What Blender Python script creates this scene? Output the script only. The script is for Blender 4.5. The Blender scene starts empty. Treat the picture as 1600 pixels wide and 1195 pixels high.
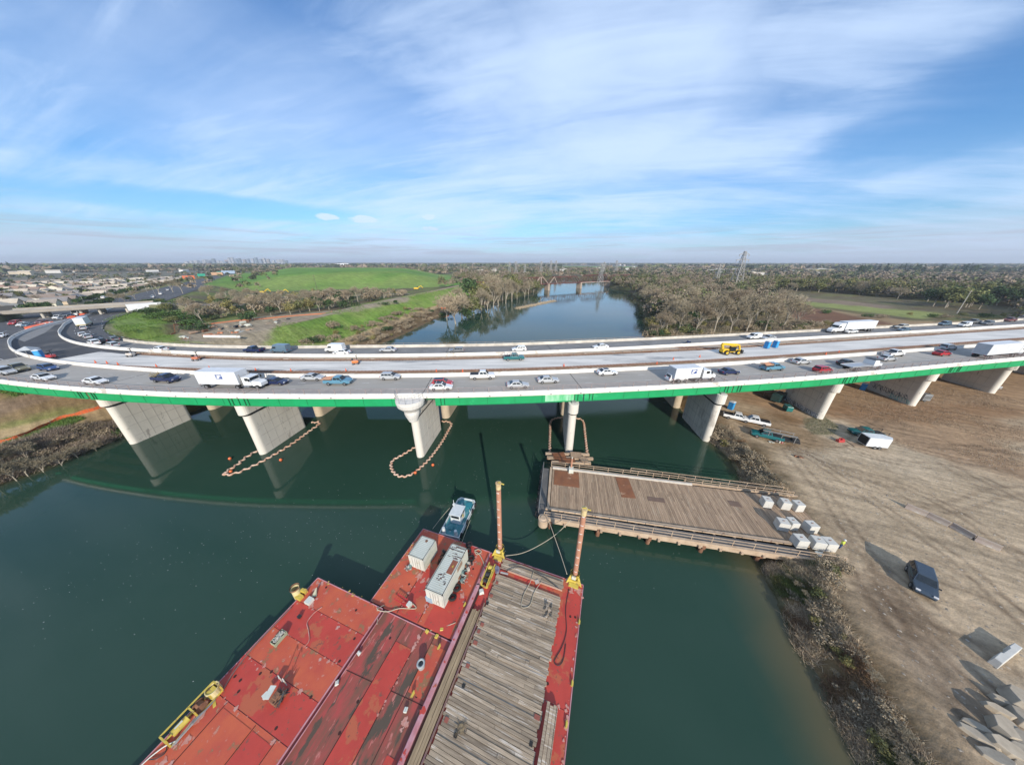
import bpy, math, random
import numpy as np
from mathutils import Vector, Matrix
R=math.radians
# ---------------------------------------------------------------- camera, sky, sun
sc=bpy.context.scene
COL=sc.collection
F=430.;CX,CY=800.,597.5;HC=39.;PIT=math.atan(187.5/F)
cd=bpy.data.cameras.new('camera');cam=bpy.data.objects.new('camera',cd);COL.objects.link(cam)
cam.location=(0,0,HC);cam.rotation_euler=(math.pi/2-PIT,0,0)
cd.sensor_width=36;cd.lens=36*F/1600;cd.clip_start=.1;cd.clip_end=60000
sc.camera=cam
def at(x,y,z=0.):
    """the point of the level plane z seen at a photograph pixel"""
    u=(x-CX)/F;v=(y-CY)/F
    dy=math.cos(PIT)-v*math.sin(PIT);dz=-math.sin(PIT)-v*math.cos(PIT)
    t=(z-HC)/dz
    return (u*t,dy*t)
SUN_EL=R(24);AZ=R(11)
sund=Vector((math.sin(AZ)*math.cos(SUN_EL),-math.cos(AZ)*math.cos(SUN_EL),math.sin(SUN_EL)))
sl=bpy.data.lights.new('sun','SUN');sl.energy=4.9;sl.angle=R(.55);sl.color=(1,.92,.80)
so=bpy.data.objects.new('sun',sl);COL.objects.link(so)
so.rotation_euler=(-sund).to_track_quat('-Z','Y').to_euler()
sc.view_settings.view_transform='Standard';sc.view_settings.look='None';sc.view_settings.gamma=1
sc.view_settings.exposure=0.12
w=bpy.data.worlds.new('World');sc.world=w;w.use_nodes=True
nt=w.node_tree;N=nt.nodes;LK=nt.links
for n in list(N):N.remove(n)
def nd(t,**k):
    n=N.new(t)
    for a,b in k.items():
        if a[0]=='i':n.inputs[int(a[1:])].default_value=b
        else:setattr(n,a,b)
    return n
def M_(op,a,b=None,c=None,cl=False):
    n=N.new('ShaderNodeMath');n.operation=op;n.use_clamp=cl
    for i,v in enumerate((a,b,c)):
        if v is None:continue
        if hasattr(v,'is_linked') or isinstance(v,bpy.types.NodeSocket):LK.new(v,n.inputs[i])
        else:n.inputs[i].default_value=v
    return n.outputs[0]
def ss(v,a,b,c=0.,d=1.):
    n=N.new('ShaderNodeMapRange');n.interpolation_type='SMOOTHSTEP'
    LK.new(v,n.inputs[0])
    for i,q in enumerate((a,b,c,d)):n.inputs[i+1].default_value=q
    return n.outputs[0]
sky=nd('ShaderNodeTexSky',sky_type='NISHITA',sun_disc=False,sun_elevation=SUN_EL,sun_rotation=math.pi-AZ,altitude=10,air_density=1.0,dust_density=.6,ozone_density=2.2)
tc=nd('ShaderNodeTexCoord');sep=nd('ShaderNodeSeparateXYZ');LK.new(tc.outputs['Generated'],sep.inputs[0])
X_,Y_,Z_=sep.outputs
zc=M_('MAXIMUM',Z_,0.0)
den=M_('ADD',zc,.16)
U=M_('DIVIDE',X_,den);V=M_('DIVIDE',Y_,den)
# streak axis: along azimuth ~60 deg to the right
ca,sa=math.cos(R(14)),math.sin(R(14))
A=M_('ADD',M_('MULTIPLY',U,ca),M_('MULTIPLY',V,-sa));B=M_('ADD',M_('MULTIPLY',U,sa),M_('MULTIPLY',V,ca))
def vec(a,b,c=0.):
    n=N.new('ShaderNodeCombineXYZ')
    for i,v in enumerate((a,b,c)):
        if isinstance(v,bpy.types.NodeSocket):LK.new(v,n.inputs[i])
        else:n.inputs[i].default_value=v
    return n.outputs[0]
def noi(v,s,d=6,r=.55,l=2.,dist=0.):
    n=nd('ShaderNodeTexNoise');n.inputs['Scale'].default_value=s;n.inputs['Detail'].default_value=d;n.inputs['Roughness'].default_value=r;n.inputs['Distortion'].default_value=dist
    LK.new(v,n.inputs['Vector']);return n.outputs['Fac']
streak=noi(vec(M_('MULTIPLY',A,.33),M_('MULTIPLY',B,1.9),3.3),1.05,7,.52,dist=.55)
fine=noi(vec(M_('MULTIPLY',A,.8),M_('MULTIPLY',B,3.4),7.7),1.6,8,.6,dist=.8)
broad=noi(vec(U,V,1.7),.5,4,.5,dist=.4)
patch=noi(vec(M_('MULTIPLY',A,.8),M_('MULTIPLY',B,1.1),12.),1.5,8,.58,dist=.5)
c0=M_('ADD',M_('MULTIPLY',streak,.52),M_('MULTIPLY',fine,.36))
c0=M_('ADD',c0,M_('MULTIPLY',broad,.5));c0=M_('ADD',c0,M_('MULTIPLY',patch,.3))
# more veil in the middle of the sky, a clearer patch low on the left and right of centre
cov=ss(c0,.62,1.05,.05,.80)
puff=noi(vec(M_('MULTIPLY',X_,1.),M_('MULTIPLY',Y_,1.),M_('MULTIPLY',Z_,3.2)),9.,6,.55)
low=M_('MULTIPLY',ss(puff,.56,.70),M_('MULTIPLY',ss(Z_,.05,.09),ss(Z_,.13,.19,1.,0.)))
cov=M_('MAXIMUM',cov,M_('MULTIPLY',low,.45))
az=M_('ARCTAN2',X_,Y_)
wob=M_('MULTIPLY',M_('SUBTRACT',noi(vec(U,V,4.4),1.6,6,.6),.5),1.5)
def blob(a0,z0,sa_,sz_,soft=.5,nz=1.):
    p=M_('POWER',M_('DIVIDE',M_('SUBTRACT',az,a0),sa_),2.);q=M_('POWER',M_('DIVIDE',M_('SUBTRACT',Z_,z0),sz_),2.)
    return ss(M_('ADD',M_('ADD',p,q),M_('MULTIPLY',wob,nz)),1.-soft,1.+soft,1.,0.)
gap=M_('MAXIMUM',blob(R(-43),.118,R(17),.022,.7),M_('MAXIMUM',blob(R(50),.205,R(9),.045,.9,1.6),blob(R(57),.27,R(8),.05,.9,1.6)))
gap=M_('MAXIMUM',gap,M_('MULTIPLY',blob(R(-62),.11,R(10),.02,.8),.6))
cov=M_('MULTIPLY',cov,M_('SUBTRACT',1.,M_('MULTIPLY',gap,.85)))
veil=M_('MAXIMUM',blob(R(16),.40,R(20),.24,1.,1.2),M_('MULTIPLY',blob(R(-30),.30,R(26),.14,1.,1.),.6))
cov=M_('MAXIMUM',cov,M_('MULTIPLY',M_('MULTIPLY',veil,.85),ss(c0,.58,.95,.45,1.)))
pn=M_('MULTIPLY',M_('SUBTRACT',noi(vec(M_('MULTIPLY',X_,1.),M_('MULTIPLY',Y_,1.),M_('MULTIPLY',Z_,2.)),26.,6,.6),.5),3.2)
def puffb(a0,z0,sa_,sz_):
    p=M_('POWER',M_('DIVIDE',M_('SUBTRACT',az,a0),sa_),2.);q=M_('POWER',M_('DIVIDE',M_('SUBTRACT',Z_,z0),sz_),2.)
    return ss(M_('ADD',M_('ADD',p,q),pn),.3,1.2,1.,0.)
pf=M_('MAXIMUM',M_('MAXIMUM',puffb(R(-24.7),.112,R(3.),.010),puffb(R(-14.3),.125,R(1.6),.009)),M_('MAXIMUM',puffb(R(-14.6),.094,R(1.5),.009),puffb(R(-30.3),.112,R(1.6),.009)))
cov=M_('MAXIMUM',cov,M_('MULTIPLY',pf,.95))
mix=nd('ShaderNodeMix',data_type='RGBA',blend_type='MIX')
LK.new(cov,mix.inputs[0])
# tone of clear sky
tint=nd('ShaderNodeMix',data_type='RGBA',blend_type='MULTIPLY');tint.inputs[0].default_value=1
LK.new(sky.outputs[0],tint.inputs[6]);tint.inputs[7].default_value=(.60,1.02,1.42,1)
LK.new(tint.outputs[2],mix.inputs[6]);mix.inputs[7].default_value=(6.5,8.1,10.6,1)
# pale band and low grey-mauve clouds at the horizon
hz=nd('ShaderNodeMix',data_type='RGBA',blend_type='MIX')
hb=noi(vec(M_('MULTIPLY',X_,1.),M_('MULTIPLY',Y_,1.),M_('MULTIPLY',Z_,14.)),3.2,6,.55,dist=.3)
hzf=M_('MULTIPLY',ss(M_('ADD',Z_,M_('MULTIPLY',M_('SUBTRACT',hb,.5),.16)),-.01,.11,1.,0.),.86)
LK.new(hzf,hz.inputs[0]);LK.new(mix.outputs[2],hz.inputs[6]);hz.inputs[7].default_value=(5.3,6.2,8.0,1)
hz2=nd('ShaderNodeMix',data_type='RGBA',blend_type='MIX')
bn_=noi(vec(M_('MULTIPLY',az,1.3),M_('MULTIPLY',Z_,26.),9.),2.6,6,.6,dist=.3)
LK.new(M_('MULTIPLY',M_('MULTIPLY',ss(bn_,.47,.62),ss(Z_,.004,.03)),M_('MULTIPLY',ss(Z_,.05,.10,1.,0.),.55)),hz2.inputs[0]);LK.new(hz.outputs[2],hz2.inputs[6]);hz2.inputs[7].default_value=(4.3,4.7,5.9,1)
bg=nd('ShaderNodeBackground');bg.inputs[1].default_value=.104
LK.new(hz2.outputs[2],bg.inputs[0])
out=nd('ShaderNodeOutputWorld');LK.new(bg.outputs[0],out.inputs[0])

# ---------------------------------------------------------------- materials
MATS={}
def mat(name,c1,c2=None,sc_=1.,rough=.75,bump=0.,metal=0.,c3=None,th3=.62,stretch=None,bs=None,isl=0.,spec=.5,det=6,lo=.35,hi=.65,objrand=0.,emit=None,sc3=None,c4=None,th4=.62,sc4=5.):
    if name in MATS:return MATS[name]
    m=bpy.data.materials.new(name);m.use_nodes=True;t=m.node_tree;n=t.nodes;l=t.links
    b=n['Principled BSDF'];b.inputs['Roughness'].default_value=rough;b.inputs['Metallic'].default_value=metal
    b.inputs['Specular IOR Level'].default_value=spec
    if c2 is None:c2=tuple(v*.78 for v in c1)
    co=n.new('ShaderNodeTexCoord');src=co.outputs['Object']
    if stretch:
        mp=n.new('ShaderNodeMapping');mp.inputs['Scale'].default_value=stretch[:3]
        if len(stretch)>3:mp.inputs['Rotation'].default_value=(0,0,stretch[3])
        l.new(src,mp.inputs[0]);src=mp.outputs[0]
    def no(s,d):
        q=n.new('ShaderNodeTexNoise');q.inputs['Scale'].default_value=s;q.inputs['Detail'].default_value=d;q.inputs['Roughness'].default_value=.62
        l.new(src,q.inputs['Vector']);return q.outputs['Fac']
    a=no(sc_,det)
    r=n.new('ShaderNodeMapRange');l.new(a,r.inputs[0]);r.inputs[1].default_value=lo;r.inputs[2].default_value=hi
    mx=n.new('ShaderNodeMix');mx.data_type='RGBA';l.new(r.outputs[0],mx.inputs[0])
    mx.inputs[6].default_value=(*c1,1);mx.inputs[7].default_value=(*c2,1);col=mx.outputs[2]
    if c3:
        a3=no(sc3 or sc_*.37+.013,8);r3=n.new('ShaderNodeMapRange');l.new(a3,r3.inputs[0]);r3.inputs[1].default_value=th3;r3.inputs[2].default_value=th3+.03
        m3=n.new('ShaderNodeMix');m3.data_type='RGBA';l.new(r3.outputs[0],m3.inputs[0]);l.new(col,m3.inputs[6]);m3.inputs[7].default_value=(*c3,1);col=m3.outputs[2]
    if c4:
        a4=no(sc4,10);r4=n.new('ShaderNodeMapRange');l.new(a4,r4.inputs[0]);r4.inputs[1].default_value=th4;r4.inputs[2].default_value=th4+.05
        m4=n.new('ShaderNodeMix');m4.data_type='RGBA';l.new(r4.outputs[0],m4.inputs[0]);l.new(col,m4.inputs[6]);m4.inputs[7].default_value=(*c4,1);col=m4.outputs[2]
    if isl or objrand:
        hs=n.new('ShaderNodeHueSaturation');l.new(col,hs.inputs['Color'])
        if isl:
            g=n.new('ShaderNodeNewGeometry');q=n.new('ShaderNodeMapRange');l.new(g.outputs['Random Per Island'],q.inputs[0]);q.inputs[3].default_value=1-isl;q.inputs[4].default_value=1+isl;vv=q.outputs[0]
        if objrand:
            oi=n.new('ShaderNodeObjectInfo');q2=n.new('ShaderNodeMapRange');l.new(oi.outputs['Random'],q2.inputs[0]);q2.inputs[3].default_value=1-objrand;q2.inputs[4].default_value=1+objrand
            if isl:
                mm=n.new('ShaderNodeMath');mm.operation='MULTIPLY';l.new(vv,mm.inputs[0]);l.new(q2.outputs[0],mm.inputs[1]);vv=mm.outputs[0]
            else:vv=q2.outputs[0]
        l.new(vv,hs.inputs['Value']);col=hs.outputs[0]
    l.new(col,b.inputs['Base Color'])
    if bump:
        bn=n.new('ShaderNodeBump');bn.inputs['Strength'].default_value=bump;bn.inputs['Distance'].default_value=.05
        l.new(no(bs or sc_*4,5),bn.inputs['Height']);l.new(bn.outputs[0],b.inputs['Normal'])
    MATS[name]=m;return m
def srgb(r,g,b):
    f=lambda v:(v/255/12.92 if v/255<=.04045 else ((v/255+.055)/1.055)**2.4)
    return (f(r),f(g),f(b))
# ---------------------------------------------------------------- mesh helpers
class MB:
    def __init__(s):s.v=[];s.f=[];s.m=[];s.mi=0
    def add(s,vs,fs):
        o=len(s.v);s.v+=[tuple(q) for q in vs];s.f+=[tuple(i+o for i in q) for q in fs];s.m+=[s.mi]*len(fs);return s
    def box(s,c,d,rz=0.,top=(1,1)):
        x,y,z=c;a,b,h=d[0]/2,d[1]/2,d[2]/2;cs,sn=math.cos(rz),math.sin(rz);vs=[]
        for k,(tx,ty) in ((-1,(1,1)),(1,top)):
            for i,j in ((-1,-1),(1,-1),(1,1),(-1,1)):
                px,py=i*a*tx,j*b*ty;vs.append((x+px*cs-py*sn,y+px*sn+py*cs,z+k*h))
        return s.add(vs,[(0,3,2,1),(4,5,6,7),(0,1,5,4),(1,2,6,5),(2,3,7,6),(3,0,4,7)])
    def beam(s,p,q,w,h=None,up=(0,0,1)):
        p=Vector(p);q=Vector(q);d=(q-p).normalized();u=Vector(up)
        if abs(d.dot(u))>.98:u=Vector((1,0,0))
        a=d.cross(u).normalized()*w/2;b=a.cross(d).normalized()*(h or w)/2
        vs=[p-a-b,p+a-b,p+a+b,p-a+b,q-a-b,q+a-b,q+a+b,q-a+b]
        return s.add(vs,[(0,3,2,1),(4,5,6,7),(0,1,5,4),(1,2,6,5),(2,3,7,6),(3,0,4,7)])
    def cyl(s,p,q,r0,r1=None,n=12,cap=True):
        r1=r0 if r1 is None else r1
        p=Vector(p);q=Vector(q);d=(q-p).normalized();u=Vector((0,0,1)) if abs(d.z)<.9 else Vector((1,0,0))
        a=d.cross(u).normalized();b=d.cross(a)
        vs=[];
        for c,r in ((p,r0),(q,r1)):
            for i in range(n):
                t=2*math.pi*i/n;vs.append(c+a*math.cos(t)*r+b*math.sin(t)*r)
        fs=[(i,(i+1)%n,n+(i+1)%n,n+i) for i in range(n)]
        if cap:fs+=[tuple(range(n-1,-1,-1)),tuple(range(n,2*n))]
        return s.add(vs,fs)
    def tube(s,pts,r,n=6,closed=False):
        P=[Vector(p) for p in pts];m=len(P);vs=[];fs=[]
        for i,p in enumerate(P):
            d=(P[(i+1)%m] if (closed or i<m-1) else p)-(P[i-1] if (closed or i>0) else p)
            d=d.normalized();u=Vector((0,0,1)) if abs(d.z)<.9 else Vector((1,0,0))
            a=d.cross(u).normalized();b=d.cross(a)
            rr=r[i] if isinstance(r,(list,tuple)) else r
            for k in range(n):
                t=2*math.pi*k/n;vs.append(p+a*math.cos(t)*rr+b*math.sin(t)*rr)
        for i in range(m if closed else m-1):
            j=(i+1)%m
            for k in range(n):fs.append((i*n+k,i*n+(k+1)%n,j*n+(k+1)%n,j*n+k))
        if not closed:fs+=[tuple(range(n-1,-1,-1)),tuple(range((m-1)*n,m*n))]
        return s.add(vs,fs)
    def prism(s,poly,z0,z1,top=None):
        n=len(poly);top=top or poly
        vs=[(x,y,z0) for x,y in poly]+[(x,y,z1) for x,y in top]
        return s.add(vs,[tuple(range(n-1,-1,-1)),tuple(range(n,2*n))]+[(i,(i+1)%n,n+(i+1)%n,n+i) for i in range(n)])
    def loft(s,rings,cap=True):
        n=len(rings[0]);vs=[p for r in rings for p in r];fs=[]
        for i in range(len(rings)-1):
            for k in range(n):fs.append((i*n+k,i*n+(k+1)%n,(i+1)*n+(k+1)%n,(i+1)*n+k))
        if cap:fs+=[tuple(range(n-1,-1,-1)),tuple(range((len(rings)-1)*n,len(rings)*n))]
        return s.add(vs,fs)
    def build(s,name,mats,parent=None,smooth=False,bevel=0.,fix=True):
        me=bpy.data.meshes.new(name);me.from_pydata(s.v,[],s.f)
        for m in (mats if isinstance(mats,(list,tuple)) else [mats]):me.materials.append(m)
        if any(s.m):me.polygons.foreach_set('material_index',s.m)
        if fix:
            import bmesh
            b=bmesh.new();b.from_mesh(me);bmesh.ops.recalc_face_normals(b,faces=b.faces);b.to_mesh(me);b.free()
        if smooth:me.polygons.foreach_set('use_smooth',[True]*len(me.polygons))
        me.update()
        o=bpy.data.objects.new(name,me);COL.objects.link(o)
        if parent:o.parent=parent
        if bevel:
            q=o.modifiers.new('bevel','BEVEL');q.width=bevel;q.segments=2;q.limit_method='ANGLE'
        return o
def fast(name,v,f,mats,parent=None,mi=None,attr=None,smooth=False):
    """numpy mesh; f is (n,3) or (n,4)"""
    v=np.asarray(v,np.float32);f=np.asarray(f,np.int32);k=f.shape[1]
    me=bpy.data.meshes.new(name);me.vertices.add(len(v));me.vertices.foreach_set('co',v.ravel())
    me.loops.add(f.size);me.loops.foreach_set('vertex_index',f.ravel())
    me.polygons.add(len(f));me.polygons.foreach_set('loop_start',np.arange(0,f.size,k,dtype=np.int32))
    me.polygons.foreach_set('loop_total',np.full(len(f),k,np.int32))
    for m in (mats if isinstance(mats,(list,tuple)) else [mats]):me.materials.append(m)
    if mi is not None:me.polygons.foreach_set('material_index',np.asarray(mi,np.int32))
    if smooth:me.polygons.foreach_set('use_smooth',np.ones(len(f),bool))
    if attr:
        for an,a in attr.items():
            ca=me.color_attributes.new(an,'FLOAT_COLOR','POINT');ca.data.foreach_set('color',np.asarray(a,np.float32).ravel())
    me.update();me.validate()
    o=bpy.data.objects.new(name,me);COL.objects.link(o)
    if parent:o.parent=parent
    return o
def tag(o,label=None,cat=None,group=None,kind=None):
    if label:o['label']=label
    if cat:o['category']=cat
    if group:o['group']=group
    if kind:o['kind']=kind
    return o
def thing(name,label,cat,loc=(0,0,0),rz=0.,group=None):
    o=bpy.data.objects.new(name,None);COL.objects.link(o);o.location=loc;o.rotation_euler=(0,0,rz);o.empty_display_size=.5
    return tag(o,label,cat,group)
def copy_tree(o,parent=None):
    c=o.copy();COL.objects.link(c)
    if parent:c.parent=parent
    for ch in o.children:copy_tree(ch,c)
    return c
rnd=random.Random(7);rng=np.random.default_rng(5)
def vnoise(x,y,s,seed=0):
    x=np.asarray(x)/s;y=np.asarray(y)/s;xi=np.floor(x).astype(np.int64);yi=np.floor(y).astype(np.int64);fx=x-xi;fy=y-yi
    fx=fx*fx*(3-2*fx);fy=fy*fy*(3-2*fy)
    def h(a,b):
        q=(a*374761393+b*668265263+seed*974711)&0xffffffff;q=((q^(q>>13))*1274126177)&0xffffffff;q=q^(q>>16);return (q&0xffff)/65535.
    return (h(xi,yi)*(1-fx)+h(xi+1,yi)*fx)*(1-fy)+(h(xi,yi+1)*(1-fx)+h(xi+1,yi+1)*fx)*fy
def fbm(x,y,s,o=4,seed=0):
    t=0;a=1;A=0
    for k in range(o):t=t+a*vnoise(x,y,s/2**k,seed+k);A+=a;a*=.55
    return t/A
def cr(pts,n=12):
    P_=[np.array(p,float) for p in pts];P_=[2*P_[0]-P_[1]]+P_+[2*P_[-1]-P_[-2]];o=[]
    for i in range(1,len(P_)-2):
        a,b,c,d=P_[i-1:i+3]
        for k in range(n):
            t=k/n;o.append(.5*((2*b)+(c-a)*t+(2*a-5*b+4*c-d)*t*t+(-a+3*b-3*c+d)*t**3))
    o.append(P_[-2]);return np.array(o)
def pdist(x,y,poly,closed=True):
    """distance to a polyline, and whether inside"""
    x=np.asarray(x,float);y=np.asarray(y,float);D=np.full(x.shape,1e9);ins=np.zeros(x.shape,bool);n=len(poly)
    for i in range(n if closed else n-1):
        ax,ay=poly[i];bx,by=poly[(i+1)%n];dx,dy=bx-ax,by-ay;L=dx*dx+dy*dy+1e-12
        t=np.clip(((x-ax)*dx+(y-ay)*dy)/L,0,1);D=np.minimum(D,np.hypot(x-ax-t*dx,y-ay-t*dy))
        if closed:
            c=((ay>y)!=(by>y))&(x<(bx-ax)*(y-ay)/(by-ay+1e-12)+ax);ins^=c
    return D,ins
def sst(v,a,b):
    t=np.clip((v-a)/(b-a),0,1);return t*t*(3-2*t)

# ---------------------------------------------------------------- the lie of the land
LB=[(-180,-220),(-150,-90),(-125,-25),(-108,15),(-98.7,40.8),(-96.9,44.4),(-96.4,50.7),(-94,60),(-88,80),(-80,105),(-74,127),(-65.5,150),(-55,218),(-31,277),(-8,322),(12,367),(27,405),(36,450),(50,560),(80,680),(120,760)]
RB=[(230,760),(215,640),(176,530),(163,470),(170,426),(158,372),(141.8,315.6),(122,270),(109,232.5),(92,190),(74.5,149.3),(60,110),(50.7,78),(49,69.8),(47.4,54.3),(47.5,49),(45.6,42.6),(41,34),(35.7,25.9),(34.2,21.4),(31.9,16.3),(30.8,11.9),(29.8,8.4),(28,0),(24,-20),(10,-70),(-20,-140),(-50,-220)]
RIVER=[tuple(p) for p in cr(LB,5)]+[tuple(p) for p in cr(RB,5)]
LEVEE=[(-60,420),(-77,317),(-100,205),(-106,150),(-111,118),(-119,95),(-131,72),(-148,52),(-178,30),(-230,0),(-300,-40)]
LEV=[tuple(p) for p in cr(LEVEE,5)]
MOUND=[(-372,340),(-300,318),(-255,312),(-200,335),(-140,345),(-100,362),(-72,400),(-62,460),(-100,560),(-170,800),(-420,960),(-760,980),(-720,800),(-600,620),(-480,470)]
# bridge stations: centre line of near median barrier + offsets to near edge, new slab near, new slab far, far median, far edge
ST=[(330,124,-11,4.3,13.8,17.6,26),(270,110,-11,4.3,13.8,17.7,26),(220,98.5,-11,4.3,13.8,17.7,25.9),(169.7,88.8,-11.1,4.4,13.4,17.5,26.2),(113.9,78.2,-11.2,4.1,12.6,17.6,26.5),
(68.1,69.6,-11.5,4.3,12.6,17.7,26.8),(32.4,64.2,-11.2,4.2,12.5,16.8,26.3),(0,60.8,-11,3.9,12.1,15.8,25.4),(-29.7,59.2,-10.6,3.9,11.6,15.4,25.2),(-59.4,59.6,-10.6,3.5,10.9,14.8,23.9),
(-80,61.8,-11.1,3,10.1,13.7,21.4),(-100,65,-11.4,1.8,9.6,12.7,19.4),(-115,68,-11.4,1,9.1,12.1,18.7),(-130,72,-11.4,1,9,11.3,18.2),(-145,77.5,-11.6,1,8,10.5,18.2),(-160,85,-12,1,8,9.8,18.1),
(-175,94.5,-12.5,1,7,9.1,17.9),(-188,106,-14,1,6,7.6,17),(-197,117,-17,1,3,4.6,15),(-206,130,-23,1,1.2,1.6,13),(-219,148,-27,.6,.8,1.1,13),(-242,175,-24,.6,.8,1.1,14),(-290,235,-16,.6,.8,1.1,15),(-380,345,-15,.6,.8,1.1,15),(-480,470,-15,.6,.8,1.1,15),(-640,670,-15,.6,.8,1.1,15),(-830,900,-15,.6,.8,1.1,15)]
SD=cr(ST,16);SP=SD[:,:2];ARC=np.concatenate([[0],np.cumsum(np.hypot(*np.diff(SP,axis=0).T))])
OK_={'C1':None,'C0':2,'D0':3,'D1':4,'C2':5,'C3':6}
ZD=14.5
def sta(s):
    x=np.interp(s,ARC,SP[:,0]);y=np.interp(s,ARC,SP[:,1])
    x1=np.interp(s+1,ARC,SP[:,0]);y1=np.interp(s+1,ARC,SP[:,1]);x0=np.interp(s-1,ARC,SP[:,0]);y0=np.interp(s-1,ARC,SP[:,1])
    dx,dy=x1-x0,y1-y0;L=math.hypot(dx,dy)+1e-9;return x,y,dx/L,dy/L
def rp(s,base,off=0.,z=None):
    x,y,dx,dy=sta(s);o=off+(0 if base=='C1' else float(np.interp(s,ARC,SD[:,OK_[base]])))
    return (x+dy*o,y-dx*o) if z is None else (x+dy*o,y-dx*o,z)
def s_of(x,y):
    i=int(np.argmin((SP[:,0]-x)**2+(SP[:,1]-y)**2));return float(ARC[i])
S_AB=s_of(-138,74.8)   # abutment: beyond this the road lies on earth
S_END=ARC[-1]-2
XS=[(c[0],c[1]) for c in SD[::4] if c[0]<-150]
XSc=[rp(a,'C2',-0.2) for a in ARC[::6] if a>s_of(-150,79.5)]
def height(x,y):
    x=np.asarray(x,float);y=np.asarray(y,float)
    d,ins=pdist(x,y,RIVER);sd=np.where(ins,-d,d)+(fbm(x+y*.37,y-x*.21,7.3,4,3)-.5)*2.6*np.clip(1-np.abs(d)/60,0.3,1)
    fl=3.6+(fbm(x,y,40,3,1)-.5)*1.2
    # right construction yard lies low and level
    yard=sst(x,30,45)*(1-sst(y,95,130));fl=fl*(1-yard)+(2.5+(fbm(x,y,7,3,4)-.5)*.25)*yard
    slope=np.where(x>0,7.,11.)
    z=np.where(sd>0,fl*sst(sd,-1.5,slope)+0.0,np.maximum(-3.,sd*.28))
    z=np.where((sd>-1.5)&(sd<=0),fl*sst(sd,-1.5,slope)-.25,z)
    far=sst(np.hypot(x,y),250,700);z=np.where(sd>0,z*(1-far*0)+far*1.6,z)
    # levee
    dl,_=pdist(x,y,LEV,False)
    j=np.argmin
    # west of levee
    wpoly=LEV+[(-2500,-900),(-9000,2000),(-9000,9000),(-60,9000)]
    _,west=pdist(x,y,wpoly)
    wz=10.2+(fbm(x,y,60,3,8)-.5)*.8-sst(np.hypot(x+100,y-100),200,500)*2.2
    lev=np.maximum(12.-np.maximum(dl-3.2,0)*.33,0)
    z=np.where(west,np.maximum(wz,lev),np.where(sd>0,np.maximum(z,lev),z))
    # freeway embankment
    de,_=pdist(x,y,XSc,False);emb=14.25-np.maximum(de-25.,0)*.28
    z=np.where(x<-150,np.maximum(z,emb),z)
    dn,_=pdist(x,y,XS,False)
    # landfill mound
    dm,im=pdist(x,y,MOUND);mh=17*sst(dm,0,120)+3.*(fbm(x,y,160,2,9)-.3)*sst(dm,20,120)
    z=np.where(im,z+mh,z)
    return z
# ---- terrain sheet
def axis(lo,hi,a,b,st,g=1.09):
    c=list(np.arange(a,b+1e-6,st));q=st;x=c[-1]
    while x<hi:q*=g;x+=q;c.append(min(x,hi))
    q=st;x=c[0];l=[]
    while x>lo:q*=g;x-=q;l.append(max(x,lo))
    return np.array(l[::-1]+c)
gx=axis(-15000,15000,-140,150,1.15,1.045);gy=axis(-400,15000,-4,150,1.15,1.035)
gx=np.array(sorted(set(np.round(np.concatenate([gx[(gx<34)|(gx>92)],np.arange(34.2,92,.55)]),3))));gy=np.array(sorted(set(np.round(np.concatenate([gy[(gy<-3)|(gy>60)],np.arange(-2.8,60,.55)]),3))))
GX,GY=np.meshgrid(gx,gy);x=GX.ravel();y=GY.ravel()
Zt=height(x,y)
d,ins=pdist(x,y,RIVER);sd=np.where(ins,-d,d)
r=np.hypot(x,y)
def C(r_,g,b):return np.array(srgb(r_,g,b))
col=np.zeros((len(x),3))+C(104,98,74)
n1=fbm(x,y,25,4,21);n2=fbm(x,y,6,4,31);n3=fbm(x,y,120,3,41)
def blend(c,m):
    global col
    m=np.clip(m,0,1)[:,None];col=col*(1-m)+np.array(c)*m
# floodplain mix of brown litter and green
blend(C(112,112,66),sst(n1,.45,.6)*.8);blend(C(96,80,62),sst(n2,.5,.62)*.7)
# west of levee: rough grass and scrub
wpoly=LEV+[(-2500,-900),(-9000,2000),(-9000,9000),(-60,9000)]
_,west=pdist(x,y,wpoly)
blend(C(106,120,62),west*sst(n1,.4,.55)*.7)
# urban floor
blend(C(112,108,98),sst(r,700,1200)*.8)
def zone(px,z,c,fe=3.,amt=1.,world=None,noise=0.):
    P_=world or [at(a,b,z) for a,b in px]
    dd,ii=pdist(x,y,P_);s_=np.where(ii,dd,-dd)+(n2-.5)*noise
    blend(c,sst(s_,-fe/2,fe/2)*amt)
# right yard
YARD=[(48,76),(46.5,54),(48,44),(44,34),(38,26),(36.5,18),(34,10),(31,-6),(26,-40),(200,-60),(260,20),(260,118),(100,118),(52,100)]
zone(None,0,C(174,154,128),2.,1.,YARD,4);blend(C(186,169,146),sst(n1,.5,.7)*(x>38)*(x<200)*(y<60)*(y>-60)*.5)
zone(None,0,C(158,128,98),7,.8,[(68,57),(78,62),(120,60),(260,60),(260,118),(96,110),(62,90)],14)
dm1=fbm(x*1.0,y*3.1,9,4,55)
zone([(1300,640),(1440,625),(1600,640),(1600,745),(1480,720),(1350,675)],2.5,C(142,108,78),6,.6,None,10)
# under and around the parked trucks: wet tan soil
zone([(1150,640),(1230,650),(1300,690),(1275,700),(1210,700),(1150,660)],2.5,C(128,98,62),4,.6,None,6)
# dark wheel-worn haul road bottom right
zone([(1330,905),(1380,900),(1440,960),(1560,1080),(1600,1130),(1600,1195),(1500,1195),(1440,1100),(1350,980)],2.5,C(122,104,86),3,.6,None,5)
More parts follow.
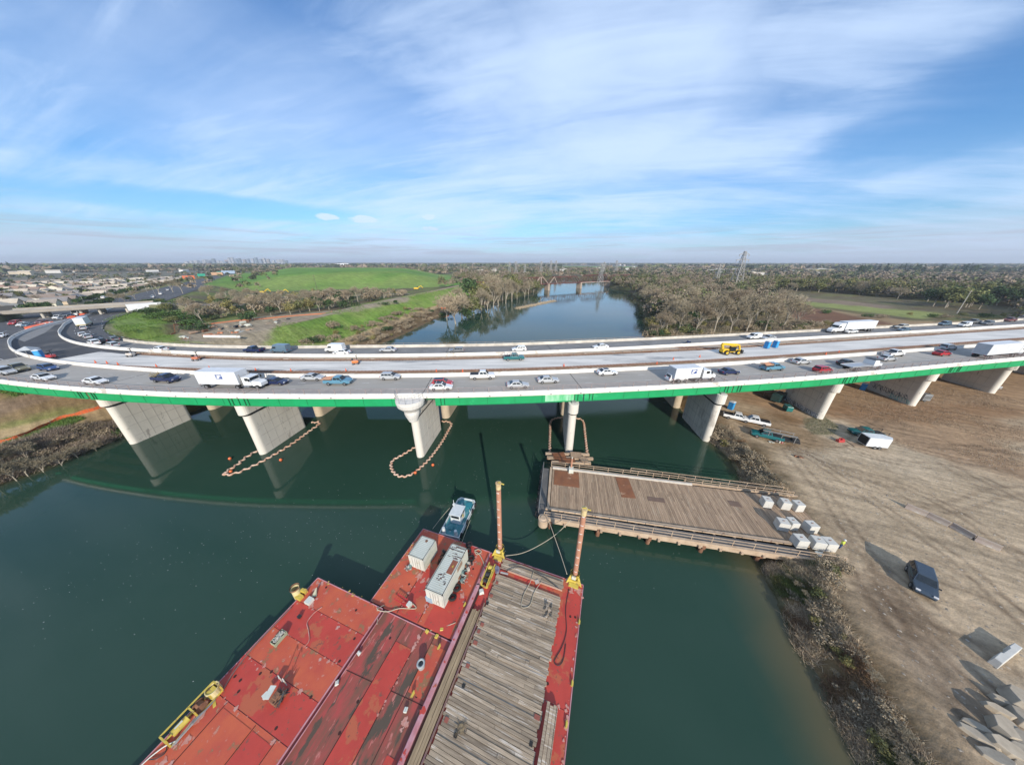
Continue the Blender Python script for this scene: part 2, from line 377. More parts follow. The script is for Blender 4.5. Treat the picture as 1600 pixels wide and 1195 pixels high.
# right bank litter
bank=(x>0)*(sd>0)*(1-sst(sd,3,9))*(y<110)
blend(C(124,102,74),bank*.9);blend(C(100,84,58),bank*sst(n2,.5,.6)*.7)
TRK=[]
def track(px,amt=.30,w_=.28,sep=.85,c=(92,74,58)):
    P_=[tuple(p) for p in cr([at(a,b,2.4) for a,b in px],6)]
    dd,_=pdist(x,y,P_,False);m=np.exp(-((dd-sep)/w_)**2);blend(C(*c),m*amt*(.5+n2))
yy=(x>30)&(x<150)&(y<75)
_x,_y,_n2,_n1,_n3,_col=x,y,n2,n1,n3,col
x,y,n2,n1,n3,col=_x[yy],_y[yy],_n2[yy],_n1[yy],_n3[yy],_col[yy]
for q in ([(1240,700),(1300,725),(1400,775),(1500,825),(1620,880)],[(1225,690),(1310,745),(1410,815),(1500,880),(1620,990)],[(1255,712),(1330,740),(1430,768),(1540,830),(1640,905)],[(1230,705),(1290,775),(1350,860),(1430,960),(1560,1100)],[(1330,700),(1400,722),(1500,735),(1620,790)],[(1340,905),(1400,985),(1480,1080),(1560,1190)],[(1365,900),(1430,975),(1520,1060),(1600,1130)],[(1355,910),(1420,1000),(1500,1090),(1590,1200)],[(1380,890),(1450,950),(1530,1020),(1620,1090)],[(1200,668),(1260,690),(1330,690),(1400,650),(1500,640)],[(1300,665),(1390,690),(1500,720),(1620,735)],[(1330,650),(1420,690),(1540,700),(1620,690)],[(1440,800),(1500,790),(1560,770),(1620,765)],[(1300,820),(1340,860),(1350,900),(1400,980)]):
    track(q,.42)
for k in range(26):
    a,b=rnd.uniform(1230,1560),rnd.uniform(650,1150)
    if b>700+(a-1230)*2.2 and a<1400:continue
    sl_=rnd.uniform(.35,.75) if b>720 else rnd.uniform(-.1,.35);L_=rnd.uniform(80,200);track([(a,b),(a+L_*.5,b+L_*.5*sl_+rnd.uniform(-8,8)),(a+L_,b+L_*sl_)],rnd.uniform(.15,.4),rnd.uniform(.18,.4),rnd.uniform(.7,1.1),rnd.choice([(92,74,58),(110,92,74),(196,176,150)]))
_col[yy]=col;x,y,n2,n1,n3,col=_x,_y,_n2,_n1,_n3,_col
# right side field beyond the bridge
zone([(1215,478),(1300,482),(1420,498),(1600,500),(1600,520),(1380,512),(1280,520),(1240,510)],5,C(150,128,98),4)
zone([(1238,476),(1300,484),(1405,503),(1330,505),(1270,502),(1240,492)],5,C(116,86,66),4)
zone([(1190,462),(1260,470),(1400,481),(1480,488),(1440,496),(1300,479),(1200,470)],5,C(136,142,84),5)
zone([(1215,459),(1300,467),(1400,477),(1390,481),(1290,472),(1210,463)],5,C(132,116,98),4)
# left bank near
zone(None,0,C(140,118,88),5,.9,[(-96,40),(-97,60),(-92,75),(-110,85),(-128,60),(-170,30),(-230,-10),(-150,-60),(-112,20)],6)
zone([(20,622),(85,616),(95,628),(40,640),(10,638)],5,C(100,130,56),3,.85,None,5)
zone([(45,655),(120,638),(125,648),(60,672),(0,690),(0,668)],5,C(122,134,72),3,.6,None,9)
zone([(0,650),(60,634),(160,612),(165,618),(60,644),(0,660)],5,C(140,120,100),2,.9)
# levee grass
dl,_=pdist(x,y,LEV,False);_,wst=pdist(x,y,wpoly)
side=np.where(wst,-dl,dl)
gm=sst(side,2.5,4.)*(1-sst(side,24,27))*(sd>4)
gm=gm*(y>90)*(y<430);blend(C(118,146,62),gm*.9);blend(C(96,124,52),gm*sst(n2,.45,.6)*.8);blend(C(138,146,84),gm*sst(n1,.5,.66)*.5)
blend(C(160,142,118),(1-sst(np.abs(side),2.2,3.4))*(y<440)*.95)               # crest track
blend(C(168,146,112),sst(side,24.5,26)*(1-sst(side,30,32))*(y<300)*(sd>3)*.95)      # toe track
blend(C(104,86,66),sst(side,31,33)*(sd>0)*(y<300)*(x<0)*(y>85)*.9)
# builders' yard behind levee
zone([(270,520),(300,505),(420,492),(560,480),(640,463),(640,468),(500,498),(430,512),(400,540),(300,540)],11,C(152,138,118),4,.95,None,5)
zone([(160,505),(200,490),(240,487),(262,505),(270,525),(330,538),(240,536),(190,522)],13.,C(112,134,64),4,.9,None,8)
# freeway verge
zone([(160,512),(168,508),(190,528),(240,540),(300,543),(400,545),(400,543),(240,533),(200,524)],14,C(140,128,112),2)
# landfill
dm,im=pdist(x,y,MOUND)
blend(C(104,142,60),im*sst(dm,0,12)*.95);blend(C(84,118,54),im*sst(n1,.45,.62)*.6);blend(C(134,146,82),im*sst(n3,.5,.66)*.6)
blend(C(92,80,66),(1-sst(dm,4,11))*(~im)*(y<480)*.9)
# suburb ground and far green strip
zone([(0,435),(330,430),(240,455),(180,475),(0,483)],9,C(126,120,106),10,.8,None,20)
zone([(870,416),(1000,417),(1010,421),(860,421)],4,C(104,150,70),20)
# sea bed under water edge
blend(C(66,62,40),(sd<-.6)*1.)
nx,ny=len(gx),len(gy)
idx=np.arange(nx*ny).reshape(ny,nx)
fq=np.stack([idx[:-1,:-1],idx[:-1,1:],idx[1:,1:],idx[1:,:-1]],-1).reshape(-1,4)
gm_=bpy.data.materials.new('ground');gm_.use_nodes=True;t=gm_.node_tree;n=t.nodes;l=t.links;b=n['Principled BSDF'];b.inputs['Roughness'].default_value=.95;b.inputs['Specular IOR Level'].default_value=.15
at_=n.new('ShaderNodeAttribute');at_.attribute_name='soil'
co=n.new('ShaderNodeTexCoord')
def gno(s,d,rot=None,st=None,ro=.62):
    q=n.new('ShaderNodeTexNoise');q.inputs['Scale'].default_value=s;q.inputs['Detail'].default_value=d;q.inputs['Roughness'].default_value=ro
    if st:
        rr=n.new('ShaderNodeMapping');rr.inputs['Rotation'].default_value=(0,0,rot);l.new(co.outputs['Object'],rr.inputs[0])
        mm=n.new('ShaderNodeMapping');mm.inputs['Scale'].default_value=st;l.new(rr.outputs[0],mm.inputs[0]);l.new(mm.outputs[0],q.inputs['Vector'])
    else:l.new(co.outputs['Object'],q.inputs['Vector'])
    return q.outputs['Fac']
def gmul(c,f,a,b_,lo,hi):
    q=n.new('ShaderNodeMapRange');l.new(f,q.inputs[0]);q.inputs[1].default_value=a;q.inputs[2].default_value=b_;q.inputs[3].default_value=lo;q.inputs[4].default_value=hi
    hs=n.new('ShaderNodeHueSaturation');l.new(c,hs.inputs['Color']);l.new(q.outputs[0],hs.inputs['Value']);return hs.outputs[0]
c_=at_.outputs['Color']
c_=gmul(c_,gno(.9,8),.3,.7,.78,1.2)
c_=gmul(c_,gno(.12,7,ro=.7),.32,.68,.84,1.14)
c_=gmul(c_,gno(.35,9,R(32),(.16,2.2,1),.66),.36,.66,.72,1.2)     # wheel-worn streaks along the haul direction
c_=gmul(c_,gno(6.,6),.3,.7,.86,1.12)
l.new(c_,b.inputs['Base Color'])
bn=n.new('ShaderNodeBump');bn.inputs['Strength'].default_value=.5;bn.inputs['Distance'].default_value=.25;l.new(gno(1.7,9),bn.inputs['Height']);l.new(bn.outputs[0],b.inputs['Normal'])
ter=fast('ground',np.stack([x,y,Zt],1),fq,gm_,attr={'soil':np.concatenate([col,np.ones((len(col),1))],1)},smooth=True)
tag(ter,kind='structure')
# ---- water
wm=bpy.data.materials.new('water');wm.use_nodes=True;t=wm.node_tree;n=t.nodes;l=t.links;b=n['Principled BSDF']
b.inputs['Roughness'].default_value=.035;b.inputs['IOR'].default_value=1.333
co=n.new('ShaderNodeTexCoord')
nz=gno(.035,6);q=n.new('ShaderNodeMix');q.data_type='RGBA';l.new(nz,q.inputs[0]);q.inputs[6].default_value=(.014,.041,.027,1);q.inputs[7].default_value=(.026,.060,.041,1)
l.new(q.outputs[2],b.inputs['Base Color'])
r1=gno(1.7,6,R(20),(1,.55,1),.7);r2=gno(.05,3)
sx=n.new('ShaderNodeSeparateXYZ');l.new(co.outputs['Object'],sx.inputs[0]);mx_=n.new('ShaderNodeMapRange');mx_.interpolation_type='SMOOTHSTEP';l.new(sx.outputs[0],mx_.inputs[0]);mx_.inputs[1].default_value=-28;mx_.inputs[2].default_value=8;mx_.inputs[3].default_value=.06;mx_.inputs[4].default_value=.62
my_=n.new('ShaderNodeMapRange');my_.interpolation_type='SMOOTHSTEP';l.new(sx.outputs[1],my_.inputs[0]);my_.inputs[1].default_value=22;my_.inputs[2].default_value=36;my_.inputs[3].default_value=.35;my_.inputs[4].default_value=1.
q0=n.new('ShaderNodeMapRange');l.new(r2,q0.inputs[0]);q0.inputs[1].default_value=.36;q0.inputs[2].default_value=.6;q0.inputs[3].default_value=.3;q0.inputs[4].default_value=1.
q1=n.new('ShaderNodeMath');q1.operation='MULTIPLY';l.new(mx_.outputs[0],q1.inputs[0]);l.new(my_.outputs[0],q1.inputs[1]);q2=n.new('ShaderNodeMath');q2.operation='MULTIPLY';l.new(q1.outputs[0],q2.inputs[0]);l.new(q0.outputs[0],q2.inputs[1])
bn=n.new('ShaderNodeBump');bn.inputs['Distance'].default_value=.05;l.new(q2.outputs[0],bn.inputs['Strength']);l.new(r1,bn.inputs['Height']);l.new(bn.outputs[0],b.inputs['Normal'])
ix=np.where((gx>-430)&(gx<430))[0][::2];iy=np.where((gy>-390)&(gy<950))[0][::2]
sub=idx[np.ix_(iy,ix)];fl_=sub.ravel();wx_,wy_=x[fl_],y[fl_];sdw=sd[fl_]
shal=np.where((wx_>0)&(wy_<34),sst(sdw,-6.5,-.4)*.8,np.where(wy_<60,sst(sdw,-3.,-.3)*.6,sst(sdw,-2.5,-.3)*.4));shal=shal*(.6+.7*fbm(wx_,wy_,4,4,77))
ii=np.arange(len(fl_)).reshape(sub.shape);wf=np.stack([ii[:-1,:-1],ii[:-1,1:],ii[1:,1:],ii[1:,:-1]],-1).reshape(-1,4)
at2=n.new('ShaderNodeAttribute');at2.attribute_name='bed';m2=n.new('ShaderNodeMix');m2.data_type='RGBA';l.new(at2.outputs['Fac'],m2.inputs[0]);l.new(q.outputs[2],m2.inputs[6]);m2.inputs[7].default_value=(.105,.085,.042,1);l.new(m2.outputs[2],b.inputs['Base Color'])
wo=fast('water',np.stack([wx_,wy_,np.zeros(len(fl_))],1),wf,wm,attr={'bed':np.stack([shal]*3+[np.ones(len(shal))],1)})
tag(wo,kind='structure')
# ---------------------------------------------------------------- highway bridge
conc=mat('concrete',(.58,.53,.46),(.38,.35,.30),.35,.85,.15,c3=(.27,.25,.22),th3=.63,det=9)
conc_p=mat('pier_concrete',(.68,.63,.55),(.56,.52,.45),.25,.85,.12,c3=(.40,.36,.31),th3=.6,c4=(.33,.30,.26),th4=.62,sc4=.9,stretch=(1,1,.35),det=9)
conc_t=mat('old_pier_concrete',(.52,.42,.30),(.42,.34,.24),.3,.85,.12,det=9)
wht=mat('barrier_white',(.70,.67,.62),(.58,.55,.51),.6,.8,.05,c3=(.46,.42,.37),th3=.62,c4=(.36,.32,.28),th4=.64,sc4=2.5)
road_m=mat('worn_lane_concrete',(.36,.335,.30),(.30,.28,.25),.22,.85,.05,c3=(.23,.22,.21),th3=.66,det=9,stretch=(.3,1.5,1))
slab_m=mat('fresh_slab',(.70,.665,.61),(.46,.44,.41),.22,.8,.05,c3=(.27,.27,.27),th3=.60,stretch=(.3,2.2,1,R(-50)),det=10)
asph=mat('asphalt',(.062,.062,.066),(.040,.040,.044),.12,.85,.1,c3=(.095,.09,.085),th3=.6,det=10)
asph2=mat('old_asphalt',(.088,.086,.088),(.062,.062,.066),.2,.85,.1,c3=(.12,.115,.11),th3=.62,det=9)
rust=mat('rusty_steel',(.23,.11,.06),(.15,.07,.04),2.,.85,.3,c3=(.32,.2,.13),th3=.6)
form=mat('formwork_wood',(.36,.27,.19),(.25,.17,.11),.9,.85,.1,c3=(.46,.4,.33),th3=.58)
green=mat('green_girder',(.006,.31,.105),(.006,.26,.085),.4,.55,.03,c3=(.02,.36,.13),th3=.62,c4=(.03,.22,.09),th4=.66,sc4=1.5)
gpale=mat('bare_primer',(.42,.62,.48),(.10,.45,.2),.5,.6,lo=.3,hi=.6,stretch=(1,1,.3))
dark=mat('dark_gap',(.02,.02,.02),rough=.9)
steel=mat('galvanised',(.35,.34,.33),rough=.5,metal=.4)
pinkrail=mat('painted_rail',(.34,.28,.26),(.26,.2,.19),2,.7)
black=mat('black_rubber',(.018,.018,.018),(.03,.03,.03),3,.7)
BR=thing('highway_bridge','long curved concrete freeway bridge with bright green steel girder across the river','bridge')
def sweep(prof,s0,s1,name,m,parent,step=3.,smooth=False,close=True,bevel=0):
    k=max(2,int((s1-s0)/step)+1);mb=MB()
    rings=[]
    for s in np.linspace(s0,s1,k):
        rings.append([rp(s,b_,o_,z_) for b_,o_,z_ in prof])
    if close:mb.loft(rings)
    else:
        n_=len(prof);vs=[p for r_ in rings for p in r_];mb.add(vs,[(i*n_+j,i*n_+j+1,(i+1)*n_+j+1,(i+1)*n_+j) for i in range(len(rings)-1) for j in range(n_-1)])
    return mb.build(name,m,parent)
S0=4.;SE=S_AB
# deck: near carriageway, centre works, far carriageway
sweep([('C0',.05,ZD-.3),('C0',.05,ZD),('C3',0,ZD),('C3',0,ZD-.45)],S0,SE,'deck',conc,BR)
sweep([('C0',.5,ZD+.004),('C1',-.35,ZD+.004)],S0,S_AB,'near_lanes',road_m,BR,close=False)
sweep([('C2',.35,ZD+.004),('C3',-.5,ZD+.004)],S0,S_AB,'far_lanes',mat('far_lane_surface',(.21,.205,.20),(.16,.157,.152),.2,.85,.05,det=9),BR,close=False)
s108=s_of(-112,67.3)
sweep([('D0',0,ZD+.03),('D1',0,ZD+.03)],S0,s108+14,'new_slab',slab_m,BR,close=False)
sweep([('C1',.3,ZD+.006),('D0',0,ZD+.006)],S0,s108,'joint_strip',form,BR,close=False)
sweep([('D1',0,ZD+.006),('C2',-.3,ZD+.006)],S0,s108+10,'joint_strip',mat('tan_strip',(.42,.35,.28),(.30,.23,.17),.5,.85,.1,c3=(.2,.1,.06),th3=.6,stretch=(.4,1,1)),BR,close=False)
# rebar: rows of short rusty bars along both sides of the slab
mb=MB();ss_=np.arange(S0,s108,.9)
for s in ss_:
    a=rp(s,'D0',-1.3,ZD+.16);b_=rp(s,'D0',.15,ZD+.16);mb.beam(a,b_,.07)
for q in (-1.25,-.9,-.5,-.1):
    mb.tube([rp(s,'D0',q,ZD+.2) for s in ss_[::3]],.045,4)
mb.build('rebar',rust,BR)
mb=MB()
for s in ss_:
    a=rp(s,'D1',-.15,ZD+.16);b_=rp(s,'D1',1.0,ZD+.16);mb.beam(a,b_,.06)
mb.tube([rp(s,'D1',.5,ZD+.2) for s in ss_[::3]],.05,4);mb.tube([rp(s,'D1',.9,ZD+.22) for s in ss_[::3]],.05,4)
mb.build('rebar',rust,BR)
mb=MB()   # formwork timber edge
for s in np.arange(S0,s108,3.1):
    mb.beam(rp(s,'D1',1.6,ZD+.1),rp(s+2.8,'D1',1.6+rnd.uniform(-.1,.1),ZD+.1),.3,.2)
mb.build('formwork',form,BR)
# barriers
def barrier(s0,s1,base,off,name,par,h=.95,w=.5,m=wht):
    return sweep([(base,off-w/2,ZD),(base,off-w/2+.05,ZD+.12),(base,off-.12,ZD+h*.45),(base,off-.09,ZD+h),(base,off+.09,ZD+h),(base,off+.12,ZD+h*.45),(base,off+w/2-.05,ZD+.12),(base,off+w/2,ZD)],s0,s1,name,m,par)
barrier(S0,S_AB,'C1',0,'median_barrier',BR,.85,.5);barrier(S0,S_AB,'C2',0,'median_barrier',BR,.85,.5)
barrier(S0,S_AB,'C3',-.25,'parapet',BR,.85,.45,conc)
sweep([('C0',0,ZD-.16),('C0',-.12,ZD-.16),('C0',-.12,ZD+.12),('C0',.02,ZD+.14),('C0',.06,ZD+.8),('C0',.36,ZD+.8),('C0',.5,ZD+.1),('C0',.5,ZD-.1),('C0',.1,ZD-.1)],S0,S_AB,'parapet',wht,BR)
# drain dots under the parapet
mb=MB();mb.box((0,0,0),(.28,.06,.14));dh=mb.build('drain_hole',dark,BR)
for i,s in enumerate(np.arange(S0+2,S_AB,6.1)):
    o=dh if i==0 else dh.copy()
    if i:COL.objects.link(o);o.parent=BR
    o.location=rp(s,'C0',-.12,ZD);o.rotation_euler=(0,0,math.atan2(sta(s)[3],sta(s)[2]))
# pedestrian rail: rails + posts
mb=MB()
for z_,r_ in ((1.75,.045),(1.4,.03),(1.1,.03)):
    mb.tube([rp(s,'C0',.2,ZD+z_) for s in np.arange(S0,S_AB,4)],r_,5)
rl=mb.build('hand_rail',pinkrail,BR)
pm=MB();pm.beam((0,0,.78),(0,0,1.78),.09,.09);pm.box((0,0,.8),(.22,.22,.06))
post0=pm.build('rail_post',pinkrail,rl)
sp=list(np.arange(S_AB-2,S0,-2.95));vis=[s for s in sp if rp(s,'C0')[0]<152][:100]
for i,s in enumerate(vis):
    o=post0 if i==0 else post0.copy()
    if i:COL.objects.link(o);o.parent=rl
    q=rp(s,'C0',.2);o.location=(q[0],q[1],ZD);o.rotation_euler=(0,0,math.atan2(sta(s)[3],sta(s)[2]))
mb=MB()
for s in sp:
    if s not in vis:mb.beam(rp(s,'C0',.2,ZD+.78),rp(s,'C0',.2,ZD+1.78),.09)
tag(mb.build('rail_post',pinkrail,rl),kind='stuff')
# fence-like rail on far parapet
mb=MB()
for z_ in (1.3,):mb.tube([rp(s,'C3',-.25,ZD+z_) for s in np.arange(S0,S_AB,4)],.04,4)
for s in np.arange(S0,S_AB,3):mb.beam(rp(s,'C3',-.25,ZD+.85),rp(s,'C3',-.25,ZD+1.3),.06)
mb.build('hand_rail',form,BR)
# piers ------------------------------------------------------
PD=Vector((.115,.993))            # piers run this way under the deck
def pier_s(x,y):
    return s_of(x,y+11)
nose=[(-125.8,63.5,4.),(-89.2,53.2,0),(-55.6,49.4,0),(-20.2,48.4,0),(12.7,49.9,0),(46.3,54.2,0),(78.4,60.2,2.3),(111.3,67.2,2.3),(146.2,75.2,2.3),(183,84.2,2.3),(220,92.5,2.3)]
nm=['nearest the left bank','second from the left bank','third from left','with the round bay','slender and end-on','at the right waterline','first on the right bank','second on the right bank','third on the right bank','fourth','fifth']
def capsule(x,y,w,L0,L1,z0,z1,mb,n=10,wt=None,d=PD):
    """wall of width w from L0 to L1 along d with a rounded nose"""
    px=Vector((d.y,-d.x));P0=[];wt=wt or w
    def ring(wv):
        r_=[]
        for i in range(n+1):
            a=math.pi*i/n;q=Vector((x,y))+d*(L0+wv/2-math.sin(a)*wv/2)+px*math.cos(a)*wv/2;r_.append((q.x,q.y))
        q=Vector((x,y))+d*L1
        for i in range(n+1):
            a=math.pi*i/n;q2=q+d*(math.sin(a)*wv/2)-px*math.cos(a)*wv/2;r_.append((q2.x,q2.y))
        return r_
    mb.prism(ring(w),z0,z1,ring(wt))
seam=mat('form_seam',(.42,.39,.35),rough=.9)
for i,(x_,y_,zb) in enumerate(nose):
    wv=1.7
    mb=MB();capsule(x_,y_,wv,0,11.2 if i else 5,zb-2.5,ZD-2.3,mb)
    p=mb.build('pier',conc_p,BR,bevel=.03)
    zc_=ZD-2.75 if i!=3 else ZD-3.6
    if i==0:
        mb=MB();capsule(x_,y_,2.0,-5,12,ZD-2.4,ZD-.5,mb);mb.build('cap',conc_p,p);continue
    mb=MB();capsule(x_,y_,2.15,-.55,11.5,ZD-4.3,ZD-2.1,mb);mb.build('cap',conc_p,p,bevel=.06)
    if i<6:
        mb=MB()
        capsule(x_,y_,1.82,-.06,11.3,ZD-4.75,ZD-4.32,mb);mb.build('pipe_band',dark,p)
    # faint board seams on the wall
    mb=MB();px=Vector((PD.y,-PD.x))
    for sgn in (-1,1):
        for zz in (1.8+zb,4.4+zb,6.6+zb):
            if zz>ZD-5:continue
            a=Vector((x_,y_))+PD*1.+px*sgn*(wv/2+.004);e=a+PD*10.;mb.beam((a.x,a.y,zz),(e.x,e.y,zz),.05,.05)
        for k_ in range(1,6):
            a=Vector((x_,y_))+PD*(.6+1.8*k_)+px*sgn*(wv/2+.004);mb.beam((a.x,a.y,zb+.3),(a.x,a.y,ZD-4.8),.04,.04)
    mb.build('form_seam',seam,p)
    # bearing blocks
    mb=MB()
    q=Vector((x_,y_))+PD*.6;mb.box((q.x,q.y,ZD-2.0),(.9,.9,.5));mb.build('bearing',steel,p)
    if i==3:
        mb=MB();q=Vector((x_,y_))+PD*.2
        rs=[(.85,ZD-5.2),(1.35,ZD-3.9),(1.5,ZD-3.3),(1.5,ZD-2.5)]
        for (ra,za),(rb,zb_) in zip(rs[:-1],rs[1:]):mb.cyl((q.x,q.y,za),(q.x,q.y,zb_),ra,rb,24)
        rs=[(1.5,ZD-2.6),(2.6,ZD-1.4),(2.75,ZD-.7),(2.75,ZD-.1)]
        for (ra,za),(rb,zb_) in zip(rs[:-1],rs[1:]):mb.cyl((q.x,q.y,za),(q.x,q.y,zb_),ra,rb,28)
        mb.build('round_bay',wht,p,smooth=False)
        mb=MB()
        for z_ in (.7,1.2,1.7):mb.tube([(q.x+2.65*math.cos(a),q.y+2.65*math.sin(a),ZD+z_-.05) for a in np.linspace(-math.pi*.98,-.02,16)],.025,5)
        for a in np.linspace(-math.pi*.98,-.02,7):mb.beam((q.x+2.65*math.cos(a),q.y+2.65*math.sin(a),ZD-.1),(q.x+2.65*math.cos(a),q.y+2.65*math.sin(a),ZD+1.65),.05)
        mb.build('bay_rail',steel,p)
    # the older pier wall behind
    mb=MB();mb2=Vector((x_,y_))+PD*16.5;capsule(mb2.x,mb2.y,2.3,0,17.5,zb-2.5,ZD-2.,mb);mb.build('pier',conc_t,BR)
# girders
def girder(off,s0,s1,m,nm_,z0=-1.95,z1=-.17,par=BR,web=.12,fl=.5,base='C0',extra=None):
    mb=MB();ks=np.linspace(s0,s1,max(2,int(abs(s1-s0)/4)+1))
    for pr in ([(off-web/2,z0),(off-web/2,z1),(off+web/2,z1),(off+web/2,z0)],[(off-fl/2,z0-.06),(off-fl/2,z0),(off+fl/2,z0),(off+fl/2,z0-.06)]):
        mb.loft([[rp(s,base,o_,ZD+z_) for o_,z_ in pr] for s in ks])
    if extra:
        mb.mi=1;extra(mb)
    return mb.build(nm_,m,par)
ps=[s_of(a+1.3,b_+11) for a,b_,_ in nose]
edges=[S_AB]+ps+[S0]
sg=sorted(set(edges))
GS=[]
for a,b_ in zip(sg[:-1],sg[1:]):
    a2,b2=a+.12,b_-.12
    if abs(a-ps[3])<1:a2=a+2.7
    if abs(b_-ps[3])<1:b2=b_-2.7
    if abs(a-ps[1])<1:a2=a+.3
    if abs(b_-ps[1])<1:b2=b_-.3
    def ex(mb,a2=a2,b2=b2):
        for s in (a2+1.1,a2+1.8,b2-1.1,b2-1.8):
            p=rp(s,'C0',.2,ZD-1.9);mb.beam(p,(p[0],p[1],ZD-.2),.12,.14)
        for s in np.arange(a2+3,b2-3,5.5):
            p=rp(s,'C0',.24,ZD-1.9);mb.beam(p,(p[0],p[1],ZD-.2),.03,.05)
    girder(.32,a2,b2,z0=(-.95 if b_<=ps[1]+1 and False else -1.95),m=[green,mat('dark_green',(.003,.10,.035),rough=.6)],nm_='girder',extra=ex)
# bare primer patch beside the slender pier
sp_=ps[4]
mb=MB();mb.loft([[rp(s,'C0',o_,ZD+z_) for o_,z_ in ((.249,-1.85),(.249,-.25),(.255,-.25),(.255,-1.85))] for s in np.linspace(sp_+1.8,sp_+8,6)]);mb.build('primer_patch',gpale,BR)
for off in (3,6.5,10):girder(off,S0,S_AB,mat('inner_girder',(.02,.16,.07),rough=.7),'inner_girder')
for off in (14,18,22,26,30,34):girder(off,S0,s108,mat('old_girder',(.12,.11,.1),rough=.8),'inner_girder',z0=-1.8 if off<26 else -3.3,web=.5)  # rearmost girders made extra deep to block sky reflected in the water below
# abutment
q=[rp(S_AB-.5,'C0',-1),rp(S_AB-.5,'C3',1),rp(S_AB+6,'C3',2),rp(S_AB+6,'C0',-2)]
mb=MB();mb.prism(q,2,ZD-.46);mb.build('abutment',conc,BR)
# lane joints and lane lines on the bridge
wl=mat('lane_paint',(.62,.62,.60),(.45,.45,.44),3,.7)
mb=MB()
for s in np.arange(S0,S_AB,7.):
    for o_ in (-3.3,-6.4):
        a=rp(s,'C1',o_-.05,ZD+.012);b_=rp(s,'C1',o_+.05,ZD+.012);c_2=rp(s+1.6,'C1',o_+.05,ZD+.012);d_=rp(s+1.6,'C1',o_-.05,ZD+.012);mb.add([a,b_,c_2,d_],[(0,1,2,3)])
    for o_ in (2.7,5.6):
        a=rp(s,'C2',o_-.05,ZD+.012);b_=rp(s,'C2',o_+.05,ZD+.012);c_2=rp(s+1.6,'C2',o_+.05,ZD+.012);d_=rp(s+1.6,'C2',o_-.05,ZD+.012);mb.add([a,b_,c_2,d_],[(0,1,2,3)])
mb.build('lane_marking',wl,BR,fix=False)
mb=MB()
for s in ps:
    for base,o0,o1 in (('C1',-10.5,-.4),):
        a=rp(s-.12,base,o0,ZD+.01);b_=rp(s-.12,base,o1,ZD+.01);c_2=rp(s+.02,base,o1,ZD+.01);d_=rp(s+.02,base,o0,ZD+.01);mb.add([a,b_,c_2,d_],[(0,1,2,3)])
    a=rp(s-.12,'C2',.4,ZD+.01);b_=rp(s-.12,'C3',-.6,ZD+.01);c_2=rp(s+.02,'C3',-.6,ZD+.01);d_=rp(s+.02,'C2',.4,ZD+.01);mb.add([a,b_,c_2,d_],[(0,1,2,3)])
mb.build('expansion_joint',dark,BR,fix=False)
# ---- freeway on earth beyond the abutment
def ribbon(b0,o0,b1,o1,s0,s1,z,name,m,step=3):
    o=sweep([(b0,o0,z),(b1,o1,z)],s0,s1,name,m,None,step,close=False);tag(o,kind='structure');return o
ZR=ZD
ribbon('C0',-1.5,'C3',.8,S_AB,S_END,ZR-.02,'road',asph2)
sc_=s_of(-197,117)
ribbon('C1',.4,'C2',-.4,s108-2,sc_,ZR+.012,'road_new_asphalt',asph)
gr=mat('gore_concrete',(.22,.215,.21),rough=.85)
mb=MB();pl=[(0,533),(14,527),(40,522),(60,512),(95,503),(112,500),(106,497),(70,503),(40,510),(0,525)]
mb.add([(*at(a,b_,ZR+.03),ZR+.03) for a,b_ in [(38,534),(70,520),(86,508),(112,503),(108,500),(75,506),(50,514),(20,527)]],[tuple(range(8))])
tag(mb.build('road_gore',gr,fix=False),kind='structure')
mb=MB();mb.add([(*at(a,b_,ZR+.03),ZR+.03) for a,b_ in [(54,503),(65,493),(86,496)]],[(0,1,2)]);tag(mb.build('road_gore',gr,fix=False),kind='structure')
FB=thing('median_wall','white concrete wall curving round the black asphalt work area, outer side','barrier')
barrier(S_AB,s_of(-242,175),'C1',0,'wall_run',FB,.85,.55)
FB2=thing('median_wall','white concrete wall on the inner side of the asphalt work area curve','barrier')
barrier(S_AB,s_of(-203,126),'C2',0,'wall_run',FB2,.85,.55)
mb=MB()
for s in np.arange(S_AB,S_END-5,9.):
    for bs_,o_ in (('C1',-3.4),('C1',-6.6),('C2',3.2),('C2',6.4),('C2',9.6)):
        a=rp(s,bs_,o_-.08,ZR+.02);b_=rp(s,bs_,o_+.08,ZR+.02);c_2=rp(s+2.6,bs_,o_+.08,ZR+.02);d_=rp(s+2.6,bs_,o_-.08,ZR+.02);mb.add([a,b_,c_2,d_],[(0,1,2,3)])
tag(mb.build('road_marking',wl,fix=False),kind='structure')
# retaining rail on left edge of the bridge approach
RT=thing('retaining_wall','low pale wall along the outer edge of the freeway curve','wall')
barrier(S_AB,s_of(-188,106),'C0',-.3,'wall_run',RT,.8,.5)
ORD=['first','second','third','fourth','fifth','sixth','seventh','eighth','ninth','tenth','eleventh','twelfth','thirteenth','fourteenth','fifteenth','sixteenth']
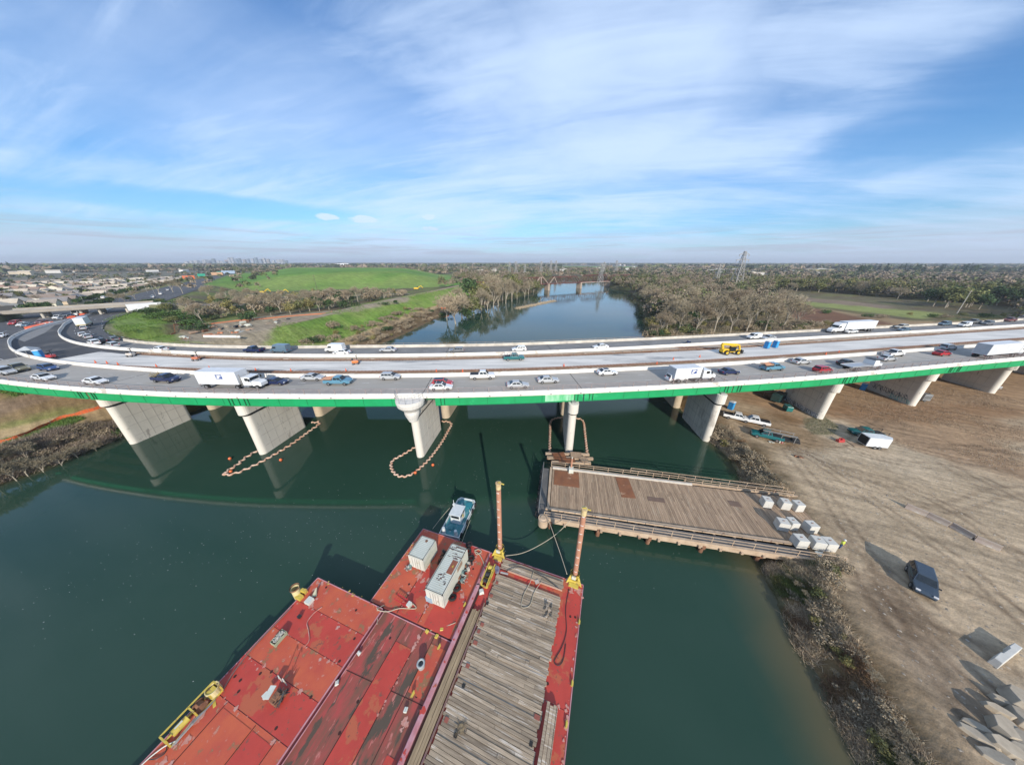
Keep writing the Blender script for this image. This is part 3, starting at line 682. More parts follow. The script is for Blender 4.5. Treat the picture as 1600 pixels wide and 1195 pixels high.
# ---------------------------------------------------------------- vehicles
glass=mat('car_glass',(.012,.016,.02),(.02,.026,.03),2,.08,spec=.6)
tyre=mat('tyre',(.016,.016,.016),rough=.85);rim_m=mat('wheel_rim',(.30,.30,.31),rough=.4,metal=.6)
lamp_w=mat('lamp_clear',(.7,.7,.72),rough=.15);lamp_r=mat('lamp_red',(.35,.01,.008),rough=.2)
trim=mat('black_trim',(.025,.025,.027),rough=.6)
def paint(c,rough=.28,metal=.0):
    k='paint_%02d%02d%02d'%tuple(int(99*v) for v in c)
    if k in MATS:return MATS[k]
    m=mat(k,c,tuple(v*.94 for v in c),.6,rough,metal=metal);m.node_tree.nodes['Principled BSDF'].inputs['Coat Weight'].default_value=.5
    return m
PC=dict(white=(.72,.72,.71),silver=(.42,.43,.44),grey=(.16,.165,.17),black=(.02,.02,.022),blue=(.03,.07,.19),navy=(.012,.02,.07),red=(.42,.015,.02),olive=(.18,.17,.11),sky=(.10,.24,.33),steel=(.10,.16,.21),teal=(.01,.12,.13),gold=(.55,.5,.4),maroon=(.18,.05,.04))
SPEC={ # L,W,zb,belt,roof,(cab base rear,front),(roof rear,front),hood,tail
'sedan':(4.75,1.84,.26,.93,1.43,(-1.85,1.05),(-1.05,.25),.78,.95),
'hatch':(4.4,1.82,.28,1.0,1.55,(-2.0,1.1),(-1.75,.3),.86,1.0),
'suv':(4.75,1.9,.32,1.08,1.72,(-2.2,1.05),(-2.0,.35),.98,1.05),
'pickup':(5.7,2.0,.42,1.18,1.88,(-.75,1.45),(-.55,.75),1.12,1.15),
'van':(5.6,2.0,.36,1.25,2.45,(-2.72,2.0),(-2.68,1.3),1.18,1.25),
'cargo':(4.8,1.9,.34,1.15,1.95,(-2.3,1.5),(-2.26,.7),1.02,1.15)}
def wheel(p,x,y,r,w_,rm=rim_m,n=14):
    mb=MB();s=1 if y>0 else -1
    mb.cyl((x,y-w_/2,r),(x,y+w_/2,r),r,r,n);o=mb.build('wheel',tyre,p)
    mb=MB();mb.cyl((x,y+s*(w_/2-.02),r),(x,y+s*(w_/2+.012),r),r*.62,r*.58,12);mb.build('rim',rm,o)
def ring(x,hw,zb,zt,sh=.9,crown=.03):
    zm=zb+(zt-zb)*.45
    return [(x,-hw*.9,zb),(x,-hw,zb+.12),(x,-hw,zm),(x,-hw*.98,zt-.08),(x,-hw*sh,zt),(x,-hw*.5,zt+crown),(x,hw*.5,zt+crown),(x,hw*sh,zt),(x,hw*.98,zt-.08),(x,hw,zm),(x,hw,zb+.12),(x,hw*.9,zb)]
def car(kind,colour,label,cat,x,y,z,rz,group,roofcol=None,simple=False,name=None):
    L,W,zb,belt,roof,(b0,b1),(r0,r1),hood,tail=SPEC[kind];h=L/2;hw=W/2
    c=PC[colour] if isinstance(colour,str) else colour;pm=paint(c)
    t=thing(name or {'sedan':'sedan_car','hatch':'hatchback_car','suv':'suv_car','pickup':'pickup_truck','van':'cargo_van','cargo':'cargo_van'}[kind],label,cat,(x,y,z),rz,group)
    mb=MB()
    if kind=='pickup':
        st=[(-h,hw*.93,.55,1.1),(-h+.06,hw*.97,zb+.05,belt),(-.8,hw,zb,belt),(b1,hw,zb,belt-.02),(h-.55,hw*.98,zb,hood),(h-.12,hw*.93,zb,hood-.12),(h,hw*.86,zb+.08,.75)]
    elif kind=='van':
        st=[(-h,hw*.96,.5,belt),(-h+.08,hw,zb,belt),(1.7,hw,zb,belt),(h-.35,hw*.97,zb,1.08),(h-.08,hw*.9,zb,.92),(h,hw*.8,zb+.1,.7)]
    else:
        st=[(-h,hw*.84,.42,tail-.22),(-h+.1,hw*.93,zb+.04,tail-.03),(-h+.6,hw*.99,zb,tail+.0),(b0+.2,hw,zb,belt),(b1,hw,zb,belt-.02),(h-.75,hw*.98,zb,hood),(h-.2,hw*.9,zb,hood-.1),(h,hw*.78,zb+.06,.58)]
    mb.loft([ring(*q) for q in st])
    # greenhouse in body colour, glass lies on it
    k=.80 if kind!='van' else .92;bw=hw*.95;rw=bw*k if kind not in('van',) else bw*.93
    e=.05
    cb=[(b0,-bw,belt-e),(b1,-bw,belt-e),(b1,bw,belt-e),(b0,bw,belt-e)];ct=[(r0,-rw,roof),(r1,-rw,roof),(r1,rw,roof),(r0,rw,roof)]
    ctt=[(r0+.12,-rw*.9,roof+.035),(r1-.12,-rw*.9,roof+.035),(r1-.12,rw*.9,roof+.035),(r0+.12,rw*.9,roof+.035)]
    mb.loft([cb,ct,ctt])
    body=mb.build('body',pm,t,bevel=.03)
    if roofcol:
        mb=MB();mb.prism([(r0+.1,-rw*.85),(r1-.1,-rw*.85),(r1-.1,rw*.85),(r0+.1,rw*.85)],roof+.036,roof+.05);mb.build('roof_panel',paint(PC[roofcol]),t)
    def lerp(a,b_,u):return tuple(a[i]+(b_[i]-a[i])*u for i in range(3))
    def pane(nm_,A,B,Cc,D,u0,u1,v0,v1,par=t):
        # A,B bottom ; D,C top
        q=[]
        for u,v in ((u0,v0),(u1,v0),(u1,v1),(u0,v1)):q.append(Vector(lerp(lerp(A,B,u),lerp(D,Cc,u),v)))
        nn=(q[1]-q[0]).cross(q[3]-q[0]).normalized()
        m_=MB();m_.add([p+nn*.006 for p in q]+[p+nn*.03 for p in q],[(3,2,1,0),(4,5,6,7),(0,1,5,4),(1,2,6,5),(2,3,7,6),(3,0,4,7)]);return m_.build(nm_,glass,par)
    lo=.12 if kind!='van' else .1
    pane('windshield',cb[1],cb[2],ct[2],ct[1],.06,.94,lo,.92)
    if kind not in('van','cargo'):pane('rear_window',cb[3],cb[0],ct[0],ct[3],.08,.92,lo+.05,.9)
    if kind=='van':u0,u1=.72,.96;sp_l=[(.72,.95)]
    elif kind=='cargo':sp_l=[(.60,.95)]
    elif kind=='pickup':sp_l=[(.08,.48),(.53,.93)]
    elif kind=='sedan':sp_l=[(.13,.50),(.54,.90)]
    else:sp_l=[(.07,.3),(.34,.62),(.66,.93)]
    if kind in('van',):v0,v1=.12,.55
    else:v0,v1=.2,.88
    for a,b_ in sp_l:
        pane('side_window',cb[0],cb[1],ct[1],ct[0],a,b_,v0,v1)
        pane('side_window',cb[2],cb[3],ct[3],ct[2],1-b_,1-a,v0,v1)
    if kind=='pickup':
        mb=MB();mb.prism([(-h+.12,-hw+.14),(-.9,-hw+.14),(-.9,hw-.14),(-h+.12,hw-.14)],belt+.031,belt+.045);mb.build('truck_bed',trim,t)
    r=.34 if kind in('sedan','hatch') else .38
    for xx in (-h*.60,h*.62):
        for s in (-1,1):wheel(t,xx,s*(hw-.1),r,.24)
    zl=.68 if kind in('sedan','hatch') else .85
    for s in (-1,1):
        m_=MB();m_.box((h-.1,s*hw*.66,zl),(.14,.34,.15));m_.build('headlight',lamp_w,t)
        m_=MB();m_.box((-h+.03,s*hw*.72,zl+.15),(.1,.3,.2));m_.build('taillight',lamp_r,t)
        m_=MB();m_.box((b1-.25,s*(hw+.06),belt+.02),(.16,.2,.13));m_.build('mirror',trim,t)
    m_=MB();m_.box((h-.02,0,zb+.2),(.06,W*.55,.16));m_.build('grille',trim,t)
    return t
def on_road(px,py,flip=False,z=ZD+.02,zz=0.):
    x,y=at(px,py,z);s=s_of(x,y);_,_,dx,dy=sta(s)
    rz=math.atan2(-dy,-dx)            # near road runs towards +x
    if flip:rz+=math.pi
    return x,y,z,rz
NR='cars on the near carriageway';FR='cars on the far carriageway'
def near(kind,col_,px,py,label,cat='car',**k):
    x,y,z,rz=on_road(px,py-1.2);return car(kind,col_,label,cat,x,y,z,rz,NR,**k)
def far(kind,col_,px,py,label,cat='car',**k):
    x,y,z,rz=on_road(px,py-.8,True);return car(kind,col_,label,cat,x,y,z,rz,FR,**k)
near('suv','silver',12,585,'silver car at the far left edge of the bridge, cut by the picture edge')
near('pickup','olive',31,580,'dusty olive pickup truck at the left end of the bridge','pickup truck')
near('hatch','blue',78,579,'blue hatchback beside the white wall at the left end of the bridge',roofcol='black')
near('sedan','white',71,594,'white sedan with dark roof glass at the left end of the near lanes',roofcol='black')
near('sedan','white',152,600,'white sedan above the first concrete pier on the left')
tk=near('pickup','navy',262,597,'dark blue pickup truck heaped with brush above the left piers','pickup truck')
mb=MB()
for k in range(60):
    a=rnd.uniform(-2.8,-.9);b_=rnd.uniform(-.85,.85);z=rnd.uniform(1.2,1.75);mb.beam((a,b_,z),(a+rnd.uniform(-.7,.7),b_+rnd.uniform(-.4,.4),z+rnd.uniform(-.1,.5)),.06)
br=mb.build('brush_load',mat('brush',(.32,.26,.15),(.2,.17,.1),3),tk)
near('sedan','navy',433,601,'dark navy sedan just ahead of the postal truck cab')
near('sedan','silver',490,594,'silver sedan trailing an orange-loaded blue pickup')
tk=near('pickup','sky',530,601,'light blue crew cab pickup with orange load in its bed','pickup truck')
mb=MB()
for k in range(14):mb.beam((-2.9+rnd.uniform(-.6,.2),-.8+k*.12,1.35),(-.95,-.8+k*.12,1.3+rnd.uniform(0,.35)),.09)
mb.build('plank_load',mat('orange_load',(.5,.2,.12),(.4,.3,.2),3),tk)
near('hatch','silver',611,593,'small silver car alone left of the red and white pair')
near('hatch','red',692,603,'red hatchback half hidden behind a white sedan',roofcol='black')
near('sedan','white',690,609,'white sedan by the parapet in front of the red hatchback',roofcol='black')
near('pickup','white',754,592,'white pickup truck alone in the lane nearest the median, mid bridge','pickup truck')
near('sedan','silver',809,606,'silver sedan in the lane by the parapet right of mid bridge')
near('sedan','silver',856,598,'pale silver sedan just ahead of another silver sedan near the slender pier')
near('sedan','white',948,586,'white sedan with black glass roof close to the median',roofcol='black')
near('suv','white',1056,596,'white suv at the tail of the second postal truck')
near('sedan','navy',1138,585,'dark blue sedan ahead of the second postal truck')
tk=near('pickup','sky',1205,579,'pale blue pickup carrying a rack of red and tan lumber','pickup truck')
mb=MB()
for k in range(10):mb.beam((-3.1,-.8+k*.17,1.5+rnd.uniform(0,.5)),(-.2 if k%2 else -.9,-.8+k*.17,1.6+rnd.uniform(0,.3)),.1)
mb.build('plank_load',mat('orange_load',(.5,.2,.12)),tk)
near('sedan','silver',1250,569,'silver sedan on the right half of the bridge beside the median wall')
near('hatch','red',1284,582,'bright red hatchback near the parapet on the right half')
near('sedan','black',1321,571,'black sedan followed by a flatbed tow truck on the right')
near('pickup','white',1394,557,'white pickup with a pale camper next to the median on the right','pickup truck')
near('sedan','silver',1384,564,'silver sedan alongside the white pickup on the right')
near('sedan','red',1470,556,'low red coupe behind the long white trailer')
near('suv','silver',1479,547,'silver suv above the red coupe, close to the median wall')
# far carriageway
far('sedan','white',251,549,'white sedan at the left end of the far carriageway')
far('pickup','navy',398,551,'dark pickup running ahead of the blue-grey van on the far side','pickup truck')
far('van','steel',440,551,'tall blue-grey cargo van on the far carriageway','van')
far('van','white',525,550,'tall white cargo van on the far carriageway','van')
far('sedan','white',535,554,'white sedan beside the white cargo van')
far('sedan','silver',607,550,'silver car behind the white cargo van on the far carriageway')
far('hatch','grey',714,551,'grey hatchback with pale side on the far carriageway mid river')
far('hatch','white',811,549,'white hatchback just above the green pickup on the slab')
far('sedan','white',938,545,'white sedan alone on the far carriageway mid bridge')
far('cargo','white',1177,530,'white panel van near the right bank on the far carriageway','van')
far('sedan','silver',1200,531,'silver sedan following the white panel van')
far('sedan','white',1328,521,'small white car alongside the white semi trailer')
far('suv','gold',1407,514,'pale suv on the right of the far carriageway')
far('sedan','steel',1411,518,'blue-grey car beside the pale suv')
far('suv','steel',1474,509,'blue suv on the far carriageway near the right edge')
far('cargo','white',1505,511,'white van on the far carriageway near the right edge','van')
far('pickup','grey',1520,506,'dark pickup ahead of the traffic near the right edge','pickup truck')
far('suv','grey',1541,508,'dark grey suv behind the white van near the right edge')
far('pickup','maroon',1576,503,'brown red pickup at the far right of the bridge','pickup truck')
far('suv','grey',1597,500,'dark suv cut by the right edge on the far carriageway')
# curve at left
for a in (('sedan','silver',133,515,'silver car second behind the box truck on the curve'),('sedan','white',130,526,'white car in the outer lane of the inner curve'),('sedan','silver',138,529,'silver car just right of the white one on the curve'),('suv','white',148,539,'white suv leading the group coming onto the bridge'),('sedan','black',159,536,'black sedan beside the white suv on the curve'),('suv','silver',177,543,'silver suv last onto the bridge from the curve'),('sedan','grey',179,533,'dark grey sedan in the outer lane entering the bridge')):
    far(*a)
for a in (('suv','red',25,508,'red car in the outer lane at the left edge of the curve'),('sedan','white',37,510,'white car behind the red one at the left curve'),('sedan','steel',44,511,'bluish car in the queue at the left curve'),('sedan','maroon',66,506,'dark red car beside the orange barriers'),('suv','white',92,499,'white suv coming from under the overpass'),('sedan','grey',99,500,'grey car next to the white suv near the overpass'),('sedan','silver',104,498,'silver car behind the grey one near the overpass'),('van','white',122,494,'white van just out of the overpass shadow'),('sedan','white',3,528,'white car at the picture edge on the outer curve'),('sedan','blue',110,496,'blue car close under the overpass')):
    near(*a)
# motorcycle
x,y,z,rz=on_road(1075,537,True)
t=thing('motorcycle','small dark motorcycle with rider blur of white on the far carriageway','motorcycle',(x,y,z),rz)
mb=MB()
for s in (-.7,.7):mb.cyl((s,-.07,.32),(s,.07,.32),.32,.32,14)
mb.build('wheel',tyre,t);mb=MB();mb.loft([[(a,b_*w_,z_) for b_,z_ in ((-.15,zl),(.15,zl),(.12,zh),(-.12,zh))] for a,w_,zl,zh in ((-.8,.6,.6,.85),(-.2,1,.4,.85),(.3,1.2,.4,1.05),(.75,.6,.6,.8))]);mb.beam((.6,0,.3),(.45,0,1.1),.07);mb.beam((.45,-.35,1.1),(.45,.35,1.1),.05);mb.build('frame',paint(PC['navy']),t)
# ---- postal truck, semi trucks
def eagle(par,x0,z0,sx,side):
    """blue panel with a white stylised bird head"""
    mb=MB();mb.mi=0;mb.box((x0,side*1.292,z0),(1.35*sx,.008,.95));mb.mi=1
    P_=[(-.62,-.34),(-.1,-.34),(.3,.02),(.05,.02),(.14,.14),(.5,.14),(.58,.06),(.50,.26),(.15,.34),(-.62,.34),(-.62,.22),(-.2,.2),(-.5,.1),(-.58,-.1)]
    P_=[(-.6,.36),(.2,.36),(.55,.2),(.6,.02),(.4,.1),(.1,.08),(-.05,.0),(.25,-.02),(-.1,-.36),(-.62,-.36),(-.35,-.02),(-.6,.12),(-.1,.2)]
    vs=[(x0+a*sx*-side,side*1.300,z0+b_) for a,b_ in P_];mb.add(vs,[tuple(range(len(vs)))])
    mb.build('postal_emblem',[mat('postal_blue',(.01,.06,.28),rough=.4),mat('emblem_white',(.8,.8,.8),rough=.5)],par,fix=False)
def semi(label,px,py,length,h,flip=False,emblem=False,cab='day',name='semi_truck',boxy=None):
    x,y,z,rz=on_road(px,py,flip)
    t=thing(name,label,'truck',(x,y,z),rz,FR if flip else NR)
    wp=paint(PC['white']);tw=2.58
    mb=MB();x0=-length;mb.box((x0/2,0,(1.15+h)/2),(length,tw,h-1.15));tr=mb.build('trailer_box',mat('trailer_white',(.66,.67,.68),(.58,.59,.6),.5,.45,c3=(.5,.48,.45),th3=.7),t,bevel=.04)
    mb=MB()
    for k in np.arange(x0+.6,-.3,.6):
        for s in (-1,1):mb.box((k,s*(tw/2+.01),(1.3+h)/2),(.035,.02,h-1.6))
    mb.build('side_rib',mat('rib_grey',(.55,.56,.57),rough=.5),tr)
    mb=MB();mb.box((x0-.02,0,(1.2+h)/2),(.04,tw-.14,h-1.4));mb.box((x0-.05,0,(1.2+h)/2),(.03,.05,h-1.5));mb.build('rear_door',mat('door_grey',(.45,.47,.49),(.38,.40,.42),1,.4),t)
    mb=MB()
    for s in (-1,1):mb.box((x0-.02,s*.95,1.0),(.08,.3,.14))
    mb.build('taillight',lamp_r,t)
    mb=MB();mb.box((x0/2,0,1.03),(length*.95,.9,.2));mb.box((x0+.05,0,.6),(.12,2.3,.12));mb.build('frame',trim,t)
    if emblem:
        for s in (-1,1):eagle(t,x0*.42 if emblem==1 else x0*.3,(1.5+h)/2+.15,1.,s)
    ax=[x0+1.3,x0+2.5] if length>9 else [x0+1.3]
    for a in ax:
        for s in (-1,1):wheel(t,a,s*1.0,.5,.5)
    # tractor in front
    o=.7
    mb=MB()
    if cab=='day':
        mb.loft([[(a,-w_,zl),(a,w_,zl),(a,w_,zh),(a,-w_,zh)] for a,w_,zl,zh in ((o,1.15,.9,2.75),(o+1.75,1.15,.9,2.72))])
        mb.loft([[(a,-w_,zl),(a,w_,zl),(a,w_*.92,zh),(a,-w_*.92,zh)] for a,w_,zl,zh in ((o+1.75,1.0,.75,1.85),(o+3.0,.95,.7,1.72),(o+3.55,.85,.7,1.45))])
        rf=(o+1.75,2.62,1.92)
    else:
        mb.loft([[(a,-w_,zl),(a,w_,zl),(a,w_,zh),(a,-w_,zh)] for a,w_,zl,zh in ((o-.4,1.22,.8,3.7),(o+1.5,1.22,.8,3.7),(o+2.4,1.1,.8,2.95))])
        mb.loft([[(a,-w_,zl),(a,w_,zl),(a,w_*.92,zh),(a,-w_*.92,zh)] for a,w_,zl,zh in ((o+2.4,1.1,.6,2.0),(o+4.0,1.0,.55,1.75),(o+4.6,.85,.55,1.35))])
        rf=(o+2.42,2.8,2.05)
    mb.build('cab',wp,t,bevel=.08)
    mb=MB()
    mb.box((rf[0]+.03,0,(rf[1]+rf[2])/2),(.05,1.95,(rf[1]-rf[2])*.85));mb.build('windshield',glass,t)
    for s in (-1,1):
        mb=MB();mb.box((rf[0]-.65,s*(1.16 if cab=='day' else 1.23),(rf[1]+rf[2])/2-.03),(.8,.03,.6));mb.build('side_window',glass,t)
        mb=MB();mb.box((rf[0]+1.55 if cab=='day' else rf[0]+1.95,s*.78,1.15),(.3,.3,.3));mb.build('headlight',lamp_w,t)
        mb=MB();mb.cyl((o-.25,s*1.05,1.),(o-.25,s*1.05,3.3),.09,.09,8);mb.build('exhaust_stack',steel,t)
        mb=MB();mb.cyl((o+.1,s*1.0,.7),(o+1.3,s*1.0,.7),.3,.3,12);mb.build('fuel_tank',rim_m,t)
        mb=MB();mb.box((rf[0]+.1,s*1.4,2.2),(.12,.25,.55));mb.build('mirror',trim,t)
    mb=MB();mb.box(((o-2.6+rf[0]+1.6)/2,0,.72),(rf[0]+4.2-o,.85,.25));mb.box((o-.6,0,1.3),(.9,1.7,.9));mb.build('chassis',trim,t)
    for a in (o-1.2,o-2.3) if length>9 else (o-1.4,):
        for s in (-1,1):wheel(t,a,s*1.0,.5,.5)
    for s in (-1,1):wheel(t,rf[0]+(1.0 if cab=='day' else 1.5),s*1.02,.5,.3)
    return t
semi('white postal tractor and trailer with blue eagle emblem, above the second pier from left',386,605,8.8,3.95,emblem=1)
semi('white postal service truck with blue eagle emblem and grey stack, right of the slender pier',1085,594,6.2,3.55,emblem=2,name='postal_truck')
semi('long white box trailer rig at the right edge of the near lanes, seen from behind',1574,555,13.0,4.1)
semi('white highway semi with tall sleeper cab and long white trailer on the far side',1311,519,15.0,4.05,flip=True,cab='sleeper')
x,y,z,rz=on_road(135,509,True)
t=thing('box_truck','white box truck with yellow lower edge coming down the inner curve','truck',(x,y,z),rz,FR)
mb=MB();mb.mi=0;mb.box((-1.6,0,2.45),(6.2,2.5,2.6));mb.mi=1;mb.box((-1.6,0,1.05),(6.2,2.52,.2));mb.build('cargo_box',[mat('trailer_white',(.66,.67,.68)),mat('yellow_paint',(.62,.45,.04),(.5,.36,.04),1.5,.5)],t)
mb=MB();mb.loft([[(a,-w_,.7),(a,w_,.7),(a,w_*.93,zh),(a,-w_*.93,zh)] for a,w_,zh in ((1.6,1.1,2.3),(2.5,1.1,2.2),(3.0,1.05,1.5),(4.0,.95,1.35))]);mb.build('cab',paint(PC['white']),t,bevel=.05)
mb=MB();mb.box((2.8,0,1.85),(.05,1.8,.55),0);mb.build('windshield',glass,t)
for a in (-3.3,3.0):
    for s in (-1,1):wheel(t,a,s*1.0,.45,.35)
# tow truck with flatbed
x,y,z,rz=on_road(1347,576)
t=thing('tow_truck','silver flatbed tow truck with a white and black cab, right half of bridge','truck',(x,y,z),rz,NR)
mb=MB();mb.box((-2.4,0,1.15),(6.8,2.4,.14));mb.box((-2.4,1.17,1.27),(6.8,.08,.12));mb.box((-2.4,-1.17,1.27),(6.8,.08,.12));mb.build('flatbed',mat('aluminium_deck',(.5,.51,.52),(.42,.43,.44),2,.4,metal=.4),t)
mb=MB();mb.loft([[(a,-w_,.7),(a,w_,.7),(a,w_*.93,zh),(a,-w_*.93,zh)] for a,w_,zh in ((1.2,1.1,2.4),(2.6,1.1,2.3),(3.1,1.05,1.6),(4.3,.95,1.4))]);mb.build('cab',paint(PC['white']),t,bevel=.05)
mb=MB();mb.box((2.92,0,1.95),(.05,1.8,.6));mb.build('windshield',glass,t);mb=MB();mb.box((1.9,0,2.43),(1.5,1.8,.06));mb.build('roof_panel',trim,t)
for a in (-4.2,-3.1,3.3):
    for s in (-1,1):wheel(t,a,s*1.0,.45,.35)
x,y,z,rz=on_road(1597,550)
t=thing('flatbed_trailer','low empty flatbed trailer at the right picture edge','trailer',(x,y,z),rz,NR)
mb=MB();mb.box((0,0,1.),(7,2.4,.25));mb.build('trailer_deck',rust,t)
for a in (-2,-1):
    for s in (-1,1):wheel(t,a,s*1.,.42,.3)
# green pickup on the new slab
x,y,z,rz=on_road(803,562)
tk=car('pickup','teal','teal pickup truck with ladder rack parked on the fresh slab','pickup truck',x,y,z,rz,None)
mb=MB()
for a in (-2.6,-1.0,.6):
    for s in (-.9,.9):mb.beam((a,s,1.2),(a,s,2.15),.06)
    mb.beam((a,-.9,2.15),(a,.9,2.15),.06)
for s in (-.9,.9):mb.beam((-2.7,s,2.15),(1.6,s,2.15),.06)
mb.build('ladder_rack',steel,tk)
# telehandler
x,y,z,rz=on_road(1139,553)
yel=mat('machine_yellow',(.72,.46,.02),(.6,.38,.02),1.2,.45,c3=(.35,.28,.1),th3=.7)
t=thing('telehandler','yellow telescopic handler with folded boom on the centre slab','construction machine',(x,y,z+.03),rz-.1)
mb=MB();mb.loft([[(a,-.7,.7),(a,.7,.7),(a,.7,zh),(a,-.7,zh)] for a,zh in ((-2.7,1.5),(-2.2,1.7),(1.8,1.5),(2.5,1.2))]);mb.build('chassis',yel,t,bevel=.05)
mb=MB();mb.beam((-2.9,.15,3.0),(1.6,.15,2.7),.5,.55);mb.beam((1.4,.15,2.75),(2.4,.15,2.55),.4,.42);mb.build('boom',yel,t,bevel=.04)
mb=MB();mb.beam((-2.9,.15,3.0),(-2.3,.15,1.4),.6,.5);mb.beam((2.4,.15,2.6),(3.1,.15,1.0),.35,.35);mb.build('boom_arm',yel,t)
mb=MB();mb.box((3.4,.15,.7),(.5,1.6,1.0));mb.beam((3.4,-.3,.3),(4.7,-.3,.25),.12,.06);mb.beam((3.4,.6,.3),(4.7,.6,.25),.12,.06);mb.build('fork_carriage',trim,t)
mb=MB();mb.loft([[(a,-1.15,1.1),(a,-.35,1.1),(a,-.4,zh),(a,-1.05,zh)] for a,zh in ((-.9,2.5),(.7,2.5))]);mb.build('cab',glass,t);mb=MB();mb.box((-.1,-.75,2.54),(1.75,.8,.08));mb.build('cab_roof',yel,t)
for a in (-1.7,1.7):
    for s in (-1,1):wheel(t,a,s*1.0,.68,.45,mat('yellow_rim',(.6,.4,.03),rough=.5))
# small carts / machines on slab and asphalt
def machine(px,py,label,c,name='light_machine',rz0=.3):
    x,y,z,rz=on_road(px,py);t=thing(name,label,'machine',(x,y,z+.03),rz+rz0,'small machines on the closed centre lanes')
    mb=MB();mb.box((0,0,.75),(1.5,1.0,.7));mb.build('engine_housing',paint(c),t,bevel=.06)
    mb=MB();mb.beam((.5,0,1.1),(.5,0,2.3),.12);mb.beam((.5,-.5,2.3),(.5,.5,2.3),.1);mb.box((-.6,0,1.3),(.3,.6,.4));mb.build('mast',trim,t)
    for a in (-.5,.6):
        for s in (-1,1):wheel(t,a,s*.55,.26,.15)
    return t
machine(82,560,'red and white machine standing by the tent on the black asphalt',(.5,.05,.05))
machine(206,557,'small white-topped machine where slab meets black asphalt',(.5,.45,.4))
machine(308,563,'small orange machine standing alone on the left part of the slab',(.45,.15,.08))
machine(556,569,'orange and grey lift machine on the fresh slab above the third pier',(.6,.18,.05),'lift_machine')
def porta(px,py,z,label,rz=0.,c=(.02,.2,.5)):
    x,y=at(px,py,z);t=thing('portable_toilet',label,'portable toilet',(x,y,z),rz,'blue portable toilets')
    mb=MB();mb.box((0,0,1.1),(1.15,1.15,2.1));mb.build('shell',mat('toilet_blue',(.02,.22,.52),(.015,.17,.42),2,.5),t,bevel=.04)
    mb=MB();mb.loft([[(-s,-s,z_),(s,-s,z_),(s,s,z_),(-s,s,z_)] for s,z_ in ((.6,2.15),(.58,2.3),(.3,2.42))]);mb.build('roof',mat('toilet_roof',(.6,.65,.68),rough=.5),t)
    mb=MB();mb.box((0,-.585,1.08),(.75,.03,1.85));mb.build('door',mat('toilet_door',(.04,.32,.6),rough=.5),t)
porta(1197,544,ZD+.03,'blue portable toilet, left one of the pair beside the yellow machine',.3)
porta(1210,543,ZD+.03,'blue portable toilet, right one of the pair beside the yellow machine',.3)
porta(65,559,ZD+.03,'blue and white portable toilet alone on the black asphalt at left',.5)
# tent
x,y=at(51,558,ZD);t=thing('shade_tent','small grey pop-up shade canopy on the black asphalt','tent',(x,y,ZD+.02),.5)
mb=MB();mb.loft([[(-1.5,-1.5,2.2),(1.5,-1.5,2.2),(1.5,1.5,2.2),(-1.5,1.5,2.2)],[(-.1,-.1,3.1),(.1,-.1,3.1),(.1,.1,3.1),(-.1,.1,3.1)]]);mb.build('canopy',mat('canopy_cloth',(.42,.44,.46),rough=.8),t)
mb=MB()
for a in (-1.4,1.4):
    for b_ in (-1.4,1.4):
        mb=MB();mb.beam((a,b_,0),(a,b_,2.25),.06);mb.build('pole',steel,t)
# orange / white plastic barriers on the left curve
for k in range(16):
    u=k/15;px=46+u*34;py=514.5-u*8.2
    x,y=at(px,py,ZR);t=MB();t.loft([[(a,-w_,z_) for a,w_,z_ in ((-.85,wd,h_),(.85,wd,h_))]+[(a,w_,z_) for a,w_,z_ in ((.85,wd,h_),(-.85,wd,h_))] for wd,h_ in ((.28,0),(.22,.3),(.12,.5),(.12,1.0))])
    white_=k in(10,13)
    o=t.build('water_barrier',paint((.62,.1,.03) if not white_ else (.7,.68,.66)),None);o.location=(x,y,ZR+.03);o.rotation_euler=(0,0,.72)
    tag(o,('white' if white_ else 'orange')+' plastic barrier in the slanting row by the left curve, '+ORD[k]+' from its near end','barrier','plastic barriers in a row by the left curve')
for k,(px,py) in enumerate([(111,498.5),(114,497),(117,500),(120,498),(129,493),(132,492)]):
    x,y=at(px,py,ZR);t=MB();t.loft([[(-.85,-wd,h_),(.85,-wd,h_),(.85,wd,h_),(-.85,wd,h_)] for wd,h_ in ((.28,0),(.12,.5),(.12,1.0))]);o=t.build('water_barrier',paint((.62,.1,.03)),None);o.location=(x,y,ZR+.03);o.rotation_euler=(0,0,.8)
    tag(o,'orange plastic barrier at the median nose near the overpass, '+ORD[k]+' from left','barrier','plastic barriers at the median nose')
# cones on the slab
for k,(px,py) in enumerate([(150,569),(168,570),(185,572),(245,575),(328,578),(400,581),(455,582),(541,582),(682,583),(723,583),(881,574),(1026,571),(1052,564),(1093,560),(1290,556),(1310,553)]):
    x,y=at(px,py-2,ZD);mb=MB();mb.cyl((0,0,.03),(0,0,.75),.18,.04,10);mb.box((0,0,.02),(.42,.42,.04));o=mb.build('traffic_cone',mat('cone_orange',(.75,.12,.03),rough=.5),None);o.location=(x,y,ZD+.035)
    tag(o,'orange traffic cone by the near edge of the fresh slab, '+ORD[k]+' from the left','traffic cone','traffic cones along the slab edge')
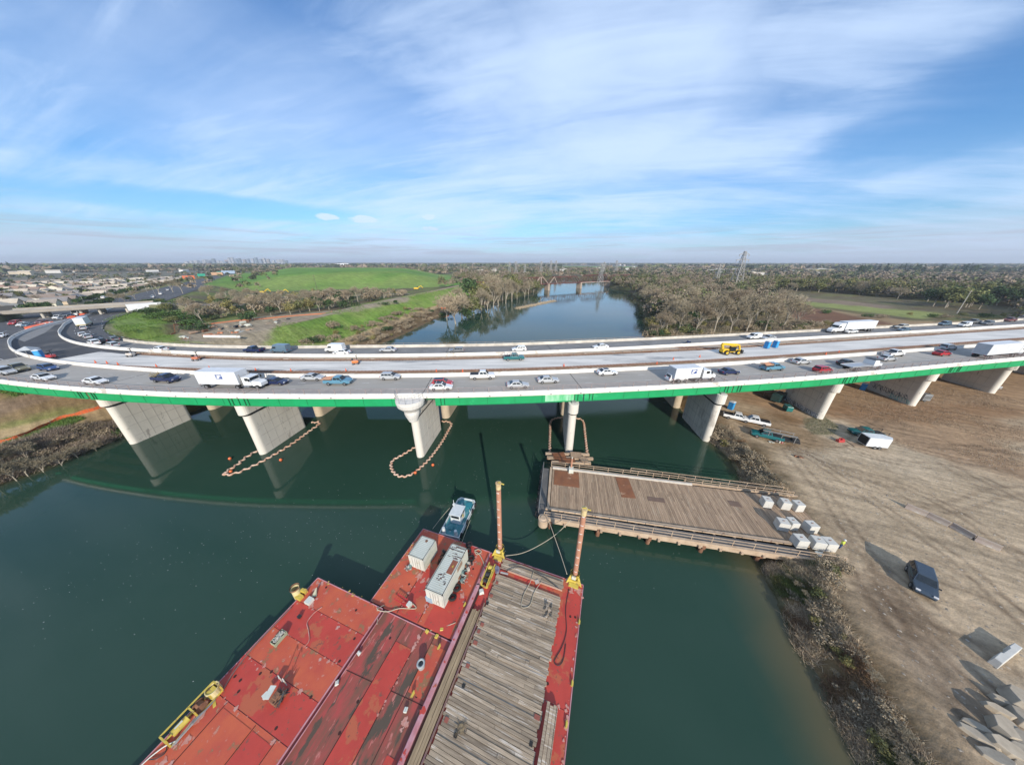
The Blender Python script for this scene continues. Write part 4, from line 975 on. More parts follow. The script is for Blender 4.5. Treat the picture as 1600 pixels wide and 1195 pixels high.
# ---------------------------------------------------------------- barges (local x across, local y = away from camera; b = -y)
BRZ=math.atan2(-.332,.943)
def Lb(px,py,z=1.8):
    X,Y=at(px,py,z);dx,dy=X+1.8,Y-25.3;return (dx*.943-dy*.332, dx*.332+dy*.943)
red1=mat('red_deck_paint',(.48,.055,.036),(.40,.045,.03),.5,.55,.08,c3=(.42,.10,.045),th3=.55,sc3=.35,det=9,c4=(.20,.07,.045),th4=.60,sc4=2.2)
red2=mat('orange_red_deck',(.52,.11,.045),(.43,.065,.04),.45,.6,.1,c3=(.26,.13,.06),th3=.58,sc3=.9,det=9,c4=(.50,.20,.14),th4=.60,sc4=1.8)
redw=mat('worn_red_deck',(.38,.06,.05),(.15,.075,.045),.9,.65,.15,c3=(.085,.06,.04),th3=.54,sc3=.55,stretch=(1.6,.45,1),det=10,c4=(.46,.16,.13),th4=.60,sc4=1.6)
pinkw=mat('chalky_pink',(.50,.27,.30),(.42,.16,.17),1.2,.7,.05,c3=(.35,.04,.04),th3=.6,sc3=.9)
hullr=mat('barge_hull',(.16,.03,.04),(.10,.03,.035),.6,.6,.1)
seamm=mat('deck_seam',(.05,.015,.012),rough=.9)
chip=mat('chipped_paint',(.50,.30,.26),(.46,.16,.11),3,.8)
byel=mat('barge_yellow',(.60,.47,.08),(.48,.36,.07),1.5,.5,.05,c3=(.30,.20,.09),th3=.58,sc3=2.5)
tim=mat('weathered_timber',(.39,.305,.215),(.215,.165,.115),1.1,.9,.3,stretch=(.5,7,7),isl=.33,c3=(.46,.40,.33),th3=.58,sc3=.9,det=9)
timy=mat('brown_timber',(.34,.25,.15),(.21,.15,.09),1.1,.9,.3,stretch=(7,.5,7),isl=.2,det=9)
timp=mat('platform_timber',(.38,.27,.18),(.25,.17,.11),.9,.9,.25,stretch=(7,.6,7),isl=.22,c3=(.36,.28,.2),th3=.6,sc3=.6,det=9)
rope=mat('rope_fibre',(.45,.40,.30),(.35,.3,.22),6,.9);ropeb=mat('black_hose',(.03,.03,.03),rough=.6)
cw=mat('container_white',(.60,.61,.55),(.50,.51,.44),.7,.5,.03,c3=(.40,.36,.26),th3=.62,sc3=1.2,c4=(.32,.22,.15),th4=.68,sc4=4.)
def barge(label,x0,x1,b0,b1,z,seams,mats,name='work_barge'):
    t=thing(name,label,'barge',(-1.8,25.3,0),BRZ)
    mb=MB();mb.loft([[(x0+.15,-b1+.3,-.9),(x1-.15,-b1+.3,-.9),(x1-.15,-b0-.6,-.9),(x0+.15,-b0-.6,-.9)],[(x0,-b1,.1),(x1,-b1,.1),(x1,-b0,.1),(x0,-b0,.1)],[(x0,-b1,z-.03),(x1,-b1,z-.03),(x1,-b0,z-.03),(x0,-b0,z-.03)]])
    mb.build('hull',hullr,t)
    mb=MB();ss=[b0]+seams+[b1]
    for i,(a,b_) in enumerate(zip(ss[:-1],ss[1:])):
        mb.mi=i%2;mb.box(((x0+x1)/2,-(a+b_)/2,z-.012),(x1-x0-.02,b_-a-.05,.05))
    dk=mb.build('deck_plating',mats,t)
    mb=MB()   # rubbing edge with chipped paint
    for (a,b_,c_,d) in ((x0,b0,x1,b0),(x0,b0,x0,b1),(x1,b0,x1,b1)):
        mb.beam((a,-b_,z+.0),(c_,-d,z+.0),.09,.10)
    mb.build('edge_rail',pinkw,dk)
    mb=MB()
    for k in range(int((b1-b0)*(x1-x0)*.09)):
        px=rnd.uniform(x0+.4,x1-.4);py=-rnd.uniform(b0+.4,b1-.4);mb.cyl((px,py,z+.012),(px,py,z+.028),.13,.13,10)
    mb.build('deck_hatch_pattern',seamm,dk)
    return t
A=barge('leftmost red barge with alternating orange and crimson deck plates',-20.7,-10.35,10.5,34,2.05,[13.15,15.85,18.4,21.1,28],[red2,red1])
B1=barge('red barge carrying the two white containers, by the moored work boat',-12.45,-1.35,-.1,10.25,1.8,[],[red2,red2])
B2=barge('low worn red barge with brown rust patches between the leftmost barge and timber deck',-10.2,-1.35,10.4,34,1.62,[],[redw,redw])
Cb=barge('right red barge topped with weathered grey timber decking',-1.25,11.4,-.05,34,1.8,[11.3],[red1,red1])
# long plate lines / crimson strips
def plate(par,x0,x1,b0,b1,z,m,nm_='deck_plate'):
    mb=MB();mb.box(((x0+x1)/2,-(b0+b1)/2,z+.012),(x1-x0,b1-b0,.03));return mb.build(nm_,m,par)
plate(B1,-8.6,-5.8,4.6,10.2,1.815,red1);plate(B1,-5.0,-1.7,6.0,10.2,1.815,red1);plate(B1,-4.6,-3.2,-.05,6.,1.815,red1)
plate(B2,-7.0,-4.9,12.3,33,1.635,red1);plate(B2,-3.3,-1.5,11.2,15.0,1.635,red2);plate(B2,-2.5,-1.5,18.6,33,1.635,red1)
for b_ in (24.5,):plate(A,-18.2,-14.4,21.5,33,2.06,red2);plate(A,-14.2,-11.8,21.5,33,2.06,red1)
def lines(par,segs,z,w_=.05,m=seamm,nm_='seam_pattern'):
    mb=MB()
    for (a,b_,c_,d) in segs:mb.beam((a,-b_,z),(c_,-d,z),w_,.03)
    return mb.build(nm_,m,par)
lines(B2,[(-7.05,10.5,-7.05,33),(-4.85,10.5,-4.85,33),(-3.35,10.5,-3.35,33),(-10.1,15.8,-1.4,15.3),(-10.1,24,-1.4,24)],1.64)
lines(A,[(-14.3,21.2,-14.3,33),(-11.7,21.2,-11.7,33),(-18.3,21.2,-18.3,33)],2.075)
lines(B1,[(-8.65,4,-8.65,10.2),(-5.75,6,-5.75,10.2)],1.84)
# chipped paint streaks along seams
def chips(par,a0,b0,a1,b1,z,n_,sp=.12,m=chip,sz=.16):
    mb=MB()
    for k in range(int(n_*.5)):
        u=rnd.random();cx=a0+(a1-a0)*u+rnd.gauss(0,sp);cy=-(b0+(b1-b0)*u)+rnd.gauss(0,sp);r=abs(rnd.gauss(0,sz*.62))+.03
        m_=rnd.randint(11,17);kz=k*.0006;mb.prism([(cx+r*rnd.uniform(.35,1.25)*math.cos(2*math.pi*i/m_),cy+r*rnd.uniform(.35,1.25)*math.sin(2*math.pi*i/m_)) for i in range(m_)],z+kz,z+.008+kz)
    return mb.build('paint_chip_pattern',m,par)
for s_ in (13.15,15.85,18.4,21.1):chips(A,-20.3,s_+.12,-10.6,s_+.12,2.068,22)
chips(A,-20.5,10.6,-19.5,11.4,2.07,14,.2,sz=.25);chips(A,-19.8,21.5,-18.8,25,2.07,40,.3,sz=.3);chips(A,-19.6,12.6,-18.4,12.9,2.07,20,.25,sz=.25)
chips(A,-20.4,10.5,-10.5,10.5,2.068,40,.1,byel,.09)
chips(B1,-8.7,5.4,-8.6,10,1.85,26,.1);chips(B1,-5.8,6.5,-5.7,10,1.85,26,.15);chips(B1,-8.6,5.5,-7.4,5.8,1.85,20,.3,sz=.3)
chips(B1,-12.35,1,-12.35,10,1.84,40,.05,byel,.09);chips(B1,-3,4.2,-2.2,6.5,1.85,30,.3,m=chip,sz=.24);chips(B1,-3.,1.2,-2.5,4.,1.85,30,.3,m=chip,sz=.2)
chips(B2,-4.9,10.8,-4.9,20,1.65,50,.14,sz=.2);chips(B2,-2.2,16.4,-2.2,17.2,1.65,14,.15,sz=.3)
chips(Cb,9.6,.2,11.2,1.2,1.845,40,.35,sz=.3);chips(Cb,11.2,0.5,11.25,22,1.845,90,.06,sz=.13);chips(Cb,9.2,11.3,11.2,11.3,1.845,16,.05)
chips(Cb,-.3,.1,.6,1.3,1.845,30,.25,sz=.25)
# pink edge beam of the right barge
mb=MB();mb.box((-1.0,-17.5,2.0),(.42,31.,.42));eb=mb.build('edge_beam',pinkw,Cb,bevel=.03)
chips(eb,-1.0,2.2,-1.0,20,2.212,34,.08,red1,.16)
mb=MB();mb.box((-.62,-18,1.95),(.22,30,.1));mb.build('edge_channel',seamm,Cb)
# timber mats
def planks(par,x0,x1,b0,b1,z,w_,m,across=True,h=.18,jit=.05,name='timber_deck',seg=1):
    mb=MB();p=b0 if across else x0;end=b1 if across else x1
    while p<end-.05:
        ww=min(w_*rnd.uniform(.85,1.15),end-p);cuts=[0,1] if seg==1 else sorted([0,1]+[rnd.uniform(.12,.88) for _ in range(rnd.randint(0,seg-1))])
        for u0,u1 in zip(cuts[:-1],cuts[1:]):
            dz=rnd.uniform(-jit,jit)*.5;ja=rnd.uniform(-.12,.12) if u0==0 else .012;jb=rnd.uniform(-.12,.12) if u1==1 else -.012
            if across:a=x0+(x1-x0)*u0+ja;b_=x0+(x1-x0)*u1+jb;c=((a+b_)/2,-(p+ww/2),z+h/2+dz);d=(b_-a,ww-.028,h)
            else:a=-(b0+(b1-b0)*u0)+ja;b_=-(b0+(b1-b0)*u1)+jb;c=(p+ww/2,(a+b_)/2,z+h/2+dz);d=(ww-.028,abs(a-b_),h)
            mb.box(c,d,rnd.uniform(-.004,.004))
        p+=ww
    return mb.build(name,m,par)
planks(Cb,.75,9.0,2.35,31,1.83,.27,tim,True,seg=3,jit=.07)
planks(Cb,.8,9.0,.25,1.55,1.83,.3,timy if False else tim,True,jit=.04,seg=2)
planks(Cb,-.52,.42,6.95,31,1.83,.24,timy,False,h=.28,jit=.04,seg=4)
planks(Cb,9.35,10.35,11.5,31,1.83,.32,tim,False,h=.45,jit=.1,seg=3)
mb=MB();mb.box((.58,-18,1.98),(.12,24.,.32));mb.build('deck_curb',mat('purple_curb',(.14,.07,.09),(.25,.16,.1),1.2,.8),Cb)
mb=MB()
for a,b_ in ((1.1,3.4),(1.0,5.0),(1.2,8.0),(1.1,8.7),(1.2,9.7),(1.3,11.6),(8.7,12.6),(1.2,15.4),(1.5,18.6)):
    mb.box((a,-b_,2.03),(rnd.uniform(.3,.5),.32,.07))
mb.build('brick_red_pad',mat('pad_red',(.30,.09,.06),(.22,.07,.05),2),Cb)
for a,b_ in ((.9,5.9),(1.6,13.),(8.6,14.2),(2.4,15.9)):
    mb=MB();mb.box((a,-b_,2.045),(.28,.3,.05));mb.build('deck_hole',dark,Cb)
mb=MB();mb.box((4.9,-1.55,1.97),(8.2,.1,.24));mb.build('deck_curb',mat('pale_curb',(.45,.3,.22),rough=.8),Cb)
# spuds and their yellow wells
def spud(label,a,b_,top,ztick):
    t=thing('spud_pile',label,'steel pile',(-1.8+a*.943-b_*.332,25.3-a*.332-b_*.943,0),BRZ)
    mb=MB();mb.cyl((0,0,-4),(0,0,top-1.0),.30,.30,20);mb.build('pile_tube',mat('spud_orange',(.46,.23,.15),(.38,.18,.11),1.2,.6,.05,c3=(.26,.13,.09),th3=.58,c4=(.5,.34,.26),th4=.6,sc4=4.),t,smooth=False)
    mb=MB();mb.cyl((0,0,top-.8),(0,0,top),.32,.32,20);mb.cyl((0,0,top),(0,0,top+.12),.36,.36,20);mb.build('top_collar',mat('faded_yellow',(.60,.50,.26),(.45,.30,.16),2.5,.6),t)
    mb=MB();mb.beam((.15,0,top+.1),(.7,.1,top+.0),.12,.08);mb.beam((-.2,0,top+.15),(.2,0,top+.25),.1);mb.build('lifting_lug',byel,t)
    wt=mat('tick_white',(.75,.72,.68),rough=.6)
    for k,z_ in enumerate(np.arange(3.6,top-.4,ztick)):
        mb=MB();rr=.306
        vs=[];
        for i in range(6):
            an=-math.pi/2-.55+i*.22;vs.append((rr*math.cos(an),rr*math.sin(an)))
        q=[(x_,y_,z_) for x_,y_ in vs]+[(x_,y_,z_+.10) for x_,y_ in reversed(vs)]
        q2=[(x_*.97,y_*.97,zz_) for x_,y_,zz_ in q]
        mb.loft([q2,q]);mb.build('depth_mark',wt,t)
    # well / gate bracket belongs to the barge: separate thing resting on it
    return t
spud('orange steel spud pile nearer mid picture, by the timber deck corner',.0,-.45,14.4,1.35)
spud('orange steel spud pile at the right front corner of the timber-decked barge',10.25,-.42,14.0,1.35)
def well(label,a,b_):
    t=thing('spud_well',label,'pile guide',(-1.8+a*.943-b_*.332,25.3-a*.332-b_*.943,0),BRZ,'yellow spud wells on the barge corners')
    mb=MB();n=20
    for (r0,z0,r1,z1) in ((.42,.6,.42,3.0),(.62,2.1,.62,2.35),(.58,2.9,.58,3.05)):
        mb.loft([[(r0*math.cos(i*2*math.pi/n),r0*math.sin(i*2*math.pi/n),z0) for i in range(n)],[(r1*math.cos(i*2*math.pi/n),r1*math.sin(i*2*math.pi/n),z1) for i in range(n)]],cap=False)
    mb.build('well_tube',byel,t)
    for s in (-1,1):
        mb=MB();mb.prism([(s*.45,-.1),(s*.95,-.65),(s*.95,-.8),(s*.35,-.5)],1.85,2.75,[(s*.45,-.1),(s*.6,-.3),(s*.6,-.4),(s*.38,-.4)]);mb.build('bracket',byel,t)
    mb=MB();mb.box((0,-.55,2.1),(1.5,.1,.5));mb.box((0,-.9,1.9),(1.2,.5,.12));mb.build('base_plate',byel,t)
    mb=MB();mb.box((-.1,-.5,2.75),(.5,.15,.5));mb.build('sign_plate',cw,t)
    return t
well('yellow spud well at the left corner of the timber-decked barge',.0,-.45);well('yellow spud well at the right corner of the timber-decked barge',10.25,-.42)
# side spud well on barge A with empty tube
t=thing('spud_well','empty cream and yellow spud well hanging off the left barge corner','pile guide',(-1.8-21.2*.943-12.7*.332,25.3+21.2*.332-12.7*.943,0),BRZ,'yellow spud wells on the barge corners')
mb=MB();n=20
mb.loft([[(r_*math.cos(i*2*math.pi/n),r_*math.sin(i*2*math.pi/n),z_) for i in range(n)] for r_,z_ in ((.42,.6),(.42,3.3),(.36,3.3),(.36,.8))],cap=False);mb.build('well_tube',mat('cream_paint',(.6,.52,.28),(.5,.42,.2),1.5),t)
mb=MB();mb.cyl((0,0,3.25),(0,0,3.45),.5,.5,16,cap=False);mb.build('collar_ring',rust,t)
mb=MB();mb.box((.6,-.2,2.2),(.8,.5,.5));mb.prism([(.3,.2),(.9,.25),(.9,.6),(.3,.5)],1.6,2.7);mb.build('bracket',byel,t)
t=thing('spud_well','round cream spud well beside the long yellow winch frame','pile guide',(*at(333,1077,2.6),0),BRZ,'yellow spud wells on the barge corners')
mb=MB();mb.loft([[(r_*math.cos(i*2*math.pi/n),r_*math.sin(i*2*math.pi/n),z_) for i in range(n)] for r_,z_ in ((.5,.8),(.5,2.9),(.44,2.9),(.44,1.0))],cap=False);mb.build('well_tube',mat('cream_paint',(.6,.52,.28)),t)
mb=MB();mb.cyl((0,0,2.),(0,0,2.2),.43,.43,16);mb.build('inner_cap',cw,t);mb=MB();mb.beam((.3,-.3,1.9),(1.1,-.6,1.95),.2,.3);mb.build('bracket',byel,t)
# long yellow winch frame on barge A
wx,wy=at(302,1112,2.6)
t=thing('winch_frame','long yellow winch frame with tank hanging over the left barge side','winch',(wx,wy,2.05),BRZ-.0)
L_=1.75
mb=MB()
for s in (-.42,.42):mb.beam((s,-L_,.1),(s,L_,.1),.12)
for y_ in (-L_,0,L_):
    mb.beam((-.42,y_,.1),(.42,y_,.1),.12);mb.beam((-.42,y_,.1),(-.42,y_,1.0),.1);mb.beam((.42,y_,.1),(.42,y_,1.0),.1);mb.beam((-.42,y_,1.0),(.42,y_,1.0),.1)
mb.beam((-.42,-L_,1.0),(-.42,L_,1.0),.1);mb.build('frame',byel,t)
mb=MB();mb.cyl((0,-1.35,.55),(0,-.35,.55),.3,.3,16);mb.build('tank',byel,t)
mb=MB();mb.box((.02,-.85,.86),(.14,.5,.02));mb.build('tank_label',cw,t)
mb=MB();mb.cyl((-.3,.45,.5),(.3,.45,.5),.26,.26,14);mb.cyl((-.32,.45,.5),(-.27,.45,.5),.4,.4,14);mb.cyl((.27,.45,.5),(.32,.45,.5),.4,.4,14);mb.build('drum',rust,t)
mb=MB();mb.box((0,1.3,.5),(.55,.6,.6));mb.build('engine',byel,t)
mb=MB()
for k in range(9):mb.tube([(.5+rnd.uniform(-.05,.2),-1.6+rnd.uniform(-.2,.4),.15),(.55+rnd.uniform(-.1,.15),-.4,.2+rnd.uniform(0,.2)),(.45+rnd.uniform(0,.2),.7+rnd.uniform(0,.5),.15)],.03,5)
mb.build('hose',steel,t)
# yellow winch on barge C
t=thing('winch_frame','compact yellow winch with black drum beside the second white container','winch',(*at(763,898,2.2),1.83),BRZ)
mb=MB()
for s in (-.4,.4):mb.beam((s,-1.3,.1),(s,1.3,.1),.14,.2)
for y_ in (-1.3,-.3,.6,1.3):mb.beam((-.4,y_,.1),(.4,y_,.1),.14,.2)
for s in (-.4,.4):
    mb.beam((s,-1.3,.1),(s,-1.3,.8),.1);mb.beam((s,1.3,.1),(s,1.3,.8),.1);mb.beam((s,-1.3,.8),(s,1.3,.8),.1)
mb.build('frame',byel,t)
mb=MB();mb.cyl((-.3,.9,.45),(.3,.9,.45),.28,.28,14);mb.build('engine',byel,t)
mb=MB();mb.cyl((-.32,0.0,.45),(.32,0.0,.45),.3,.3,14);mb.cyl((-.3,-.75,.4),(.3,-.75,.4),.22,.22,12);mb.build('drum',trim,t)
def ringm(R_,r_,name,m,par=None,n=22,k=8):
    mb=MB();vs=[];fs=[]
    for i in range(n):
        a=2*math.pi*i/n
        for j in range(k):
            b_=2*math.pi*j/k;vs.append(((R_+r_*math.cos(b_))*math.cos(a),(R_+r_*math.cos(b_))*math.sin(a),r_*math.sin(b_)))
    for i in range(n):
        for j in range(k):fs.append((i*k+j,((i+1)%n)*k+j,((i+1)%n)*k+(j+1)%k,i*k+(j+1)%k))
    mb.add(vs,fs);return mb.build(name,m,par,smooth=True)
def place(o,px,py,z,rz=0.,rx=0.,ry=0.):
    x,y=at(px,py,z);o.location=(x,y,z);o.rotation_euler=(rx,ry,rz);return o
o=place(ringm(.22,.1,'spare_tyre',tyre),747,916,2.05,0,.5);tag(o,'small black tyre at the foot of the compact yellow winch','tyre','tyres on the barges')
mb=MB();mb.cyl((0,0,0),(0,0,.75),.3,.3,16);mb.build
o=mb.build('steel_drum',mat('drum_navy',(.04,.04,.12),(.3,.3,.32),1.5,.4),None);place(o,777,893,1.85);tag(o,'dark blue drum between the compact yellow winch and timber deck','drum')
mb=MB();mb.cyl((-.5,0,.12),(.5,0,.12),.12,.12,10);o=mb.build('pipe_length',steel,None);place(o,788,896,2.08,BRZ+.1);tag(o,'short pale pipe lying on the timber deck by the blue drum','pipe')
mb=MB();mb.loft([[(-.3,-.25,0),(.3,-.3,0),(.35,.3,0),(-.3,.3,0)],[(-.2,-.2,.3),(.25,-.15,.35),(.2,.2,.32),(-.15,.25,.28)]]);o=mb.build('rag_heap',cw,None);place(o,752,925,1.86,.3);tag(o,'pale green-white rag heap at the foot of the compact yellow winch','rag heap')
# containers
def container(label,pxs,L_,W_,H_,px,py,z,doors=True,extra=None):
    x,y=at(px,py,z)
    t=thing('shipping_container',label,'container',(x,y,z),BRZ)
    mb=MB();mb.box((0,0,H_/2+.05),(W_-.08,L_-.08,H_-.1));mb.build('shell',cw,t)
    mb=MB();n=int(L_/.22)
    for k in range(n):
        yy=-L_/2+.15+(L_-.3)*k/(n-1)
        for s in (-1,1):mb.box((s*(W_/2-.03),yy,H_/2+.05),(.05,.1,H_-.35))
        mb.box((0,yy,H_+.005),(W_-.3,.09,.03))
    mb.build('corrugation',mat('corrugation_shade',(.50,.52,.46),(.44,.46,.40),.8,.5),t)
    mb=MB()
    for s in (-1,1):
        for e in (-1,1):
            mb.box((s*(W_/2-.06),e*(L_/2-.06),H_/2),(.12,.12,H_))
        mb.box((s*(W_/2-.06),0,H_-.06),(.12,L_,.12));mb.box((s*(W_/2-.06),0,.08),(.12,L_,.14));mb.box((0,s*(L_/2-.06),H_-.06),(W_,.12,.12));mb.box((0,s*(L_/2-.06),.08),(W_,.12,.14))
    mb.build('corner_frame',cw,t)
    mb=MB();mb.box((0,-L_/2-.0,H_/2),(W_-.3,.05,H_-.35));d_=mb.build('end_door',cw,t)
    mb=MB()
    for k in (-.55,-.15,.15,.55):mb.beam((k,-L_/2-.05,.3),(k,-L_/2-.05,H_-.3),.035)
    mb.build('lock_bar',steel,d_)
    return t
c1=container('short greenish white container, the left and smaller of two on the red barge',0,2.95,2.3,2.25,663,872,1.83)
mb=MB();mb.prism([(-.2,.9),(.1,.7),(.25,.95),(0,1.15)],2.285,2.3);mb.build('rust_spot',rust,c1)
c2=container('long white container with a brown roof patch, right of the short one',0,6.0,2.35,2.4,702,905,1.83)
mb=MB();mb.box((.55,.2,2.43),(.75,1.7,.02));rp_=mb.build('roof_patch',mat('brown_patch',(.28,.09,.05),(.2,.07,.04),2),c2)
mb=MB();mb.prism([(.45,.25),(.6,.1),(.7,.25),(.6,.5)],2.442,2.45);mb.build('ochre_spot',mat('ochre',(.55,.38,.05)),rp_)
mb=MB();mb.box((1.19,.9,1.9),(.04,1.2,.7));mb.build('tan_board',form,c2)
mb=MB()
for k in range(26):mb.box((rnd.uniform(-.9,.9),rnd.uniform(1.2,2.8),2.428),(rnd.uniform(.2,.9),rnd.uniform(.03,.07),.012),0)
for k in range(20):mb.box((rnd.uniform(-.6,.8),rnd.uniform(-1.9,-.7),2.428),(rnd.uniform(.05,.35),rnd.uniform(.05,.12),.012),rnd.uniform(0,1))
mb.build('roof_stain_pattern',mat('roof_dark',(.06,.05,.05),(.16,.07,.05),4),c2)
# junk round the containers
jm=[mat('junk_pale',(.5,.48,.42),(.35,.34,.3),4,.8),trim,rust,mat('junk_teal',(.16,.24,.23),rough=.7)]
def junk(name,label,cat,px,py,z,n_,rx_,ry_,h=.5,mats=None,group=None,rz=BRZ):
    x,y=at(px,py,z);mb=MB()
    for k in range(n_):
        mb.mi=rnd.randrange(len(mats or jm));a=rnd.uniform(-rx_,rx_);b_=rnd.uniform(-ry_,ry_);hh=rnd.uniform(.08,h)
        if rnd.random()<.4:mb.tube([(a+rnd.uniform(-.3,.3),b_+rnd.uniform(-.3,.3),.05+hh*rnd.random()) for _ in range(4)],rnd.uniform(.02,.06),5)
        else:mb.box((a,b_,hh/2),(rnd.uniform(.1,.45),rnd.uniform(.1,.45),hh),rnd.uniform(0,3))
    o=mb.build(name,mats or jm,None);o.location=(x,y,z);o.rotation_euler=(0,0,rz);return tag(o,label,cat,group)
junk('rigging_heap','heap of pale rigging and hoses along the right side of the long container','rigging heap',727,893,1.83,34,.45,1.3,.5)
junk('rigging_heap','pale rope heap at the left foot of the short container','rigging heap',640,887,1.83,14,.3,.4,.35,[jm[0],jm[3]])
junk('rigging_heap','dark chain heap beside the left wall of the long container','rigging heap',692,872,1.83,24,.3,1.0,.5,[trim,rust])
junk('rigging_heap','teal and white fittings at the near left corner of the long container','rigging heap',670,917,1.83,12,.2,.5,.5,[jm[3],cw])
for (px,py,l) in ((731,861,'black tyre at the far end of the long container'),(736,872,'black tyre leaning at the far right of the long container'),(714,918,'grey black tyre by the near right of the long container'),(733,850,'black tyre furthest right behind the long container'),(707,933,'worn tyre by the near end of the long container')):
    tag(place(ringm(.36,.15,'fender_tyre',tyre),px,py,2.0,rnd.random(),rnd.uniform(-.4,.4)),l,'tyre','tyres on the barges')
mb=MB();mb.box((0,0,.4),(.9,.6,.8));mb.box((0,0,.83),(.95,.65,.06));o=mb.build('tool_box',mat('pale_blue_box',(.30,.42,.50),rough=.5),None,bevel=.02);place(o,673,937,1.83,BRZ);tag(o,'pale blue tool box at the near end of the long container','tool box')
# red ladder frame
t=thing('red_frame_ladder','small red steel frame and ladder lying near the barge joint','ladder',(*at(630,940,1.9),1.83),BRZ-.1)
mb=MB()
for s in (-.3,.3):mb.beam((-1.1,s,.35),(1.0,s,.3),.08)
mb.build('side_rail',paint((.5,.03,.03)),t);mb=MB()
for k in range(7):mb.beam((-1+k*.3,-.3,.35),(-1+k*.3,.3,.35),.05)
mb.build('rung',paint((.5,.03,.03)),t);mb=MB();mb.box((1.0,0,.3),(.45,.5,.5));mb.build('end_box',cw,t)
# pump on barge A
x,y=at(430,1092,2.05)
t=thing('pump_unit','rusty pump with white sheet and steel stands in the middle of the left barge','pump',(x,y,2.06),BRZ)
mb=MB();mb.box((.35,.1,.35),(.8,.9,.6));mb.box((.35,.1,.7),(.5,.5,.2));mb.build('housing',rust,t,bevel=.03)
mb=MB();mb.box((-.45,.05,.75),(.55,.9,.04),.3);mb.box((-.75,-.2,.55),(.5,.4,.04),-.2);mb.build('white_sheet',cw,t)
mb=MB()
for k in range(14):mb.tube([(.2+rnd.uniform(-.3,.7),rnd.uniform(-.5,.9),.1),(.4+rnd.uniform(-.3,.5),rnd.uniform(-.4,.8),.8),(.6+rnd.uniform(-.3,.4),rnd.uniform(-.4,.8),.2)],.035,5)
mb.build('hose',trim,t)
for dx in (-.55,.05):
    mb=MB();mb.beam((dx,1.0,0),(dx,1.0,1.3),.06);mb.beam((dx,1.0,1.3),(dx+.3,.9,1.2),.05);mb.build('stand',cw,t)
# basket, cone box
x,y=at(437,998,2.05);t=thing('mesh_basket','pale green basket full of shackles on the left barge','basket',(x,y,2.06),BRZ)
mb=MB()
for (a,b_,c_,d_) in ((-.35,-.6,.35,-.6),(.35,-.6,.35,.6),(.35,.6,-.35,.6),(-.35,.6,-.35,-.6)):mb.box(((a+c_)/2,(b_+d_)/2,.22),(max(abs(a-c_),.04),max(abs(b_-d_),.04),.44))
mb.build('basket_wall',mat('sage_paint',(.35,.38,.25),(.25,.3,.2),3),t);mb=MB()
for k in range(30):mb.tube([(rnd.uniform(-.3,.3),rnd.uniform(-.52,.52),.3+rnd.uniform(0,.25)) for _ in range(3)],.04,5)
mb.build('shackles',jm[0],t)
mb=MB();mb.box((0,0,.2),(.75,.7,.4));o=mb.build('crate',cw,None,bevel=.02);place(o,484,940,2.06,BRZ);tag(o,'white crate spotted with red near the top of the left barge','crate')
mb=MB();mb.cyl((0,0,0),(0,0,.85),.3,.03,12);o=mb.build('cone_marker',mat('dull_cream',(.5,.48,.33)),None);place(o,491,931,2.06,0,-.9);tag(o,'dull cream cone lying beside the white crate','cone')
mb=MB();mb.box((0,0,.15),(.3,.3,.3));mb.tube([(0,0,.2),(.2,.2,.3),(.3,-.1,.1)],.04);o=mb.build('bollard_bitt',trim,None);place(o,468,964,2.06,BRZ);tag(o,'small black fitting on the crimson plate of the left barge','fitting')
o=ringm(.32,.1,'pipe_stub',mat('grey_stub',(.35,.38,.38),rough=.5),None);mb=MB();mb.cyl((0,0,0),(0,0,.6),.34,.34,18,cap=False);mb.cyl((0,0,.1),(0,0,.12),.33,.33,18);
o2=mb.build('pipe_wall',mat('grey_stub',(.35,.38,.38)),o,fix=False);o2.location=(0,0,-.6);place(o,657.5,1036,2.25);tag(o,'open grey pipe stub standing on the worn red barge','pipe')
for px,py,l,z in ((562,1020,'small white fender at the seam between the left two barges',1.7),(528,1067,'small cream fender lower down the seam between the left two barges',1.7),(635,1110,'grey white cleat plate on the worn barge by the pink edge',1.66),(690,985,'yellow bitt where the worn barge meets the container barge',1.66),(668,986,'yellow block at the top corner of the worn red barge',1.66),(683,995,'small yellow block right of the top corner of the worn barge',1.66)):
    yl='yellow' in l;mb=MB();mb.cyl((-.15,0,.12),(.2,0,.12),.13,.1,10);mb.box((0,.1,.1),(.35,.22,.2));tag(place(mb.build('deck_fitting',byel if yl else cw,None,bevel=.02),px,py,z,rnd.random()*3),l,'deck fitting')
# yellow cleats along the right barge edge
def cleat(px,py,l,z=1.84):
    mb=MB();mb.box((0,0,.06),(.22,.36,.12));mb.beam((0,-.25,.17),(0,.25,.17),.09);tag(place(mb.build('mooring_cleat',byel,None),px,py,z,BRZ),l,'cleat','yellow cleats on the barge edges')
cleat(905,972,'yellow cleat on the right barge edge, upper one');cleat(894,1068,'yellow cleat on the right barge edge, middle one');cleat(885,1132,'yellow cleat on the right barge edge, lower one');cleat(686,1011,'yellow cleat on the pink edge beside the worn barge')
cleat(726,945,'yellow cleat at the right rim of the container barge',1.84);cleat(645,1085,'yellow cleat lower on the pink edge beside the worn barge')
